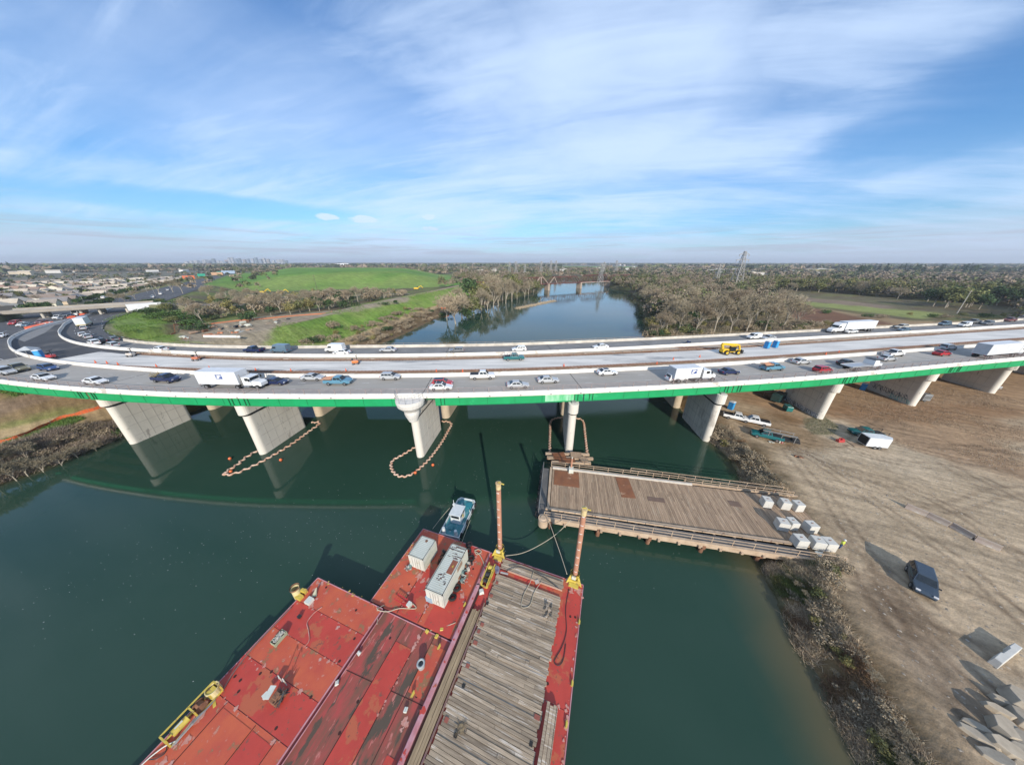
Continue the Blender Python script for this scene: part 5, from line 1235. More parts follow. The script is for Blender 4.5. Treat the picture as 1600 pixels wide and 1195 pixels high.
# ropes and hoses
def cable(label,pts,r,m,name='rope',cat='rope',n=10):
    c=[tuple(p) for p in cr(pts,n)];mb=MB();mb.tube(c,r,6);return tag(mb.build(name,m,None,smooth=True),label,cat)
def D(px,py,z):return (*at(px,py,z),z)
cable('thin mooring rope sagging from the barge corner to the dock edge',[D(790,868,2.1),D(815,864,1.5),D(840,853,1.5),D(868,835,2.2),D(892,812,3.6)],.045,rope)
cable('taut mooring line from the right spud well up to the dock corner',[D(886,897,2.4),D(874,860,2.6),D(857,812,3.6)],.045,rope)
cable('thin rope drawn in a loop across the near end of timber deck',[D(834,892,2.1),D(829,908,2.1),D(818,930,2.1),D(815,948,2.1),D(828,945,2.1),D(835,925,2.1),D(846,908,2.1)],.035,rope)
cable('black hose snaking down the right red side deck',[D(889,920,1.87),D(884,950,1.87),D(885,985,1.87),D(878,1010,1.87),D(868,1028,1.87),D(866,1035,1.87),D(873,1039,1.87),D(880,1030,1.87),D(884,1005,1.87)],.035,ropeb,'hose','hose')
cable('black hoses along the front timber strip',[D(790,892,2.1),D(808,886,2.1),D(825,890,2.1),D(850,902,2.1),D(873,919,2.1)],.035,ropeb,'hose','hose')
cable('second black hose on the front timber strip',[D(795,884,2.1),D(820,882,2.1),D(845,896,2.1),D(878,908,2.1)],.035,ropeb,'hose','hose')
cable('frayed pale rope lying on the crimson plate of left barge',[D(503,948,2.1),D(490,958,2.1),D(480,972,2.1),D(482,985,2.1),D(483,1000,2.1),D(476,1010,2.1)],.045,chip)
cable('long grey pipe along the outer edge of left barge',[D(456,948,2.2),D(430,975,2.2),D(395,1012,2.2),D(365,1050,2.2),D(348,1078,2.2)],.06,mat('brown_pipe',(.2,.12,.1)),'pipe_run','pipe')
cable('white hose curling along the lower edge of left barge',[D(275,1157,2.2),D(258,1165,2.2),D(240,1178,2.2),D(226,1190,2.2),D(200,1215,2.2)],.05,cw,'hose','hose')
cable('black hose looping beneath the long winch frame',[D(262,1160,2.15),D(258,1175,2.15),D(245,1184,2.15),D(233,1186,2.15)],.04,ropeb,'hose','hose')
cable('tangled pale rope at the joint of three barges',[D(600,945,1.9),D(590,952,2.2),D(606,955,2.0),D(625,950,1.9),D(650,950,1.9),D(640,938,1.9)],.05,rope)
cable('pale rope hanging down the joint beside the worn barge',[D(589,948,2.2),D(590,965,1.8),D(589,975,1.75)],.04,rope)
cable('coiled rope end beside the yellow bitt on the worn barge',[D(672,985,1.75),D(690,980,1.75),D(700,975,1.75),D(708,980,1.75),D(698,988,1.75),D(690,982,1.75),D(712,972,1.9)],.04,rope)
cable('cream rope heap by the far corner of the container barge',[D(741,860,1.9),D(748,858,1.95),D(752,862,1.9),D(745,866,1.9),D(742,861,1.95),D(749,866,1.9),D(754,875,1.9),D(757,884,1.9)],.06,rope)
mb=MB();mb.mi=0
for k in range(18):mb.box((rnd.uniform(-.5,.5),rnd.uniform(-.8,.8),.05+k*.009),(.14,rnd.uniform(.3,.7),.05),rnd.uniform(-.8,.8))
o=mb.build('splintered_planks',tim,None);place(o,857,957,2.06,BRZ);tag(o,'splintered broken planks by the right side of the timber deck','broken planks')
for px,py,l in ((720,1138,'dark hole with straw in the timber deck, near bottom'),):
    mb=MB();mb.cyl((0,0,0),(0,0,.05),.3,.3,10)
    for k in range(20):
        a=rnd.uniform(0,6.28);mb.beam((math.cos(a)*.2,math.sin(a)*.2,.05),(math.cos(a)*.6,math.sin(a)*.6,.08),.02)
    tag(place(mb.build('straw_hole',mat('dark_straw',(.05,.04,.03),(.3,.22,.12),5),None),px,py,2.03),l,'hole')
o=MB();o.box((0,0,.03),(.5,.45,.06));tag(place(o.build('tin_sheet',mat('pale_tan_sheet',(.5,.42,.35)),None),839,909,2.05,.3),'pale tan square sheet at the front gap of the timber deck','sheet')
# ---------------------------------------------------------------- work boat
bx0,by0=-8.7,32.6
t=thing('work_boat','small white and teal work boat with wheelhouse tied to the red barge','boat',(bx0,by0,0),math.atan2(28.7-35.4,-9.3+7.6)+math.pi)
# local +x towards bow (away from barge)
teal=mat('teal_deck',(.03,.17,.20),(.08,.26,.30),1.6,.5,.05,c3=(.35,.42,.42),th3=.6,sc3=1.4);bw_=mat('boat_white',(.62,.64,.64),(.52,.55,.55),1.2,.45,c3=(.35,.33,.3),th3=.66,sc3=1.4)
Lh,Wh=3.7,1.65
def hring(z,o=0.):return [(-Lh+o,-Wh+o,z),(Lh-.5-o,-Wh+o,z),(Lh-o,-Wh+.4+o,z),(Lh-o,Wh-.4-o,z),(Lh-.5-o,Wh-o,z),(-Lh+o,Wh-o,z)]
mb=MB();mb.loft([hring(-.4,.25),hring(.3),hring(1.0),hring(1.0,.14),hring(.65,.14)],cap=True);mb.build('hull',bw_,t)
mb=MB();mb.prism([(a,b_) for a,b_,_ in hring(0,.16)],.66,.70);mb.build('deck',teal,t)
mb=MB();mb.prism([(-1.3,-.85),(.7,-.85),(.7,.85),(-1.3,.85)],.7,2.55,[(-1.2,-.8),(.6,-.8),(.6,.8),(-1.2,.8)]);wh_=mb.build('wheelhouse',bw_,t,bevel=.05)
mb=MB();mb.box((-.35,0,2.6),(2.2,1.95,.1));mb.build('wheelhouse_roof',bw_,wh_,bevel=.03)
for nm_,c,d in (('window',(-1.27,0,2.1),(.06,1.3,.5)),('window',(.66,0,2.1),(.06,1.3,.5)),('window',(-.7,-.84,2.1),(.6,.05,.45)),('window',(.1,-.84,2.1),(.6,.05,.45)),('window',(-.7,.84,2.1),(.6,.05,.45)),('window',(.1,.84,2.1),(.6,.05,.45))):
    mb=MB();mb.box(c,d);mb.build(nm_,glass,wh_)
mb=MB();mb.box((-.2,-.87,1.5),(.35,.04,.6));mb.build('yellow_sign',byel,wh_)
mb=MB();mb.cyl((.3,.85,2.6),(.3,.85,3.9),.06,.04,8);mb.box((.3,.85,3.0),(.3,.3,.25));mb.build('mast',bw_,t)
mb=MB();mb.cyl((-3.3,-1.0,.7),(-3.3,-1.0,1.9),.3,.22,12);mb.cyl((-3.3,1.0,.7),(-3.3,1.0,1.9),.3,.22,12);mb.build('push_knee',bw_,t,bevel=.02)
mb=MB();mb.cyl((2.5,-.7,.7),(2.5,-.7,.95),.55,.55,18);mb.build('rope_coil',mat('teal_coil',(.02,.2,.25)),t)
mb=MB();mb.box((1.7,.4,.8),(1.2,.7,.2));mb.box((2.7,.6,.78),(.7,.5,.16));mb.box((-2.2,.3,.85),(.8,.6,.3));mb.build('deck_locker',teal,t)
mb=MB()
for p_ in ((3.0,-1.3),(3.0,1.3),(1.2,-1.4),(1.2,1.4)):mb.beam((p_[0],p_[1],.9),(p_[0],p_[1],1.35),.08)
mb.build('bulwark_post',cw,t)
for k,(a,s) in enumerate(((-3.0,-1),(-.6,-1),(1.6,-1),(2.9,-1))):
    o=ringm(.28,.12,'fender',tyre,t);o.location=(a,s*(Wh+.06),.75);o.rotation_euler=(math.pi/2,0,0)
cable('mooring rope from boat bow side to the barge corner',[D(703,793,1.5),D(690,808,1.2),D(676,826,1.9)],.035,rope)
cable('second mooring rope from boat stern to the barge rim',[D(735,812,1.4),D(728,830,1.3),D(722,846,1.9)],.035,rope)
# ---------------------------------------------------------------- timber dock platform
PU=Vector((.9841,-.1776));PV=Vector((.1776,.9841));PZ=2.4;KS=36.6/35;PRZ=math.atan2(PU.y,PU.x)
T=thing('timber_dock','long timber-decked trestle dock reaching from the right bank over the water','dock',(4.3*KS,29.7*KS,0),PRZ);T.scale=(KS,KS,1)
def pl(px,py,z=PZ):
    X,Y=at(px,py,z);d=Vector((X-4.3*KS,Y-29.7*KS))/KS;return d.dot(PU),d.dot(PV)
def pb(par,x0,x1,y0,y1,z,w_,m):
    mb=MB();x=x0
    while x<x1:
        ww=w_*rnd.uniform(.85,1.15);cuts=sorted([0,1]+[rnd.uniform(.2,.8) for _ in range(rnd.randint(0,2))])
        for a,b_ in zip(cuts[:-1],cuts[1:]):
            ya,yb=y0+(y1-y0)*a,y0+(y1-y0)*b_;dz=rnd.uniform(-.015,.02);mb.box((x+ww/2,(ya+yb)/2,z-.1+dz),(ww-.02,yb-ya-.02,.2))
        x+=ww
    return mb.build('plank_deck',m,par)
pb(T,1.3,39.6,2.1,11.0,PZ,.28,timp)
cream=mat('cream_steel',(.50,.38,.27),(.38,.27,.18),.9,.7,.1,c3=(.22,.12,.08),th3=.63,sc3=.6,det=9)
def bm(name,segs,w_,h,m,par=T):
    mb=MB()
    for p,q in segs:mb.beam(p,q,w_,h)
    return mb.build(name,m,par)
bm('edge_girder',[((0,.25,PZ-.55),(39,.0,PZ-.55))],.35,.9,cream);bm('edge_girder',[((.6,1.75,PZ+.08),(38,1.9,PZ+.08))],.35,.3,cream)
bm('edge_girder',[((1.3,11.25,PZ+.05),(25,11.25,PZ+.05))],.35,.35,mat('white_beam',(.6,.55,.48),(.5,.45,.38),1,.7));bm('edge_girder',[((1,11.8,PZ-.3),(41,11.6,PZ-.3))],.3,.7,cream)
bm('edge_girder',[((1.0,1.8,PZ-.2),(1.0,11.4,PZ-.2))],.4,.5,cream)
mb=MB();mb.box((19.,.95,PZ-.28),(38,1.25,.1));mb.build('walkway',mat('walkway_dark',(.09,.09,.09),(.14,.13,.12),.8,.8,.1),T)
mb=MB();mb.box((.1,6.,PZ-.3),(1.2,10.5,.1));mb.build('walkway',mat('walkway_dark',(.09,.09,.09)),T)
for x in np.arange(1,39,2.6):bm('cross_bracket',[((x,-.35,PZ-.75),(x,1.9,PZ-.45))],.3,.35,cream)
bm('cross_girder',[((x,-.1,PZ-1.0),(x,11.8,PZ-1.0)) for x in np.arange(1.5,30,7)],.4,.7,rust)
for x in np.arange(1.5,30,7):
    for y in (.4,4,8,11.4):
        mb=MB();mb.cyl((x,y,-3),(x,y,PZ-1.2),.3,.3,12);mb.build('pile',rust,T)
def railing(name,pts,h,step,par,m=cream,levels=(1.,.55)):
    mb=MB()
    for l in levels:
        for p,q in zip(pts[:-1],pts[1:]):mb.beam((p[0],p[1],p[2]+h*l),(q[0],q[1],q[2]+h*l),.07)
    for p,q in zip(pts[:-1],pts[1:]):
        L_=math.dist(p,q);k=max(1,int(L_/step))
        for i in range(k+1):
            u=i/k;x_,y_,z_=(p[j]+(q[j]-p[j])*u for j in range(3));mb.beam((x_,y_,z_),(x_,y_,z_+h),.07)
    return mb.build(name,m,par)
railing('guard_rail',[(.5,.35,PZ-.2),(38.5,.1,PZ-.2)],1.15,2.4,T);railing('guard_rail',[(1,11.9,PZ),(24,11.9,PZ)],1.0,2.4,T)
railing('guard_rail',[(15.2,12.5,PZ),(39,12.1,PZ)],1.1,2.4,T);railing('guard_rail',[(24,11.6,PZ),(40,11.3,PZ)],1.0,2.4,T);railing('guard_rail',[(-.4,.8,PZ-.2),(-.4,11.6,PZ-.2)],1.1,2.2,T,steel)
bm('edge_girder',[((-.55,.3,PZ-.5),(-.55,12,PZ-.5))],.3,.5,trim)
for k in range(8):
    o=ringm(.33,.14,'fender',tyre,T);o.location=(-.8,1+k*1.35,PZ-.5);o.rotation_euler=(0,math.pi/2,0)
mb=MB();mb.cyl((.4,-.3,PZ-1.),(.4,-.3,PZ+.35),.75,.75,20);mb.cyl((.4,-.3,PZ+.35),(.4,-.3,PZ+.5),.55,.4,20);mb.build('corner_pile_cap',cream,T)
a,b_=pl(857,745);mb=MB();mb.box((3.8,8.9,PZ+.035),(4.3,3.6,.03));mb.build('rust_plate',mat('rust_plate',(.25,.10,.045),(.17,.07,.035),.7,.6,.1,c3=(.34,.2,.12),th3=.6),T)
mb=MB();mb.box((13.6,8.6,PZ+.035),(2.2,4.6,.03),.06);mb.build('rust_plate',mat('rust_plate',(.25,.10,.045)),T)
mb=MB();mb.box((18.,6.7,PZ+.03),(2.6,.9,.02));mb.box((30,8.,PZ+.03),(1.6,1.1,.02));mb.build('patch_board',mat('dark_patch',(.17,.11,.08)),T)
mb=MB();mb.box((37.,.8,PZ+.0),(1.8,.9,.06));mb.build('white_sheet',cw,T)
# white box with pole at far left edge of the dock
t=thing('signal_post','white box with an orange post at the water end of the timber dock','post',(*at(892,737,PZ),PZ),PRZ)
mb=MB();mb.box((0,0,.45),(.85,1.0,.9));mb.build('base_box',cw,t,bevel=.03);mb=MB();mb.cyl((0,.3,.9),(0,.3,2.9),.16,.16,12);mb.build('post_tube',mat('spud_orange',(.46,.17,.09)),t)
mb=MB();mb.cyl((0,.3,2.9),(0,.3,3.2),.09,.09,8);mb.build('beacon',cw,t)
# pile frame between the dock and the slender pier
t=thing('work_float','low frame of cream beams and brown plates at the foot of the slender pier','work float',(11.9,46.6,0),-.03)
for i,(y_,x0,x1) in enumerate(((1.7,-4.7,4.7),(.4,-4.5,5.2),(-1.0,-3.6,4.4))):
    mb=MB();mb.beam((x0,y_,1.05),(x1,y_,1.0),.5,.5);mb.build('beam',cream,t)
for (x,y,wd,l_,r_) in ((-1.9,.6,2.6,2.2,.15),(1.7,1.,2.3,2.,-.1),(.1,-.6,2.2,1.3,.05),(-1.0,-.9,2.4,1.4,0),(3.,-.4,1.5,1.6,.4)):
    mb=MB();mb.box((x,y,1.35+.05*abs(x)),(wd,l_,.06),r_);mb.build('brown_plate',mat('rust_plate',(.25,.10,.045)) if x<1 else timp,t)
for x in (-3.5,3.8):
    mb=MB();mb.cyl((x,.4,-2),(x,.4,1.),.25,.25,10);mb.build('pile',rust,t)
# concrete blocks
ws=['back row, left','back row, middle','back row, right','middle row, left','middle row, second','middle row, right','front row, left','front row, middle','front row, right']
for (px,py,sx,sy),wd in zip([(1195,789,1.35,1.5),(1223,792,1.35,1.4),(1243,795,1.4,1.4),(1219,824,1.5,1.45),(1234,823,1.25,1.5),(1263,828,1.5,1.4),(1246,850,1.55,1.5),(1273,853,1.5,1.5),(1290,855,1.45,1.55)],ws):
    sx*=.9;sy*=.88;mb=MB();mb.box((0,0,.7),(sx,sy,1.38),top=(.97,.97));o=mb.build('concrete_block',mat('block_concrete',(.56,.54,.49),(.48,.46,.42),1.3,.8,.1,c3=(.38,.36,.32),th3=.64),None,bevel=.05)
    mb=MB();mb.beam((-.15,0,1.4),(.15,.03,1.46),.06);mb.build('lifting_loop',rust,o)
    place(o,px,py,PZ+.03,PRZ+rnd.uniform(-.16,.16));tag(o,'pale concrete block on the dock end, '+wd,'concrete block','concrete blocks on the dock end')
# ---------------------------------------------------------------- worker
def person(label,px,py,z,rz,skin,top,leg,hat):
    t=thing('person',label,'person',(*at(px,py,z),z),rz)
    me=bpy.data.meshes.new('body')
    J=[(0,0,.95,.14),(0,0,1.18,.13),(0,.01,1.42,.14),(0,.01,1.53,.055),(0,0,1.66,.095),(0,-.01,1.76,.07),
       (.20,0,1.40,.065),(.27,-.06,1.15,.045),(.22,-.24,1.05,.038),(-.20,0,1.40,.065),(-.27,-.05,1.15,.045),(-.21,-.24,1.06,.038),
       (.10,0,.90,.095),(.12,-.02,.5,.065),(.13,.02,.09,.05),(.13,-.14,.05,.045),(-.10,0,.90,.095),(-.13,.02,.5,.065),(-.14,.05,.09,.05),(-.14,-.10,.05,.045)]
    E_=[(0,1),(1,2),(2,3),(3,4),(4,5),(2,6),(6,7),(7,8),(2,9),(9,10),(10,11),(0,12),(12,13),(13,14),(14,15),(0,16),(16,17),(17,18),(18,19)]
    # hands: palm + five fingers each
    for root,s in ((8,1),(11,-1)):
        x,y,zz,_=J[root];pi=len(J);J.append((x,y-.07,zz-.01,.03));E_.append((root,pi))
        for k in range(4):
            a=len(J);J.append((x+(k-1.5)*.02,y-.12-.005*(k in(1,2)),zz-.02,.010));J.append((x+(k-1.5)*.022,y-.16-.008*(k in(1,2)),zz-.045,.008));E_+=[(pi,a),(a,a+1)]
        a=len(J);J.append((x-s*.045,y-.08,zz-.01,.011));J.append((x-s*.05,y-.12,zz-.03,.009));E_+=[(pi,a),(a,a+1)]
    me.from_pydata([j[:3] for j in J],E_,[]);o=bpy.data.objects.new('body',me);COL.objects.link(o);o.parent=t
    sk=o.modifiers.new('skin','SKIN');sb=o.modifiers.new('sub','SUBSURF');sb.levels=1;sb.render_levels=2
    for i,j in enumerate(J):me.skin_vertices[0].data[i].radius=(j[3],j[3])
    me.skin_vertices[0].data[0].use_root=True
    me.materials.append(mat('skin',(.45,.26,.18),rough=.6))
    tm=mat('vest_yellow',(.55,.72,.05),(.45,.6,.04),6,.7);lm=mat('work_jeans',(.03,.07,.18),(.02,.05,.13),8,.8)
    mb=MB();n=14
    mb.loft([[(rx*math.cos(2*math.pi*i/n),ry*math.sin(2*math.pi*i/n),z_) for i in range(n)] for rx,ry,z_ in ((.19,.15,.88),(.185,.145,1.1),(.22,.16,1.35),(.19,.13,1.46),(.08,.08,1.50))]);mb.build('vest',tm,t,smooth=True)
    for s in (-1,1):
        mb=MB();mb.tube([(s*.17,0,1.42),(s*.225,-.01,1.36),(s*.27,-.05,1.2)],[.085,.08,.065],10);mb.build('sleeve',tm,t,smooth=True)
        mb=MB();mb.tube([(s*.09,0,.98),(s*.105,0,.86),(s*.125,0,.5),(s*.135,.03,.1)],[.12,.12,.085,.07],12);mb.build('trouser_leg',lm,t,smooth=True)
        mb=MB();mb.box((s*.135,-.05,.05),(.11,.3,.1));mb.build('boot',trim,t,bevel=.02)
    mb=MB();mb.loft([[(r_*math.cos(2*math.pi*i/n),r_*1.1*math.sin(2*math.pi*i/n)-.0,z_) for i in range(n)] for r_,z_ in ((.15,1.735),(.155,1.75),(.125,1.76),(.12,1.82),(.08,1.87),(.02,1.885))]);mb.build('hard_hat',cw,t,smooth=True)
    for s in (-1,1):
        mb=MB();mb.cyl((s*.035,-.088,1.69),(s*.035,-.098,1.69),.012,.012,8);mb.build('eye',trim,t)
        mb=MB();mb.cyl((s*.092,0,1.67),(s*.104,0,1.67),.028,.022,8);mb.build('ear',MATS['skin'],t)
    mb=MB();mb.cyl((0,-.085,1.66),(0,-.115,1.645),.018,.012,8);mb.build('nose',MATS['skin'],t)
    mb=MB();mb.box((0,-.09,1.61),(.05,.02,.012));mb.build('mouth',mat('lips',(.3,.1,.08)),t)
    return t
person('worker in yellow-green vest, blue jeans and white hard hat at the dock end',1311,857,PZ-.1,.4,0,0,0,0)
# ---------------------------------------------------------------- floating booms and buoys
bo=mat('boom_orange',(.52,.27,.17),(.60,.45,.35),1.5,.6,.1)
def boom(label,pts,amp=.28,wl_=1.35,close=False):
    c=cr(pts,14);arc=np.concatenate([[0],np.cumsum(np.hypot(*np.diff(c,axis=0).T))]);L_=arc[-1];mb=MB();out=[];rad=[]
    for s in np.arange(0,L_,.22):
        x=np.interp(s,arc,c[:,0]);y=np.interp(s,arc,c[:,1]);x1=np.interp(s+.3,arc,c[:,0]);y1=np.interp(s+.3,arc,c[:,1]);dx,dy=x1-x,y1-y;l_=math.hypot(dx,dy)+1e-9
        a=amp*math.sin(s/wl_*2*math.pi+.5*math.sin(s*.7));out.append((x-dy/l_*a,y+dx/l_*a,.09));rad.append(.17+.05*math.sin(s/wl_*4*math.pi))
    mb.tube(out,rad,7);return tag(mb.build('floating_boom',bo,None,smooth=True),label,'floating boom')
boom('orange wavy floating boom around the second pier from the left',[(-53.2,62.6),(-51.4,62.9),(-50.7,61.5),(-51.0,59),(-51.6,53),(-53.2,47.6),(-55.2,44.0),(-57.2,43.1),(-58.0,44.0),(-57.7,46.2),(-58.0,48.2),(-57.5,50.8),(-56.9,53.5)])
boom('orange wavy floating boom around the pier with round bay',[(-21.,54.),(-24,49.6),(-25.6,47.3),(-24.6,44.6),(-22.4,42.7),(-20.2,43.2),(-18.6,46),(-17.6,49),(-16.6,54),(-16.1,59),(-15.9,61.8),(-17,63.1),(-19,63.2)],.22,1.1)
boom('orange wavy floating boom on both sides of the slender pier',[(8.3,49.2),(8.8,53),(9.5,58),(10.2,62.6),(11.2,64.4),(13.5,65.2),(16.4,64.6),(18.4,64.6),(19.0,62.8),(18.2,58),(17.3,53),(16.6,49.2)],.2,1.0)
for px,py,l in ((359.5,717,'orange buoy off the far corner of the left boom'),(361,737,'orange buoy on the near corner of the left boom'),(439,719,'orange buoy outside the long side of the left boom'),(649,739,'orange buoy on the near tip of the middle boom'),(676.5,727,'orange buoy right of the middle boom')):
    mb=MB();n=12;mb.loft([[(.3*math.sin(a)*math.cos(2*math.pi*i/n),.3*math.sin(a)*math.sin(2*math.pi*i/n),.15-.3*math.cos(a)) for i in range(n)] for a in np.linspace(.15,math.pi-.15,8)]);o=mb.build('buoy',mat('buoy_orange',(.75,.16,.05),rough=.4),None,smooth=True);place(o,px,py,.05);tag(o,l,'buoy')

# foam flecks and leaves afloat
g=np.random.default_rng(17);n_=700;cxs=[(-25,28),(-12,33),(2,44),(-45,30),(-8,60),(15,30),(-60,20)];k=g.integers(0,len(cxs),n_);b=np.array(cxs)[k]+g.normal(size=(n_,2))*np.array([9,5]);s_=g.uniform(.008,.034,n_)
c=np.stack([b[:,0],b[:,1],np.full(n_,.012)],1);off=np.array([(-1,-1,0),(1,-.8,0),(1,1,0),(-.9,1,0)]);v=(c[:,None]+off[None]*s_[:,None,None]).reshape(-1,3)
tag(fast('foam_flecks',v,np.arange(4*n_).reshape(-1,4),mat('foam',(.6,.62,.58))),'white foam flecks and leaves drifting on the river','foam',kind='stuff')
# ---------------------------------------------------------------- vegetation
def foliage(name,c1,c2,isl=.35,obr=.18,rough=.8):
    return mat(name,c1,c2,.25,rough,isl=isl,objrand=obr,spec=.2)
bark=mat('bark_pale',(.40,.35,.28),(.27,.235,.18),2,.9,spec=.2);twig=foliage('bare_twigs',(.35,.295,.205),(.25,.21,.145),.3,.2)
twigp=foliage('pinkish_twigs',(.37,.30,.21),(.27,.215,.15),.3,.15)
olive=foliage('olive_leaves',(.15,.155,.055),(.10,.11,.045),.45)
ochre=foliage('ochre_leaves',(.24,.21,.075),(.16,.145,.06),.4)
dgreen=foliage('dark_leaves',(.05,.085,.03),(.03,.055,.022),.45)
bgreen=foliage('bright_leaves',(.075,.13,.035),(.05,.09,.028),.4)
conif=foliage('conifer_leaves',(.022,.045,.025),(.014,.03,.018),.4,.15)
def bare_parts(seed,spread=.62,n0=4,levels=5,h=1.):
    r=random.Random(seed);seg=[]
    def grow(p,d,L,w_,lv):
        q=p+d*L;seg.append((p,q,w_,w_*.62,lv))
        if lv>=levels:return
        k={0:n0,1:4,2:4,3:4,4:4}.get(lv,3)
        for i in range(k):
            a=2*math.pi*(i+r.random())/k;b=d.orthogonal().normalized();c=d.cross(b);sp=spread*r.uniform(.55,1.2)
            nd_=(d+(b*math.cos(a)+c*math.sin(a))*sp+Vector((0,0,.10))).normalized();st=p+d*L*(1 if i<2 else r.uniform(.5,1))
            grow(st,nd_,L*r.uniform(.58,.82),w_*.58,lv+1)
    grow(Vector((0,0,0)),Vector((r.uniform(-.1,.1),r.uniform(-.1,.1),1)).normalized(),.27,.020,0)
    zz=max(max(s[0].z,s[1].z) for s in seg)
    return [(a/zz,b/zz,w0,w1,l) for a,b,w0,w1,l in seg]
def bare_tree(seed,name='bare_tree',tm=twig,spread=.62,n0=4,twf=1.):
    sg_=bare_parts(seed,spread,n0);root=bpy.data.objects.new(name,None);COL.objects.link(root)
    mb=MB()
    for p,q,w0,w1,l in sg_:
        if l<=2:mb.cyl(p,q,w0,w1,5 if l<2 else 3,cap=False)
    mb.build('trunk',bark,root,fix=False)
    v=[];f=[];r=random.Random(seed)
    for p,q,w0,w1,l in sg_:
        if l>2:
            for rep in range(1 if l<4 else 2):
                d=(q-p);o=Vector((r.gauss(0,1),r.gauss(0,1),r.gauss(0,1))).normalized()
                s=d.cross(o).normalized()*max(w0*.8,.0042*twf);q2=q+o*d.length*(.35*rep)
                i=len(v);v+=[p-s,p+s,q2];f.append((i,i+1,i+2))
    fast('crown',[tuple(a) for a in v],np.array(f),tm,root);return root
def leaf_cloud(lobes,n_,size,seed,flat=.6):
    """lobes: (x,y,z,r,rz); returns quads scattered on/in the lobes"""
    g=np.random.default_rng(seed);L=np.array(lobes,float);wt=L[:,3]**2;k=g.choice(len(L),n_,p=wt/wt.sum())
    d=g.normal(size=(n_,3));d/=np.linalg.norm(d,axis=1)[:,None];rr=g.uniform(.55,1.08,n_)**.6
    c=L[k,:3]+d*(rr*L[k,3])[:,None]*np.stack([np.ones(n_),np.ones(n_),L[k,4]/L[k,3]],1)
    nrm=d+g.normal(size=(n_,3))*flat;nrm/=np.linalg.norm(nrm,axis=1)[:,None]
    a=np.cross(nrm,g.normal(size=(n_,3)));a/=np.linalg.norm(a,axis=1)[:,None];b=np.cross(nrm,a)
    s=(size*g.uniform(.5,1.3,n_))[:,None];a*=s;b*=s*g.uniform(.5,1,n_)[:,None]
    v=np.stack([c-a-b,c+a-b*.6,c+a*.7+b,c-a*.8+b*.9],1).reshape(-1,3);f=np.arange(4*n_).reshape(-1,4);return v,f
def leafy(seed,name,m,kind='round',n_=900,size=.032,twigs=0):
    r=random.Random(seed);root=bpy.data.objects.new(name,None);COL.objects.link(root);mb=MB()
    if kind=='round':lob=[(r.gauss(0,.17),r.gauss(0,.17),r.uniform(.38,.80),r.uniform(.12,.22),r.uniform(.10,.19)) for _ in range(13)]
    elif kind=='bush':lob=[(r.gauss(0,.38),r.gauss(0,.38),r.uniform(.25,.62),r.uniform(.2,.36),r.uniform(.18,.33)) for _ in range(11)]
    else:
        lob=[(r.gauss(0,.02),r.gauss(0,.02),z_,.20*(1.06-z_)+.03,.09) for z_ in np.linspace(.15,.98,13)]
    v,f=leaf_cloud(lob,n_,size,seed);fast('crown',v,f,m,root)
    if kind=='bush':
        for k in range(4):mb.cyl((0,0,0),(r.uniform(-.3,.3),r.uniform(-.3,.3),.4),.02,.01,4,cap=False)
    else:
        mb.cyl((0,0,0),(0,0,.75),.022,.008,6,cap=False)
        for k in range(5):
            a=r.uniform(0,6.28);z_=r.uniform(.25,.5);mb.cyl((0,0,z_),(.22*math.cos(a),.22*math.sin(a),z_+.22),.011,.005,4,cap=False)
    mb.build('trunk',bark,root,fix=False);return root
PROTO={}
def proto(k):
    if k in PROTO:return PROTO[k]
    i=int(k[-1])
    if k.startswith('bare'):o=bare_tree(11+i,'bare_tree',twig,.58+.06*i,4+i%2)
    elif k.startswith('pink'):o=bare_tree(31+i,'bare_tree',twigp,.62,5,1.2)
    elif k.startswith('tall'):o=bare_tree(51+i,'bare_tree',mat('bare_twigs',(0,0,0)),.42,3)
    elif k.startswith('olive'):o=leafy(61+i,'olive_tree',olive,'round',850,.034)
    elif k.startswith('ochre'):o=leafy(71+i,'ochre_tree',ochre,'round',850,.032)
    elif k.startswith('dark'):o=leafy(81+i,'evergreen_tree',dgreen,'round',900,.034)
    elif k.startswith('bush'):o=leafy(91+i,'green_bush',bgreen if i==0 else dgreen,'bush',700,.05)
    elif k.startswith('scrub'):o=leafy(101+i,'brown_scrub_bush',mat('scrub_leaves',(.30,.235,.155),(.21,.17,.11),.25,.9,isl=.4,objrand=.2) ,'bush',700,.045)
    elif k.startswith('coni'):o=leafy(111+i,'conifer_tree',conif,'cone',600,.04)
    PROTO[k]=[o,False];return PROTO[k]
NT=0
def tree(k,x,y,h,label,group,cat='tree',wid=1.,z=None):
    global NT
    pr=proto(k);o=pr[0]
    if pr[1]:o=copy_tree(o)
    pr[1]=True;NT+=1
    z=float(height(np.array([x]),np.array([y]))[0]) if z is None else z
    o.location=(x,y,z-.05);o.scale=(h*wid,h*wid,h);o.rotation_euler=(0,0,rnd.uniform(0,6.28));tag(o,label,cat,group);return o
def tpx(k,px,py,h,label,group,zg=4.,cat='tree',wid=1.):
    x,y=at(px,py,zg);return tree(k,x,y,h,label,group,cat,wid)
G1='bare trees on the right bank behind the bridge'
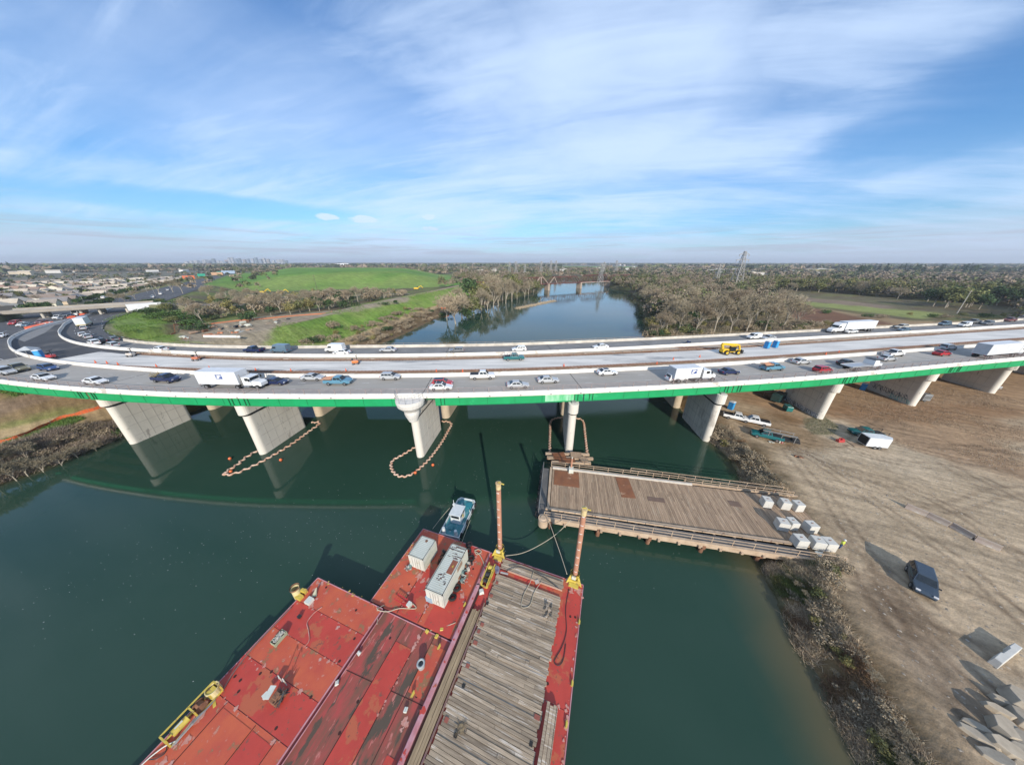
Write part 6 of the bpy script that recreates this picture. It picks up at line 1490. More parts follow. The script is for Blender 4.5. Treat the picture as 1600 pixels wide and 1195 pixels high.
# hero bare trees on the right bank
heroes=[(1060,520,12,'bare0'),(1085,522,13,'pink0'),(1115,521,14,'bare1'),(1140,522,13,'bare2'),(1165,520,15,'bare3'),(1195,519,14,'pink0'),(1222,516,14,'bare1'),(1240,512,11,'pink1'),(1100,505,13,'bare0'),(1128,502,14,'pink1'),(1180,500,13,'bare2'),(1210,498,13,'pink0'),(1050,498,12,'bare3'),(1075,488,13,'bare1'),(1150,492,14,'pink0')]
for i,(px,py,h,k) in enumerate(heroes):tpx(k,px,py,h*1.5,'large bare pale tree right behind the bridge',G1,3.5,wid=.9)
for i,(px,py,h,k) in enumerate([(1040,528,5,'ochre0'),(1022,526,7,'scrub0'),(1030,508,5,'olive0'),(1065,515,6,'bush0'),(1080,500,7,'bush0'),(1160,478,9,'bush0'),(1260,513,4,'bush0'),(1288,512,4.5,'ochre0'),(1300,512,3.5,'olive0'),(1275,514,3,'ochre0'),(1240,522,4,'olive0'),(1045,516,5,'olive0'),(1095,524,3.5,'ochre0')]):
    tpx(k,px,py,h,'yellow green bush under the bare right bank trees','bushes at the foot of the right bank trees',3.5,'bush')
def poly_fill(pxpoly,zg,n_,fn,mind,tries=60,world=None,avoid=None):
    P_=world or [at(a,b,zg) for a,b in pxpoly];xs=[p[0] for p in P_];ys=[p[1] for p in P_];pts=[];t=0
    while len(pts)<n_ and t<n_*tries:
        t+=1;x=rnd.uniform(min(xs),max(xs));y=rnd.uniform(min(ys),max(ys))
        if not pdist([x],[y],P_)[1][0]:continue
        d,i_=pdist([x],[y],RIVER)
        if i_[0] or d[0]<1.0:continue
        if any((x-a)**2+(y-b)**2<mind**2 for a,b in pts):continue
        pts.append((x,y));fn(x,y,len(pts))
    return pts
def pick(*ws):
    t=rnd.random()*sum(w for _,w in ws)
    for k,w in ws:
        t-=w
        if t<=0:return k
    return ws[0][0]
LBL={'bare':('bare grey-brown tree in the right bank wood',G1),'pink':('bare grey-brown tree in the right bank wood',G1),'oliv':('olive green tree in the wood beyond right bank','green trees beyond the right bank'),'ochr':('yellowish tree in the wood beyond right bank','green trees beyond the right bank'),'dark':('dark green tree in the wood beyond right bank','green trees beyond the right bank'),'scru':('brown scrubby bush in the right bank wood','scrub in the right bank wood'),'bush':('green bush in the right bank wood','scrub in the right bank wood')}
def fr(x,y,i):
    k=pick(('bare0',3),('bare1',3),('bare2',2),('bare3',3),('pink0',3),('pink1',1),('scrub0',1.5),('olive0',2),('olive1',1.5),('ochre0',1.2));l,g=LBL[k[:4]]
    tree(k,x,y,rnd.uniform(12,18) if k[0] in'bp' else rnd.uniform(5,10),l,g,'tree' if k[0]!='s' else 'bush')
poly_fill([(1003,470),(1008,505),(1012,528),(1060,522),(1130,505),(1200,500),(1228,480),(1190,462),(1100,452),(1010,455)],3.5,95,fr,5.)
def fr2(x,y,i):
    k=pick(('bare0',1.2),('bare3',1.2),('pink0',.6),('olive0',3),('olive1',3),('ochre0',2),('ochre1',1.2),('dark0',.8),('scrub0',1));l,g=LBL[k[:4]]
    tree(k,x,y,rnd.uniform(12,17),l,g,'tree' if k[0]!='s' else 'bush',1.15)
# front edge of the olive wood right of the field
poly_fill([(1190,456),(1270,459),(1400,468),(1500,476),(1600,480),(1600,465),(1450,456),(1300,448),(1180,445),(1010,450)],4,125,fr2,9.)
for px,py,h,k in ((1290,489,3.5,'bush0'),(1353,494,3,'bush0'),(1375,496,3.5,'scrub0'),(1420,493,3,'ochre0'),(1480,497,3.5,'scrub0'),(1540,495,4,'bush0'),(1455,495,3,'bush0'),(1230,476,4,'bush0'),(1500,494,3.5,'olive0'),(1570,497,4,'olive0')):
    tpx(k,px,py,h,'low bush by the ploughed field at right','bushes round the ploughed field',4,'bush',1.3)
# left bank strip
G3='pale trees along the left bank upstream'
for px,py,h,k in ((698,492,15,'bare1'),(712,497,17,'pink0'),(722,488,15,'bare2'),(740,484,13,'olive0'),(752,480,16,'bare0'),(762,478,15,'tall0'),(770,474,17,'tall1'),(778,472,16,'tall0'),(790,468,17,'tall1'),(800,465,17,'bare1'),(808,462,15,'tall0'),(820,459,15,'bare0'),(735,470,17,'dark0'),(757,470,16,'ochre0'),(785,464,17,'bare3'),(826,455,14,'bare2'),(745,476,16,'olive1'),(765,464,17,'bare1'),(795,459,17,'olive0'),(811,456,16,'bare3'),(720,478,14,'bare0'),(780,458,16,'bare2'),(834,452,12,'olive0')):
    tpx(k,px,py,h*1.5,'tall pale tree in the left bank upstream strip',G3,4)
tpx('dark0',730,490,13,'round dark green tree at the water edge of the left bank upstream','left bank greenery',4);tpx('bush1',692,487,5,'dark green bush at the left end of the upstream tree strip','left bank greenery',4,'bush')
# scrub between toe track and water
def fr3(x,y,i):
    k=pick(('scrub0',6),('scrub1',4),('ochre0',1.2),('bush1',.7));tree(k,x,y,rnd.uniform(1.8,3.6),'brown or olive brush on the left bank slope','brush on the left bank slope','bush',1.2)
poly_fill([(478,546),(560,545),(620,528),(700,500),(690,480),(640,488),(570,515),(520,532)],4,75,fr3,2.6)
tpx('dark0',620,488,4,'dark green bush beside the lower track on the left bank','left bank greenery',4,'bush',1.3);tpx('bush1',606,491,3,'small dark bush beside the lower track on the left bank','left bank greenery',4,'bush',1.3);tpx('ochre0',575,540,4,'olive yellow bush at the bridge on the left bank','left bank greenery',4,'bush',1.2);tpx('scrub0',524,522,5,'lone brown thorn tree beside the lower track','left bank greenery',5)
# left mass behind the builders' yard
G4='trees and bushes behind the builders yard'
for px,py,h,k in ((318,507,10,'pink0'),(300,498,9,'bare1'),(345,499,8,'scrub0'),(360,492,8,'ochre0'),(255,470,11,'bare0'),(290,468,11,'bare2'),(330,472,10,'bare3'),(275,466,10,'bare1'),(400,492,10,'pink1'),(425,488,11,'bare0'),(440,492,11,'bare1'),(455,494,7,'ochre0'),(470,491,7,'olive0'),(485,489,8,'ochre0'),(500,488,8,'bare2'),(515,486,7,'dark0'),(520,482,8,'scrub0'),(545,476,9,'pink0'),(560,474,11,'bare0'),(580,472,9,'scrub0'),(600,468,8,'scrub1'),(612,466,8,'bare2'),(540,484,6,'bush1'),(425,497,6,'dark0'),(395,503,5,'bush1'),(380,480,9,'bare3'),(350,480,8,'bare0'),(405,474,9,'pink0'),(520,470,9,'pink1'),(480,474,9,'bare1'),(450,474,8,'bare2'),(290,503,5,'bush0'),(270,500,5,'olive0'),(470,482,9,'bare3'),(500,478,9,'bare0'),(370,470,8,'bare3'),(390,468,8,'pink1'),(355,466,8,'pink0'),(415,480,8,'bare2')):
    tpx(k,px,py,h*1.15,'scrub or bare tree behind the builders yard',G4,9.5)
def fr4(x,y,i):
    k=pick(('bush1',4),('bush0',2),('olive0',2),('dark0',1.5));tree(k,x,y,rnd.uniform(2.5,4.5),'leafy bush on the slope inside the curve','bushes inside the freeway curve','bush',1.4)
poly_fill([(210,488),(250,482),(300,480),(345,505),(320,522),(280,520),(250,512),(215,500)],10,42,fr4,4.)
def fr5(x,y,i):
    k=pick(('bare0',2),('scrub0',3),('pink0',2),('ochre0',1.5),('dark0',1.5),('bush1',1));tree(k,x,y,rnd.uniform(5,10),'scrub or bare tree behind the builders yard',G4,'tree',1.1)
poly_fill([(340,500),(420,494),(520,484),(640,462),(600,458),(450,468),(330,478)],9.5,60,fr5,6.)
for px,py,h in ((42,500,7),(55,497,9),(70,497,9),(85,496,8),(165,488,7),(178,486,8),(205,478,5),(150,490,6)):tpx('dark0',px,py,h*.75,'dark green roadside tree next to the overpass','roadside trees near the overpass',11,wid=1.3)
for px,py in ((190,482),(200,480),(215,474),(180,478)):tpx('bare0',px,py,7,'bare thorn bush between overpass and billboard','thorn bushes by the billboard',12)
# conifers and eucalyptus on the right skyline
for i in range(46):
    px=pick((rnd.uniform(1050,1320),1),(rnd.uniform(1340,1390),1.6),(rnd.uniform(1400,1530),3));x,y=at(px,rnd.uniform(424,431),6)
    if px<1320:x,y=at(px,rnd.uniform(421,426),6)
    tree('coni%d'%(i%2) if i%3 else 'dark0',x,y,rnd.uniform(22,32) if px>1330 else rnd.uniform(22,34),'tall dark evergreen on the right skyline','tall evergreens on the right skyline',wid=.8 if i%3 else .6)
for i in range(26):
    x,y=at(rnd.uniform(1440,1600),rnd.uniform(462,482),5);tree('dark0' if i%3 else 'olive0',x,y,rnd.uniform(13,19),'full dark green tree at the far right','full dark trees at the far right',wid=1.1)
print('TREES',NT)
# ---- uncountable: brush, reeds, far woods
def blades(n_,xy,zfun,L0,L1,w_,lean,name,m,label,cat,seed=1,clump=0):
    g=np.random.default_rng(seed);k=g.integers(0,len(xy),n_);b=np.array(xy)[k]+g.normal(size=(n_,2))*clump;z=zfun(b[:,0],b[:,1]);L=g.uniform(L0,L1,n_)
    d=np.stack([g.normal(size=n_)*lean,g.normal(size=n_)*lean,np.ones(n_)],1);d/=np.linalg.norm(d,axis=1)[:,None]
    s=g.normal(size=(n_,3));s=np.cross(d,s);s/=np.linalg.norm(s,axis=1)[:,None];s*=(w_*g.uniform(.5,1.3,n_))[:,None]
    p=np.concatenate([b,(z-.03)[:,None]],1);v=np.stack([p-s,p+s,p+d*L[:,None]],1).reshape(-1,3);f=np.arange(3*n_).reshape(-1,3)
    return tag(fast(name,v,f,m),label,cat,kind='stuff')
def rpts(world,n_,seed,nz=None,th=.5,clear=None):
    g=np.random.default_rng(seed);xs=np.array([p[0] for p in world]);ys=np.array([p[1] for p in world]);x=g.uniform(xs.min(),xs.max(),n_);y=g.uniform(ys.min(),ys.max(),n_)
    ok=pdist(x,y,world)[1]
    if nz:ok&=fbm(x,y,nz,3,seed)>th
    d,i_=pdist(x,y,RIVER);ok&=~(i_&(d>.3))
    return np.stack([x[ok],y[ok]],1)
straw=mat('dry_brush',(.54,.43,.30),(.38,.30,.21),.5,.95,isl=.45,spec=.1);strawg=mat('green_weeds',(.12,.17,.05),(.17,.16,.07),.5,.9,isl=.4,spec=.1);redbr=mat('russet_brush',(.22,.13,.08),(.30,.2,.11),.4,.95,isl=.4,spec=.1)
RBK=[at(a,b,2) for a,b in [(1180,878),(1230,874),(1310,890),(1290,915),(1305,960),(1345,1035),(1395,1120),(1450,1195),(1470,1260),(1345,1260),(1345,1190),(1290,1085),(1245,1000),(1215,925)]]
pp=rpts(RBK,9000,3,2.6,.47)
blades(40000,pp,height,.15,1.05,.022,.8,'dry_brush',straw,'matted dry brush and dead stems along the right water edge','brush',4,.25)
pp=rpts(RBK,5000,5,4,.56);blades(26000,pp,height,.15,.8,.028,.6,'green_weeds',strawg,'green weeds among the dry brush on the right bank','weeds',5,.2)
pp=rpts(RBK,5000,6,3,.58);blades(16000,pp,height,.15,.7,.028,.8,'russet_brush',redbr,'russet dead brush patches on the right bank','brush',6,.2)
RBK2=[at(a,b,2) for a,b in [(1108,668),(1140,668),(1180,715),(1225,765),(1235,778),(1150,752),(1140,742),(1120,700)]]
pp=rpts(RBK2,5000,7,2.6,.44);blades(28000,pp,height,.2,1.1,.03,.7,'dry_brush',straw,'dry brush on the bank between dock and right waterline pier','brush',8,.3)
pp=rpts(RBK2,5000,9,4,.55);blades(9000,pp,height,.2,1.0,.035,.6,'russet_brush',redbr,'russet brush between the dock and the right waterline pier','brush',9,.3)
LBK=[at(a,b,2) for a,b in [(-40,770),(60,737),(130,707),(185,682),(182,662),(150,668),(90,684),(0,716),(-60,732)]]
pp=rpts(LBK,6000,11,3,.42);blades(30000,pp,height,.4,2.0,.05,.8,'dry_brush',mat('grey_brush',(.34,.275,.22),(.22,.175,.14),.4,.95,isl=.45,spec=.1),'grey brown dead brush on the left bank slope below the bridge','brush',12,.35)
pp=rpts(LBK,6000,13,4,.52);blades(22000,pp,height,.2,1.0,.04,.6,'green_weeds',strawg,'green weeds on the left bank slope below the bridge','weeds',14,.3)
for px,py,h in ((12,735,5),(30,728,4.5),(55,722,4),(85,712,4),(110,700,3.5),(5,720,5),(40,712,4.),(140,690,3.5),(-20,745,6),(-45,752,6),(-25,735,6)):tpx('bare1',px,py,h,'bare leafless shrub on the left bank below the bridge','bare shrubs on the left bank',2.5,'shrub',1.2)
def fr10(x,y,i):tree(pick(('bare1',2),('bare3',2),('scrub0',3),('scrub1',2),('ochre0',2),('olive0',1),('bush1',.5)),x,y,rnd.uniform(2.5,5.5),'low scrub under the bare right bank trees','low scrub under the right bank trees','bush',1.3)
poly_fill([(1010,500),(1014,532),(1060,527),(1130,524),(1230,520),(1310,514),(1290,508),(1200,505),(1100,505)],3.5,95,fr10,2.8)
UG=[at(a,b,3.5) for a,b in [(1003,470),(1008,505),(1012,532),(1060,527),(1130,524),(1230,520),(1300,514),(1235,500),(1228,480),(1190,462),(1100,452),(1010,455)]]
pp=rpts(UG,9000,51);blades(60000,pp,height,.5,3.2,.06,.6,'undergrowth',mat('undergrowth_m',(.26,.21,.15),(.18,.16,.09),.2,.95,isl=.35,spec=.1),'tangled brown undergrowth beneath the bare trees on the right bank','undergrowth',52,1.)
def fr7(x,y,i):tree(pick(('bare1',3),('bare2',2),('scrub0',2.5),('scrub1',1.5),('ochre0',.8),('bush0',.7)),x,y,rnd.uniform(.9,2.0),'low shrub on the left bank below the bridge','shrubs on the left bank','shrub',1.4)
poly_fill(None,0,75,fr7,1.5,world=LBK)
def fr8(x,y,i):tree(pick(('bare1',3),('bare0',2),('scrub0',2.5),('scrub1',1.5),('ochre0',1.4),('bush0',.25),('olive0',.5)),x,y,rnd.uniform(.6,1.4),'low shrub on the right water edge below the dock','shrubs on the right water edge','shrub',1.5)
poly_fill(None,0,85,fr8,.9,world=RBK)
def fr9(x,y,i):tree(pick(('bare1',3),('bare3',2),('scrub0',2.5),('scrub1',1.5),('ochre0',.6)),x,y,rnd.uniform(.9,2.0),'low shrub between the dock and waterline pier','shrubs between dock and pier','shrub',1.5)
poly_fill(None,0,34,fr9,1.1,world=RBK2)
# grass tufts: levee, left flats
def tufts(pxp,zg,n_,m,label,seed,L=(.15,.6),w_=.05,nz=None,th=.5,world=None):
    W=world or [at(a,b,zg) for a,b in pxp];pp=rpts(W,n_,seed,nz,th);
    if len(pp):blades(n_,pp,height,L[0],L[1],w_,.45,'grass_tufts',m,label,'grass',seed,.2)
gt=mat('grass_blades',(.11,.20,.045),(.15,.22,.06),.3,.9,isl=.3,spec=.1)
tufts([(20,622),(85,616),(95,628),(40,640),(10,638)],5,12000,gt,'green grass under the left end of the bridge',21)
tufts([(45,655),(120,638),(125,648),(60,672),(0,690),(0,668)],5,14000,gt,'patchy grass between path and orange fence',22,nz=8,th=.5)
tufts([(0,700),(60,680),(125,655),(165,640),(170,650),(110,668),(30,700)],4,8000,gt,'grass strip below the orange fence',23,nz=5,th=.52)
tufts([(1255,655),(1290,652),(1310,668),(1300,680),(1270,680),(1258,668)],2.4,8000,mat('grey_weeds',(.26,.25,.16),(.2,.2,.12),.5,.95,isl=.4,spec=.1),'grey green weeds at the foot of the first right bank pier',24,(.1,.35),.03)
tufts([(1300,600),(1440,590),(1600,600),(1600,740),(1490,715),(1380,690),(1330,640)],2.4,34000,mat('mulch',(.27,.20,.14),(.35,.27,.19),.4,.95,isl=.5,spec=.1),'brown trampled mulch on the right yard',25,(.05,.25),.05,9,.5)
tufts([(165,505),(200,490),(240,487),(262,505),(270,525),(330,538),(240,536),(190,522)],13,14000,gt,'rough grass on the slope inside the freeway curve',26,(.2,.7),.07,10,.45)
tufts([(400,540),(440,520),(560,482),(690,458),(735,452),(690,466),(570,508),(450,543)],8,22000,gt,'rough grass on the levee slope',27,(.15,.6),.08,12,.48)
# stones and clods on the right yard
def stones(pxp,n_,r0,r1,m,label,seed,zg=2.3):
    W=[at(a,b,zg) for a,b in pxp];pp=rpts(W,n_,seed);g=np.random.default_rng(seed);n_=len(pp);z=height(pp[:,0],pp[:,1]);r_=r0+(r1-r0)*g.random(n_)**4
    base=np.array([(-1,-1,0),(1,-1,0),(1,1,0),(-1,1,0),(0,0,1.)],float)
    v=(base[None]*np.stack([r_,r_*g.uniform(.5,1,n_),r_*.7],1)[:,None]);a=g.uniform(0,6.28,n_);c,s=np.cos(a),np.sin(a)
    vx=v[:,:,0]*c[:,None]-v[:,:,1]*s[:,None];vy=v[:,:,0]*s[:,None]+v[:,:,1]*c[:,None];v=np.stack([vx+pp[:,0:1],vy+pp[:,1:2],v[:,:,2]+z[:,None]-.01],2).reshape(-1,3)
    o=(np.arange(n_)*5)[:,None];f=np.concatenate([o+np.array([[0,1,4]]),o+np.array([[1,2,4]]),o+np.array([[2,3,4]]),o+np.array([[3,0,4]])]);tag(fast('loose_stones',v,f,m),label,'stones',kind='stuff')
stm=mat('stone_bits',(.34,.30,.25),(.22,.18,.14),2,.9,isl=.4)
stones([(1230,700),(1600,700),(1600,1195),(1480,1195),(1330,930),(1330,870)],9000,.02,.14,stm,'small stones scattered over the right dirt yard',31)
stones([(1240,690),(1300,722),(1420,780),(1430,812),(1300,765),(1225,722)],2500,.02,.13,stm,'line of gravel along the haul road edge',32)
# far woods
class _:pass
def far_wood(name,label,n_,dmin,dmax,size,hh,nq,mats_,seed,regions=None,leaf=.5,clumpy=True,amin=-82,amax=78):
    g=np.random.default_rng(seed);a=np.radians(g.uniform(amin,amax,n_*3));d=np.sqrt(g.uniform(dmin**2,dmax**2,n_*3));x=d*np.sin(a);y=d*np.cos(a)
    ok=y>60
    if regions=='wood' or regions is None:
        dd,i1=pdist(x,y,RIVER);ok&=~i1&(dd>2)
        _,im=pdist(x,y,MOUND);ok&=~im
        for pz in EXC:
            _,ie=pdist(x,y,pz);ok&=~ie
    if clumpy:ok&=fbm(x,y,160,3,seed)>.40
    x=x[ok][:n_];y=y[ok][:n_];n_=len(x);z=height(x,y);r_=size*g.uniform(.6,1.25,n_);H=hh*g.uniform(.6,1.25,n_)
    q=nq;D=g.normal(size=(n_,q,3));D/=np.linalg.norm(D,axis=2)[:,:,None];D[:,:,2]=np.abs(D[:,:,2])*1.0-.12
    rad=g.uniform(.6,1.05,(n_,q))[:,:,None];c=D*rad*np.stack([r_,r_,H*.62],1)[:,None,:]+np.stack([x,y,z+H*.38],1)[:,None,:]
    nrm=D+g.normal(size=D.shape)*.6;A=np.cross(nrm,g.normal(size=D.shape));A/=np.linalg.norm(A,axis=2)[:,:,None];B=np.cross(nrm,A);B/=np.linalg.norm(B,axis=2)[:,:,None]
    s=(r_[:,None]*leaf*g.uniform(.5,1.2,(n_,q)))[:,:,None];A*=s;B*=s*.8
    v=np.stack([c-A-B,c+A-B*.6,c+A*.7+B,c-A*.8+B*.9],2).reshape(-1,3);f=np.arange(len(v)).reshape(-1,4);mi=np.repeat(g.integers(0,len(mats_),n_),q)
    tag(fast(name,v,f,mats_,mi=mi),label,'woodland',kind='stuff')
EXC=[[at(a,b,6) for a,b in [(0,500),(0,429),(330,424),(345,440),(270,480),(60,500)]],
 [at(a,b,9) for a,b in [(0,640),(170,520),(230,478),(330,462),(640,455),(760,446),(720,480),(540,545),(300,560)]],
 [at(a,b,4) for a,b in [(1200,455),(1300,458),(1400,467),(1500,475),(1600,480),(1600,560),(1200,560)]],
 [at(a,b,4) for a,b in [(880,414.5),(1000,415),(1000,420.5),(870,420.5)]],
 [(-250,-400),(260,-400),(260,200),(60,190),(-250,200)],
 [rp(s,'C0',-8) for s in ARC[::24] if s>S_AB]+[rp(s,'C3',10) for s in ARC[::-24] if s>S_AB]]
tw_f=mat('far_twigs',(.27,.215,.155),(.20,.16,.12),.02,.95,isl=.2,spec=.1);ol_f=mat('far_olive',(.145,.16,.065),(.11,.125,.055),.02,.95,isl=.22,spec=.1);dk_f=mat('far_dark',(.06,.072,.04),(.045,.058,.035),.02,.95,isl=.22,spec=.1);oc_f=mat('far_ochre',(.17,.155,.075),(.13,.12,.06),.02,.95,isl=.2,spec=.1)
far_wood('river_wood','bare and olive woodland beyond the right bank',1900,190,660,7.2,14,150,[tw_f,tw_f,ol_f,ol_f,oc_f,tw_f,dk_f],41,leaf=.10,clumpy=False,amin=2,amax=64)
far_wood('river_wood','bare and olive woodland beyond the left bank',600,330,700,6.,13,110,[tw_f,tw_f,ol_f,oc_f],42,leaf=.12,clumpy=False,amin=-14,amax=6)
far_wood('distant_wood','belt of city trees in the middle distance',11000,600,1900,8,12,40,[tw_f,tw_f,ol_f,dk_f],43,leaf=.22)
far_wood('distant_wood','hazy carpet of city trees out to the horizon',19000,1700,9500,26,12,12,[tw_f,ol_f,dk_f,dk_f],44,leaf=.5)
far_wood('suburb_trees','street trees in the streets around the housing estate',380,450,1400,4.,6.5,30,[tw_f,dk_f,ol_f],45,leaf=.3,clumpy=False,amin=-64,amax=-38,regions='town')
# reed islet
pp=[at(a,b,0) for a,b in [(806,482),(822,484),(850,478),(866,472),(860,469),(835,474),(812,478)]];ip=rpts([(a,b) for a,b in pp],10,1)
g=np.random.default_rng(3);u=g.random(900);cx=np.interp(u,[0,1],[at(808,482)[0],at(866,470)[0]]);cy=np.interp(u,[0,1],[at(808,482)[1],at(866,470)[1]]);cx=cx+g.normal(size=900)*1.2;cy=cy+g.normal(size=900)*2.6
blades(9000,np.stack([cx,cy],1),lambda a,b:np.zeros(len(a)),.4,1.5,.06,.8,'reed_islet',straw,'pale reed islet in the river before the truss bridge','reeds',33,.4)
# ---------------------------------------------------------------- right yard things
def zat(px,py,zg=2.4):
    x,y=at(px,py,zg)
    for _ in range(3):
        z=float(height(np.array([x]),np.array([y]))[0]);x,y=at(px,py,z)
    return x,y,z
def sitecar(kind,c,px,py,rz,label,cat,**k):
    x,y,z=zat(px,py);return car(kind,c,label,cat,x,y,z+.02,rz,'vehicles parked on the right yard',**k)
sitecar('pickup','white',1150,655,R(-33),'white pickup truck parked right beside the waterline pier','pickup truck')
tk=sitecar('pickup','white',1178,661,R(148),'white crew pickup with full bed between the white and the teal trucks','pickup truck')
# teal rack truck
tk=sitecar('pickup','teal',1196,684,R(150),'long teal work truck with a steel rack and loose tools behind','work truck')
mb=MB();mb.beam((-4.6,.9,2.2),(1.2,.9,2.2),.5,.06);mb.beam((-4.6,-.9,2.1),(1.2,-.9,2.1),.1)
for a in (-4.4,-2.2,0):
    for s in (-.9,.9):mb.beam((a,s,.5),(a,s,2.2),.08)
mb.build('steel_rack',steel,tk);mb=MB();mb.box((-4.,0,.85),(2.8,1.8,.3));mb.box((-4.6,.2,1.2),(1.2,.9,.5),.2);mb.build('trailer_bed',trim,tk)
tk=sitecar('pickup','teal',1350,680,R(163),'dark teal flatbed truck standing behind the open white trailer','work truck')
mb=MB()
for s in (-.9,.9):mb.beam((-3.4,s,1.5),(1.,s,1.9),.07)
for a in (-3.2,-1.5,.8):
    for s in (-.9,.9):mb.beam((a,s,1.1),(a,s,1.8),.07)
mb.build('steel_rack',trim,tk)
tk=sitecar('suv',(.03,.045,.065),1436,912,R(-137),'dark blue boxy suv alone on the dirt, long shadow to its left','suv')
junk('tool_heap','heap of white sacks and red tools behind the long teal truck','tool heap',1216,690,2.45,22,.9,.7,.8,[cw,paint((.45,.05,.05)),trim,mat('orange_scrap',(.5,.2,.1))])
junk('white_sack_heap','white sacks lying on the ground beside the long teal truck','sacks',1204,691,2.45,7,.4,.3,.4,[cw])
junk('scrap_heap','small dark heap of twisted scrap on the haul road','scrap',1247,714,2.4,14,.6,.4,.4,[trim,rust])
x,y,z=zat(1361,697)
t=thing('cargo_trailer','white enclosed trailer with its dark rear door open','trailer',(x,y,z),R(-12))
mb=MB();mb.prism([(-2.,-1.1),(1.8,-1.1),(2.7,0),(1.8,1.1),(-2.,1.1)],.5,2.6);mb.build('trailer_body',mat('trailer_white',(.66,.67,.68)),t,bevel=.05)
mb=MB();mb.box((-2.02,0,1.55),(.04,1.9,1.8));mb.build('open_doorway',dark,t);mb=MB();mb.box((-2.9,0,.12),(1.8,2.,.06));mb.build('ramp',form,t)
for s in (-1,1):
    for a in (-.4,.4):wheel(t,a,s*1.12,.34,.2)
x,y,z=zat(1312,690);mb=MB();mb.box((0,0,.3),(1.3,.7,.5));mb.cyl((-.4,0,.6),(-.4,0,1.),.15,.12,8);mb.box((.4,.1,.65),(.5,.5,.3));o=mb.build('red_compressor',paint((.45,.05,.05)),None);o.location=(x,y,z);tag(o,'small red compressor in front of the open white trailer','compressor')
x,y,z=zat(1141,637);porta(1141,639,z,'blue portable toilet beside the right waterline pier',.5)
x,y,z=zat(1347,607);porta(1347,609,z,'blue portable toilet left of the graffitied pier',.5)
def gen(px,py,label,c,rz=.3,d=(2.4,1.3,1.4),name='generator'):
    x,y,z=zat(px,py);t=thing(name,label,'machine',(x,y,z),rz);mb=MB();mb.box((0,0,d[2]/2+.35),d);mb.build('housing',paint(c),t,bevel=.06);mb=MB()
    for k in np.linspace(-d[0]*.35,d[0]*.35,5):mb.box((k,-d[1]/2-.01,d[2]/2+.4),(.12,.03,d[2]*.5))
    mb.cyl((d[0]*.3,0,d[2]+.3),(d[0]*.3,0,d[2]+.7),.07,.07,8);mb.build('vent_louver_pattern',trim,t)
    for s in (-1,1):wheel(t,-.3,s*d[1]/2,.3,.18)
    return t
gen(1214,626,'dark green machine in the shade under the first right bank span',(.02,.06,.06),R(30),(4.5,2,2.0));gen(1229,642,'green and white welder cart with striped top on the wet soil',(.02,.16,.15),R(70),(2.2,1.3,1.3));gen(1202,620,'dark skip in deep shade under the bridge',(.03,.035,.035),R(25),(3,1.8,1.6),'skip')
gen(1441,626,'grey generator box beside the graffitied pier nose',(.25,.26,.26),R(-10),(1.8,1.5,1.9));gen(1556,608,'small white cart behind the third right bank pier',(.6,.6,.6),R(0),(1.6,1,.7),'utility_cart')
# graffiti on the piers: loops of paint
def graffiti(px,L0,L1,z0,z1,n_,c,label,side,seed):
    r=random.Random(seed);x_,y_,zb=nose[px];pv=Vector((PD.y,-PD.x));off=(.85+.012)*side;mb=MB()
    for k in range(n_):
        u=L0+(L1-L0)*k/n_+r.uniform(-.1,.1);w_=r.uniform(.3,.6);pts=[]
        for i in range(9):
            a=i/8*r.uniform(4,8);pts.append((u+w_*math.cos(a)*.8+r.uniform(-.1,.1),z0+(z1-z0)*(.5+.45*math.sin(a+r.random()))))
        P3=[]
        for u_,z_ in cr(pts,3):
            q=Vector((x_,y_))+PD*u_+pv*off;P3.append((q.x,q.y,z_+zb))
        mb.tube(P3,.045,4)
    o=mb.build('graffiti_paint',c,[b for b in bpy.data.objects if b.name.startswith('pier') and b.parent==BR][0]);return o
gw=mat('graffiti_white',(.62,.62,.64));gd=mat('graffiti_dark',(.02,.05,.06));gv=mat('graffiti_violet',(.2,.18,.35))
graffiti(6,.6,11,.2,1.5,22,gw,'',-1,3);graffiti(6,.6,11,.2,1.5,16,gd,'',-1,4);graffiti(7,2,11,1.2,2.8,12,gd,'',-1,5);graffiti(7,1,6,.3,1.6,9,mat('graffiti_teal',(.2,.45,.42)),'',-1,6)
# concrete rails, slab, rubble
for k,(px,py,px2,py2) in enumerate([(1413,792,1447,806),(1447,806,1482,822),(1484,822,1520,842),(1521,843,1562,860)]):
    a=zat(px,py);b=zat(px2,py2);mb=MB();L_=math.dist(a,b)*.98
    mb.loft([[(x_,y_*w_,z_) for y_,w_,z_ in ((-1,.32,0),(-1,.30,.1),(-1,.13,.42),(-1,.10,.85),(1,.10,.85),(1,.13,.42),(1,.30,.1),(1,.32,0))] for x_ in (-L_/2,L_/2)])
    o=mb.build('concrete_barrier',mat('dusty_barrier',(.30,.23,.2),(.42,.36,.29),.6,.85,.1,c3=(.5,.45,.38),th3=.55,sc3=.5),None,bevel=.03);o.location=((a[0]+b[0])/2,(a[1]+b[1])/2,(a[2]+b[2])/2-.02);o.rotation_euler=(0,0,math.atan2(b[1]-a[1],b[0]-a[0]))
    tag(o,'dusty concrete road barrier on the dirt, '+ORD[k]+' from the left in its row','road barrier','row of concrete barriers on the dirt')
x,y,z=zat(1567,1026)
mb=MB();mb.prism([(-1.1,-.28),(1.05,-.3),(1.1,.28),(.5,.3),(.45,.22),(-.3,.25),(-.35,.32),(-1.1,.3)],0,1.15,[(-1.05,-.22),(1.0,-.24),(1.0,.2),(.5,.22),(.4,.12),(-.3,.15),(-.35,.26),(-1.05,.24)])
mb.v=[(a*2.0,b*1.0,c*.78) for a,b,c in mb.v]
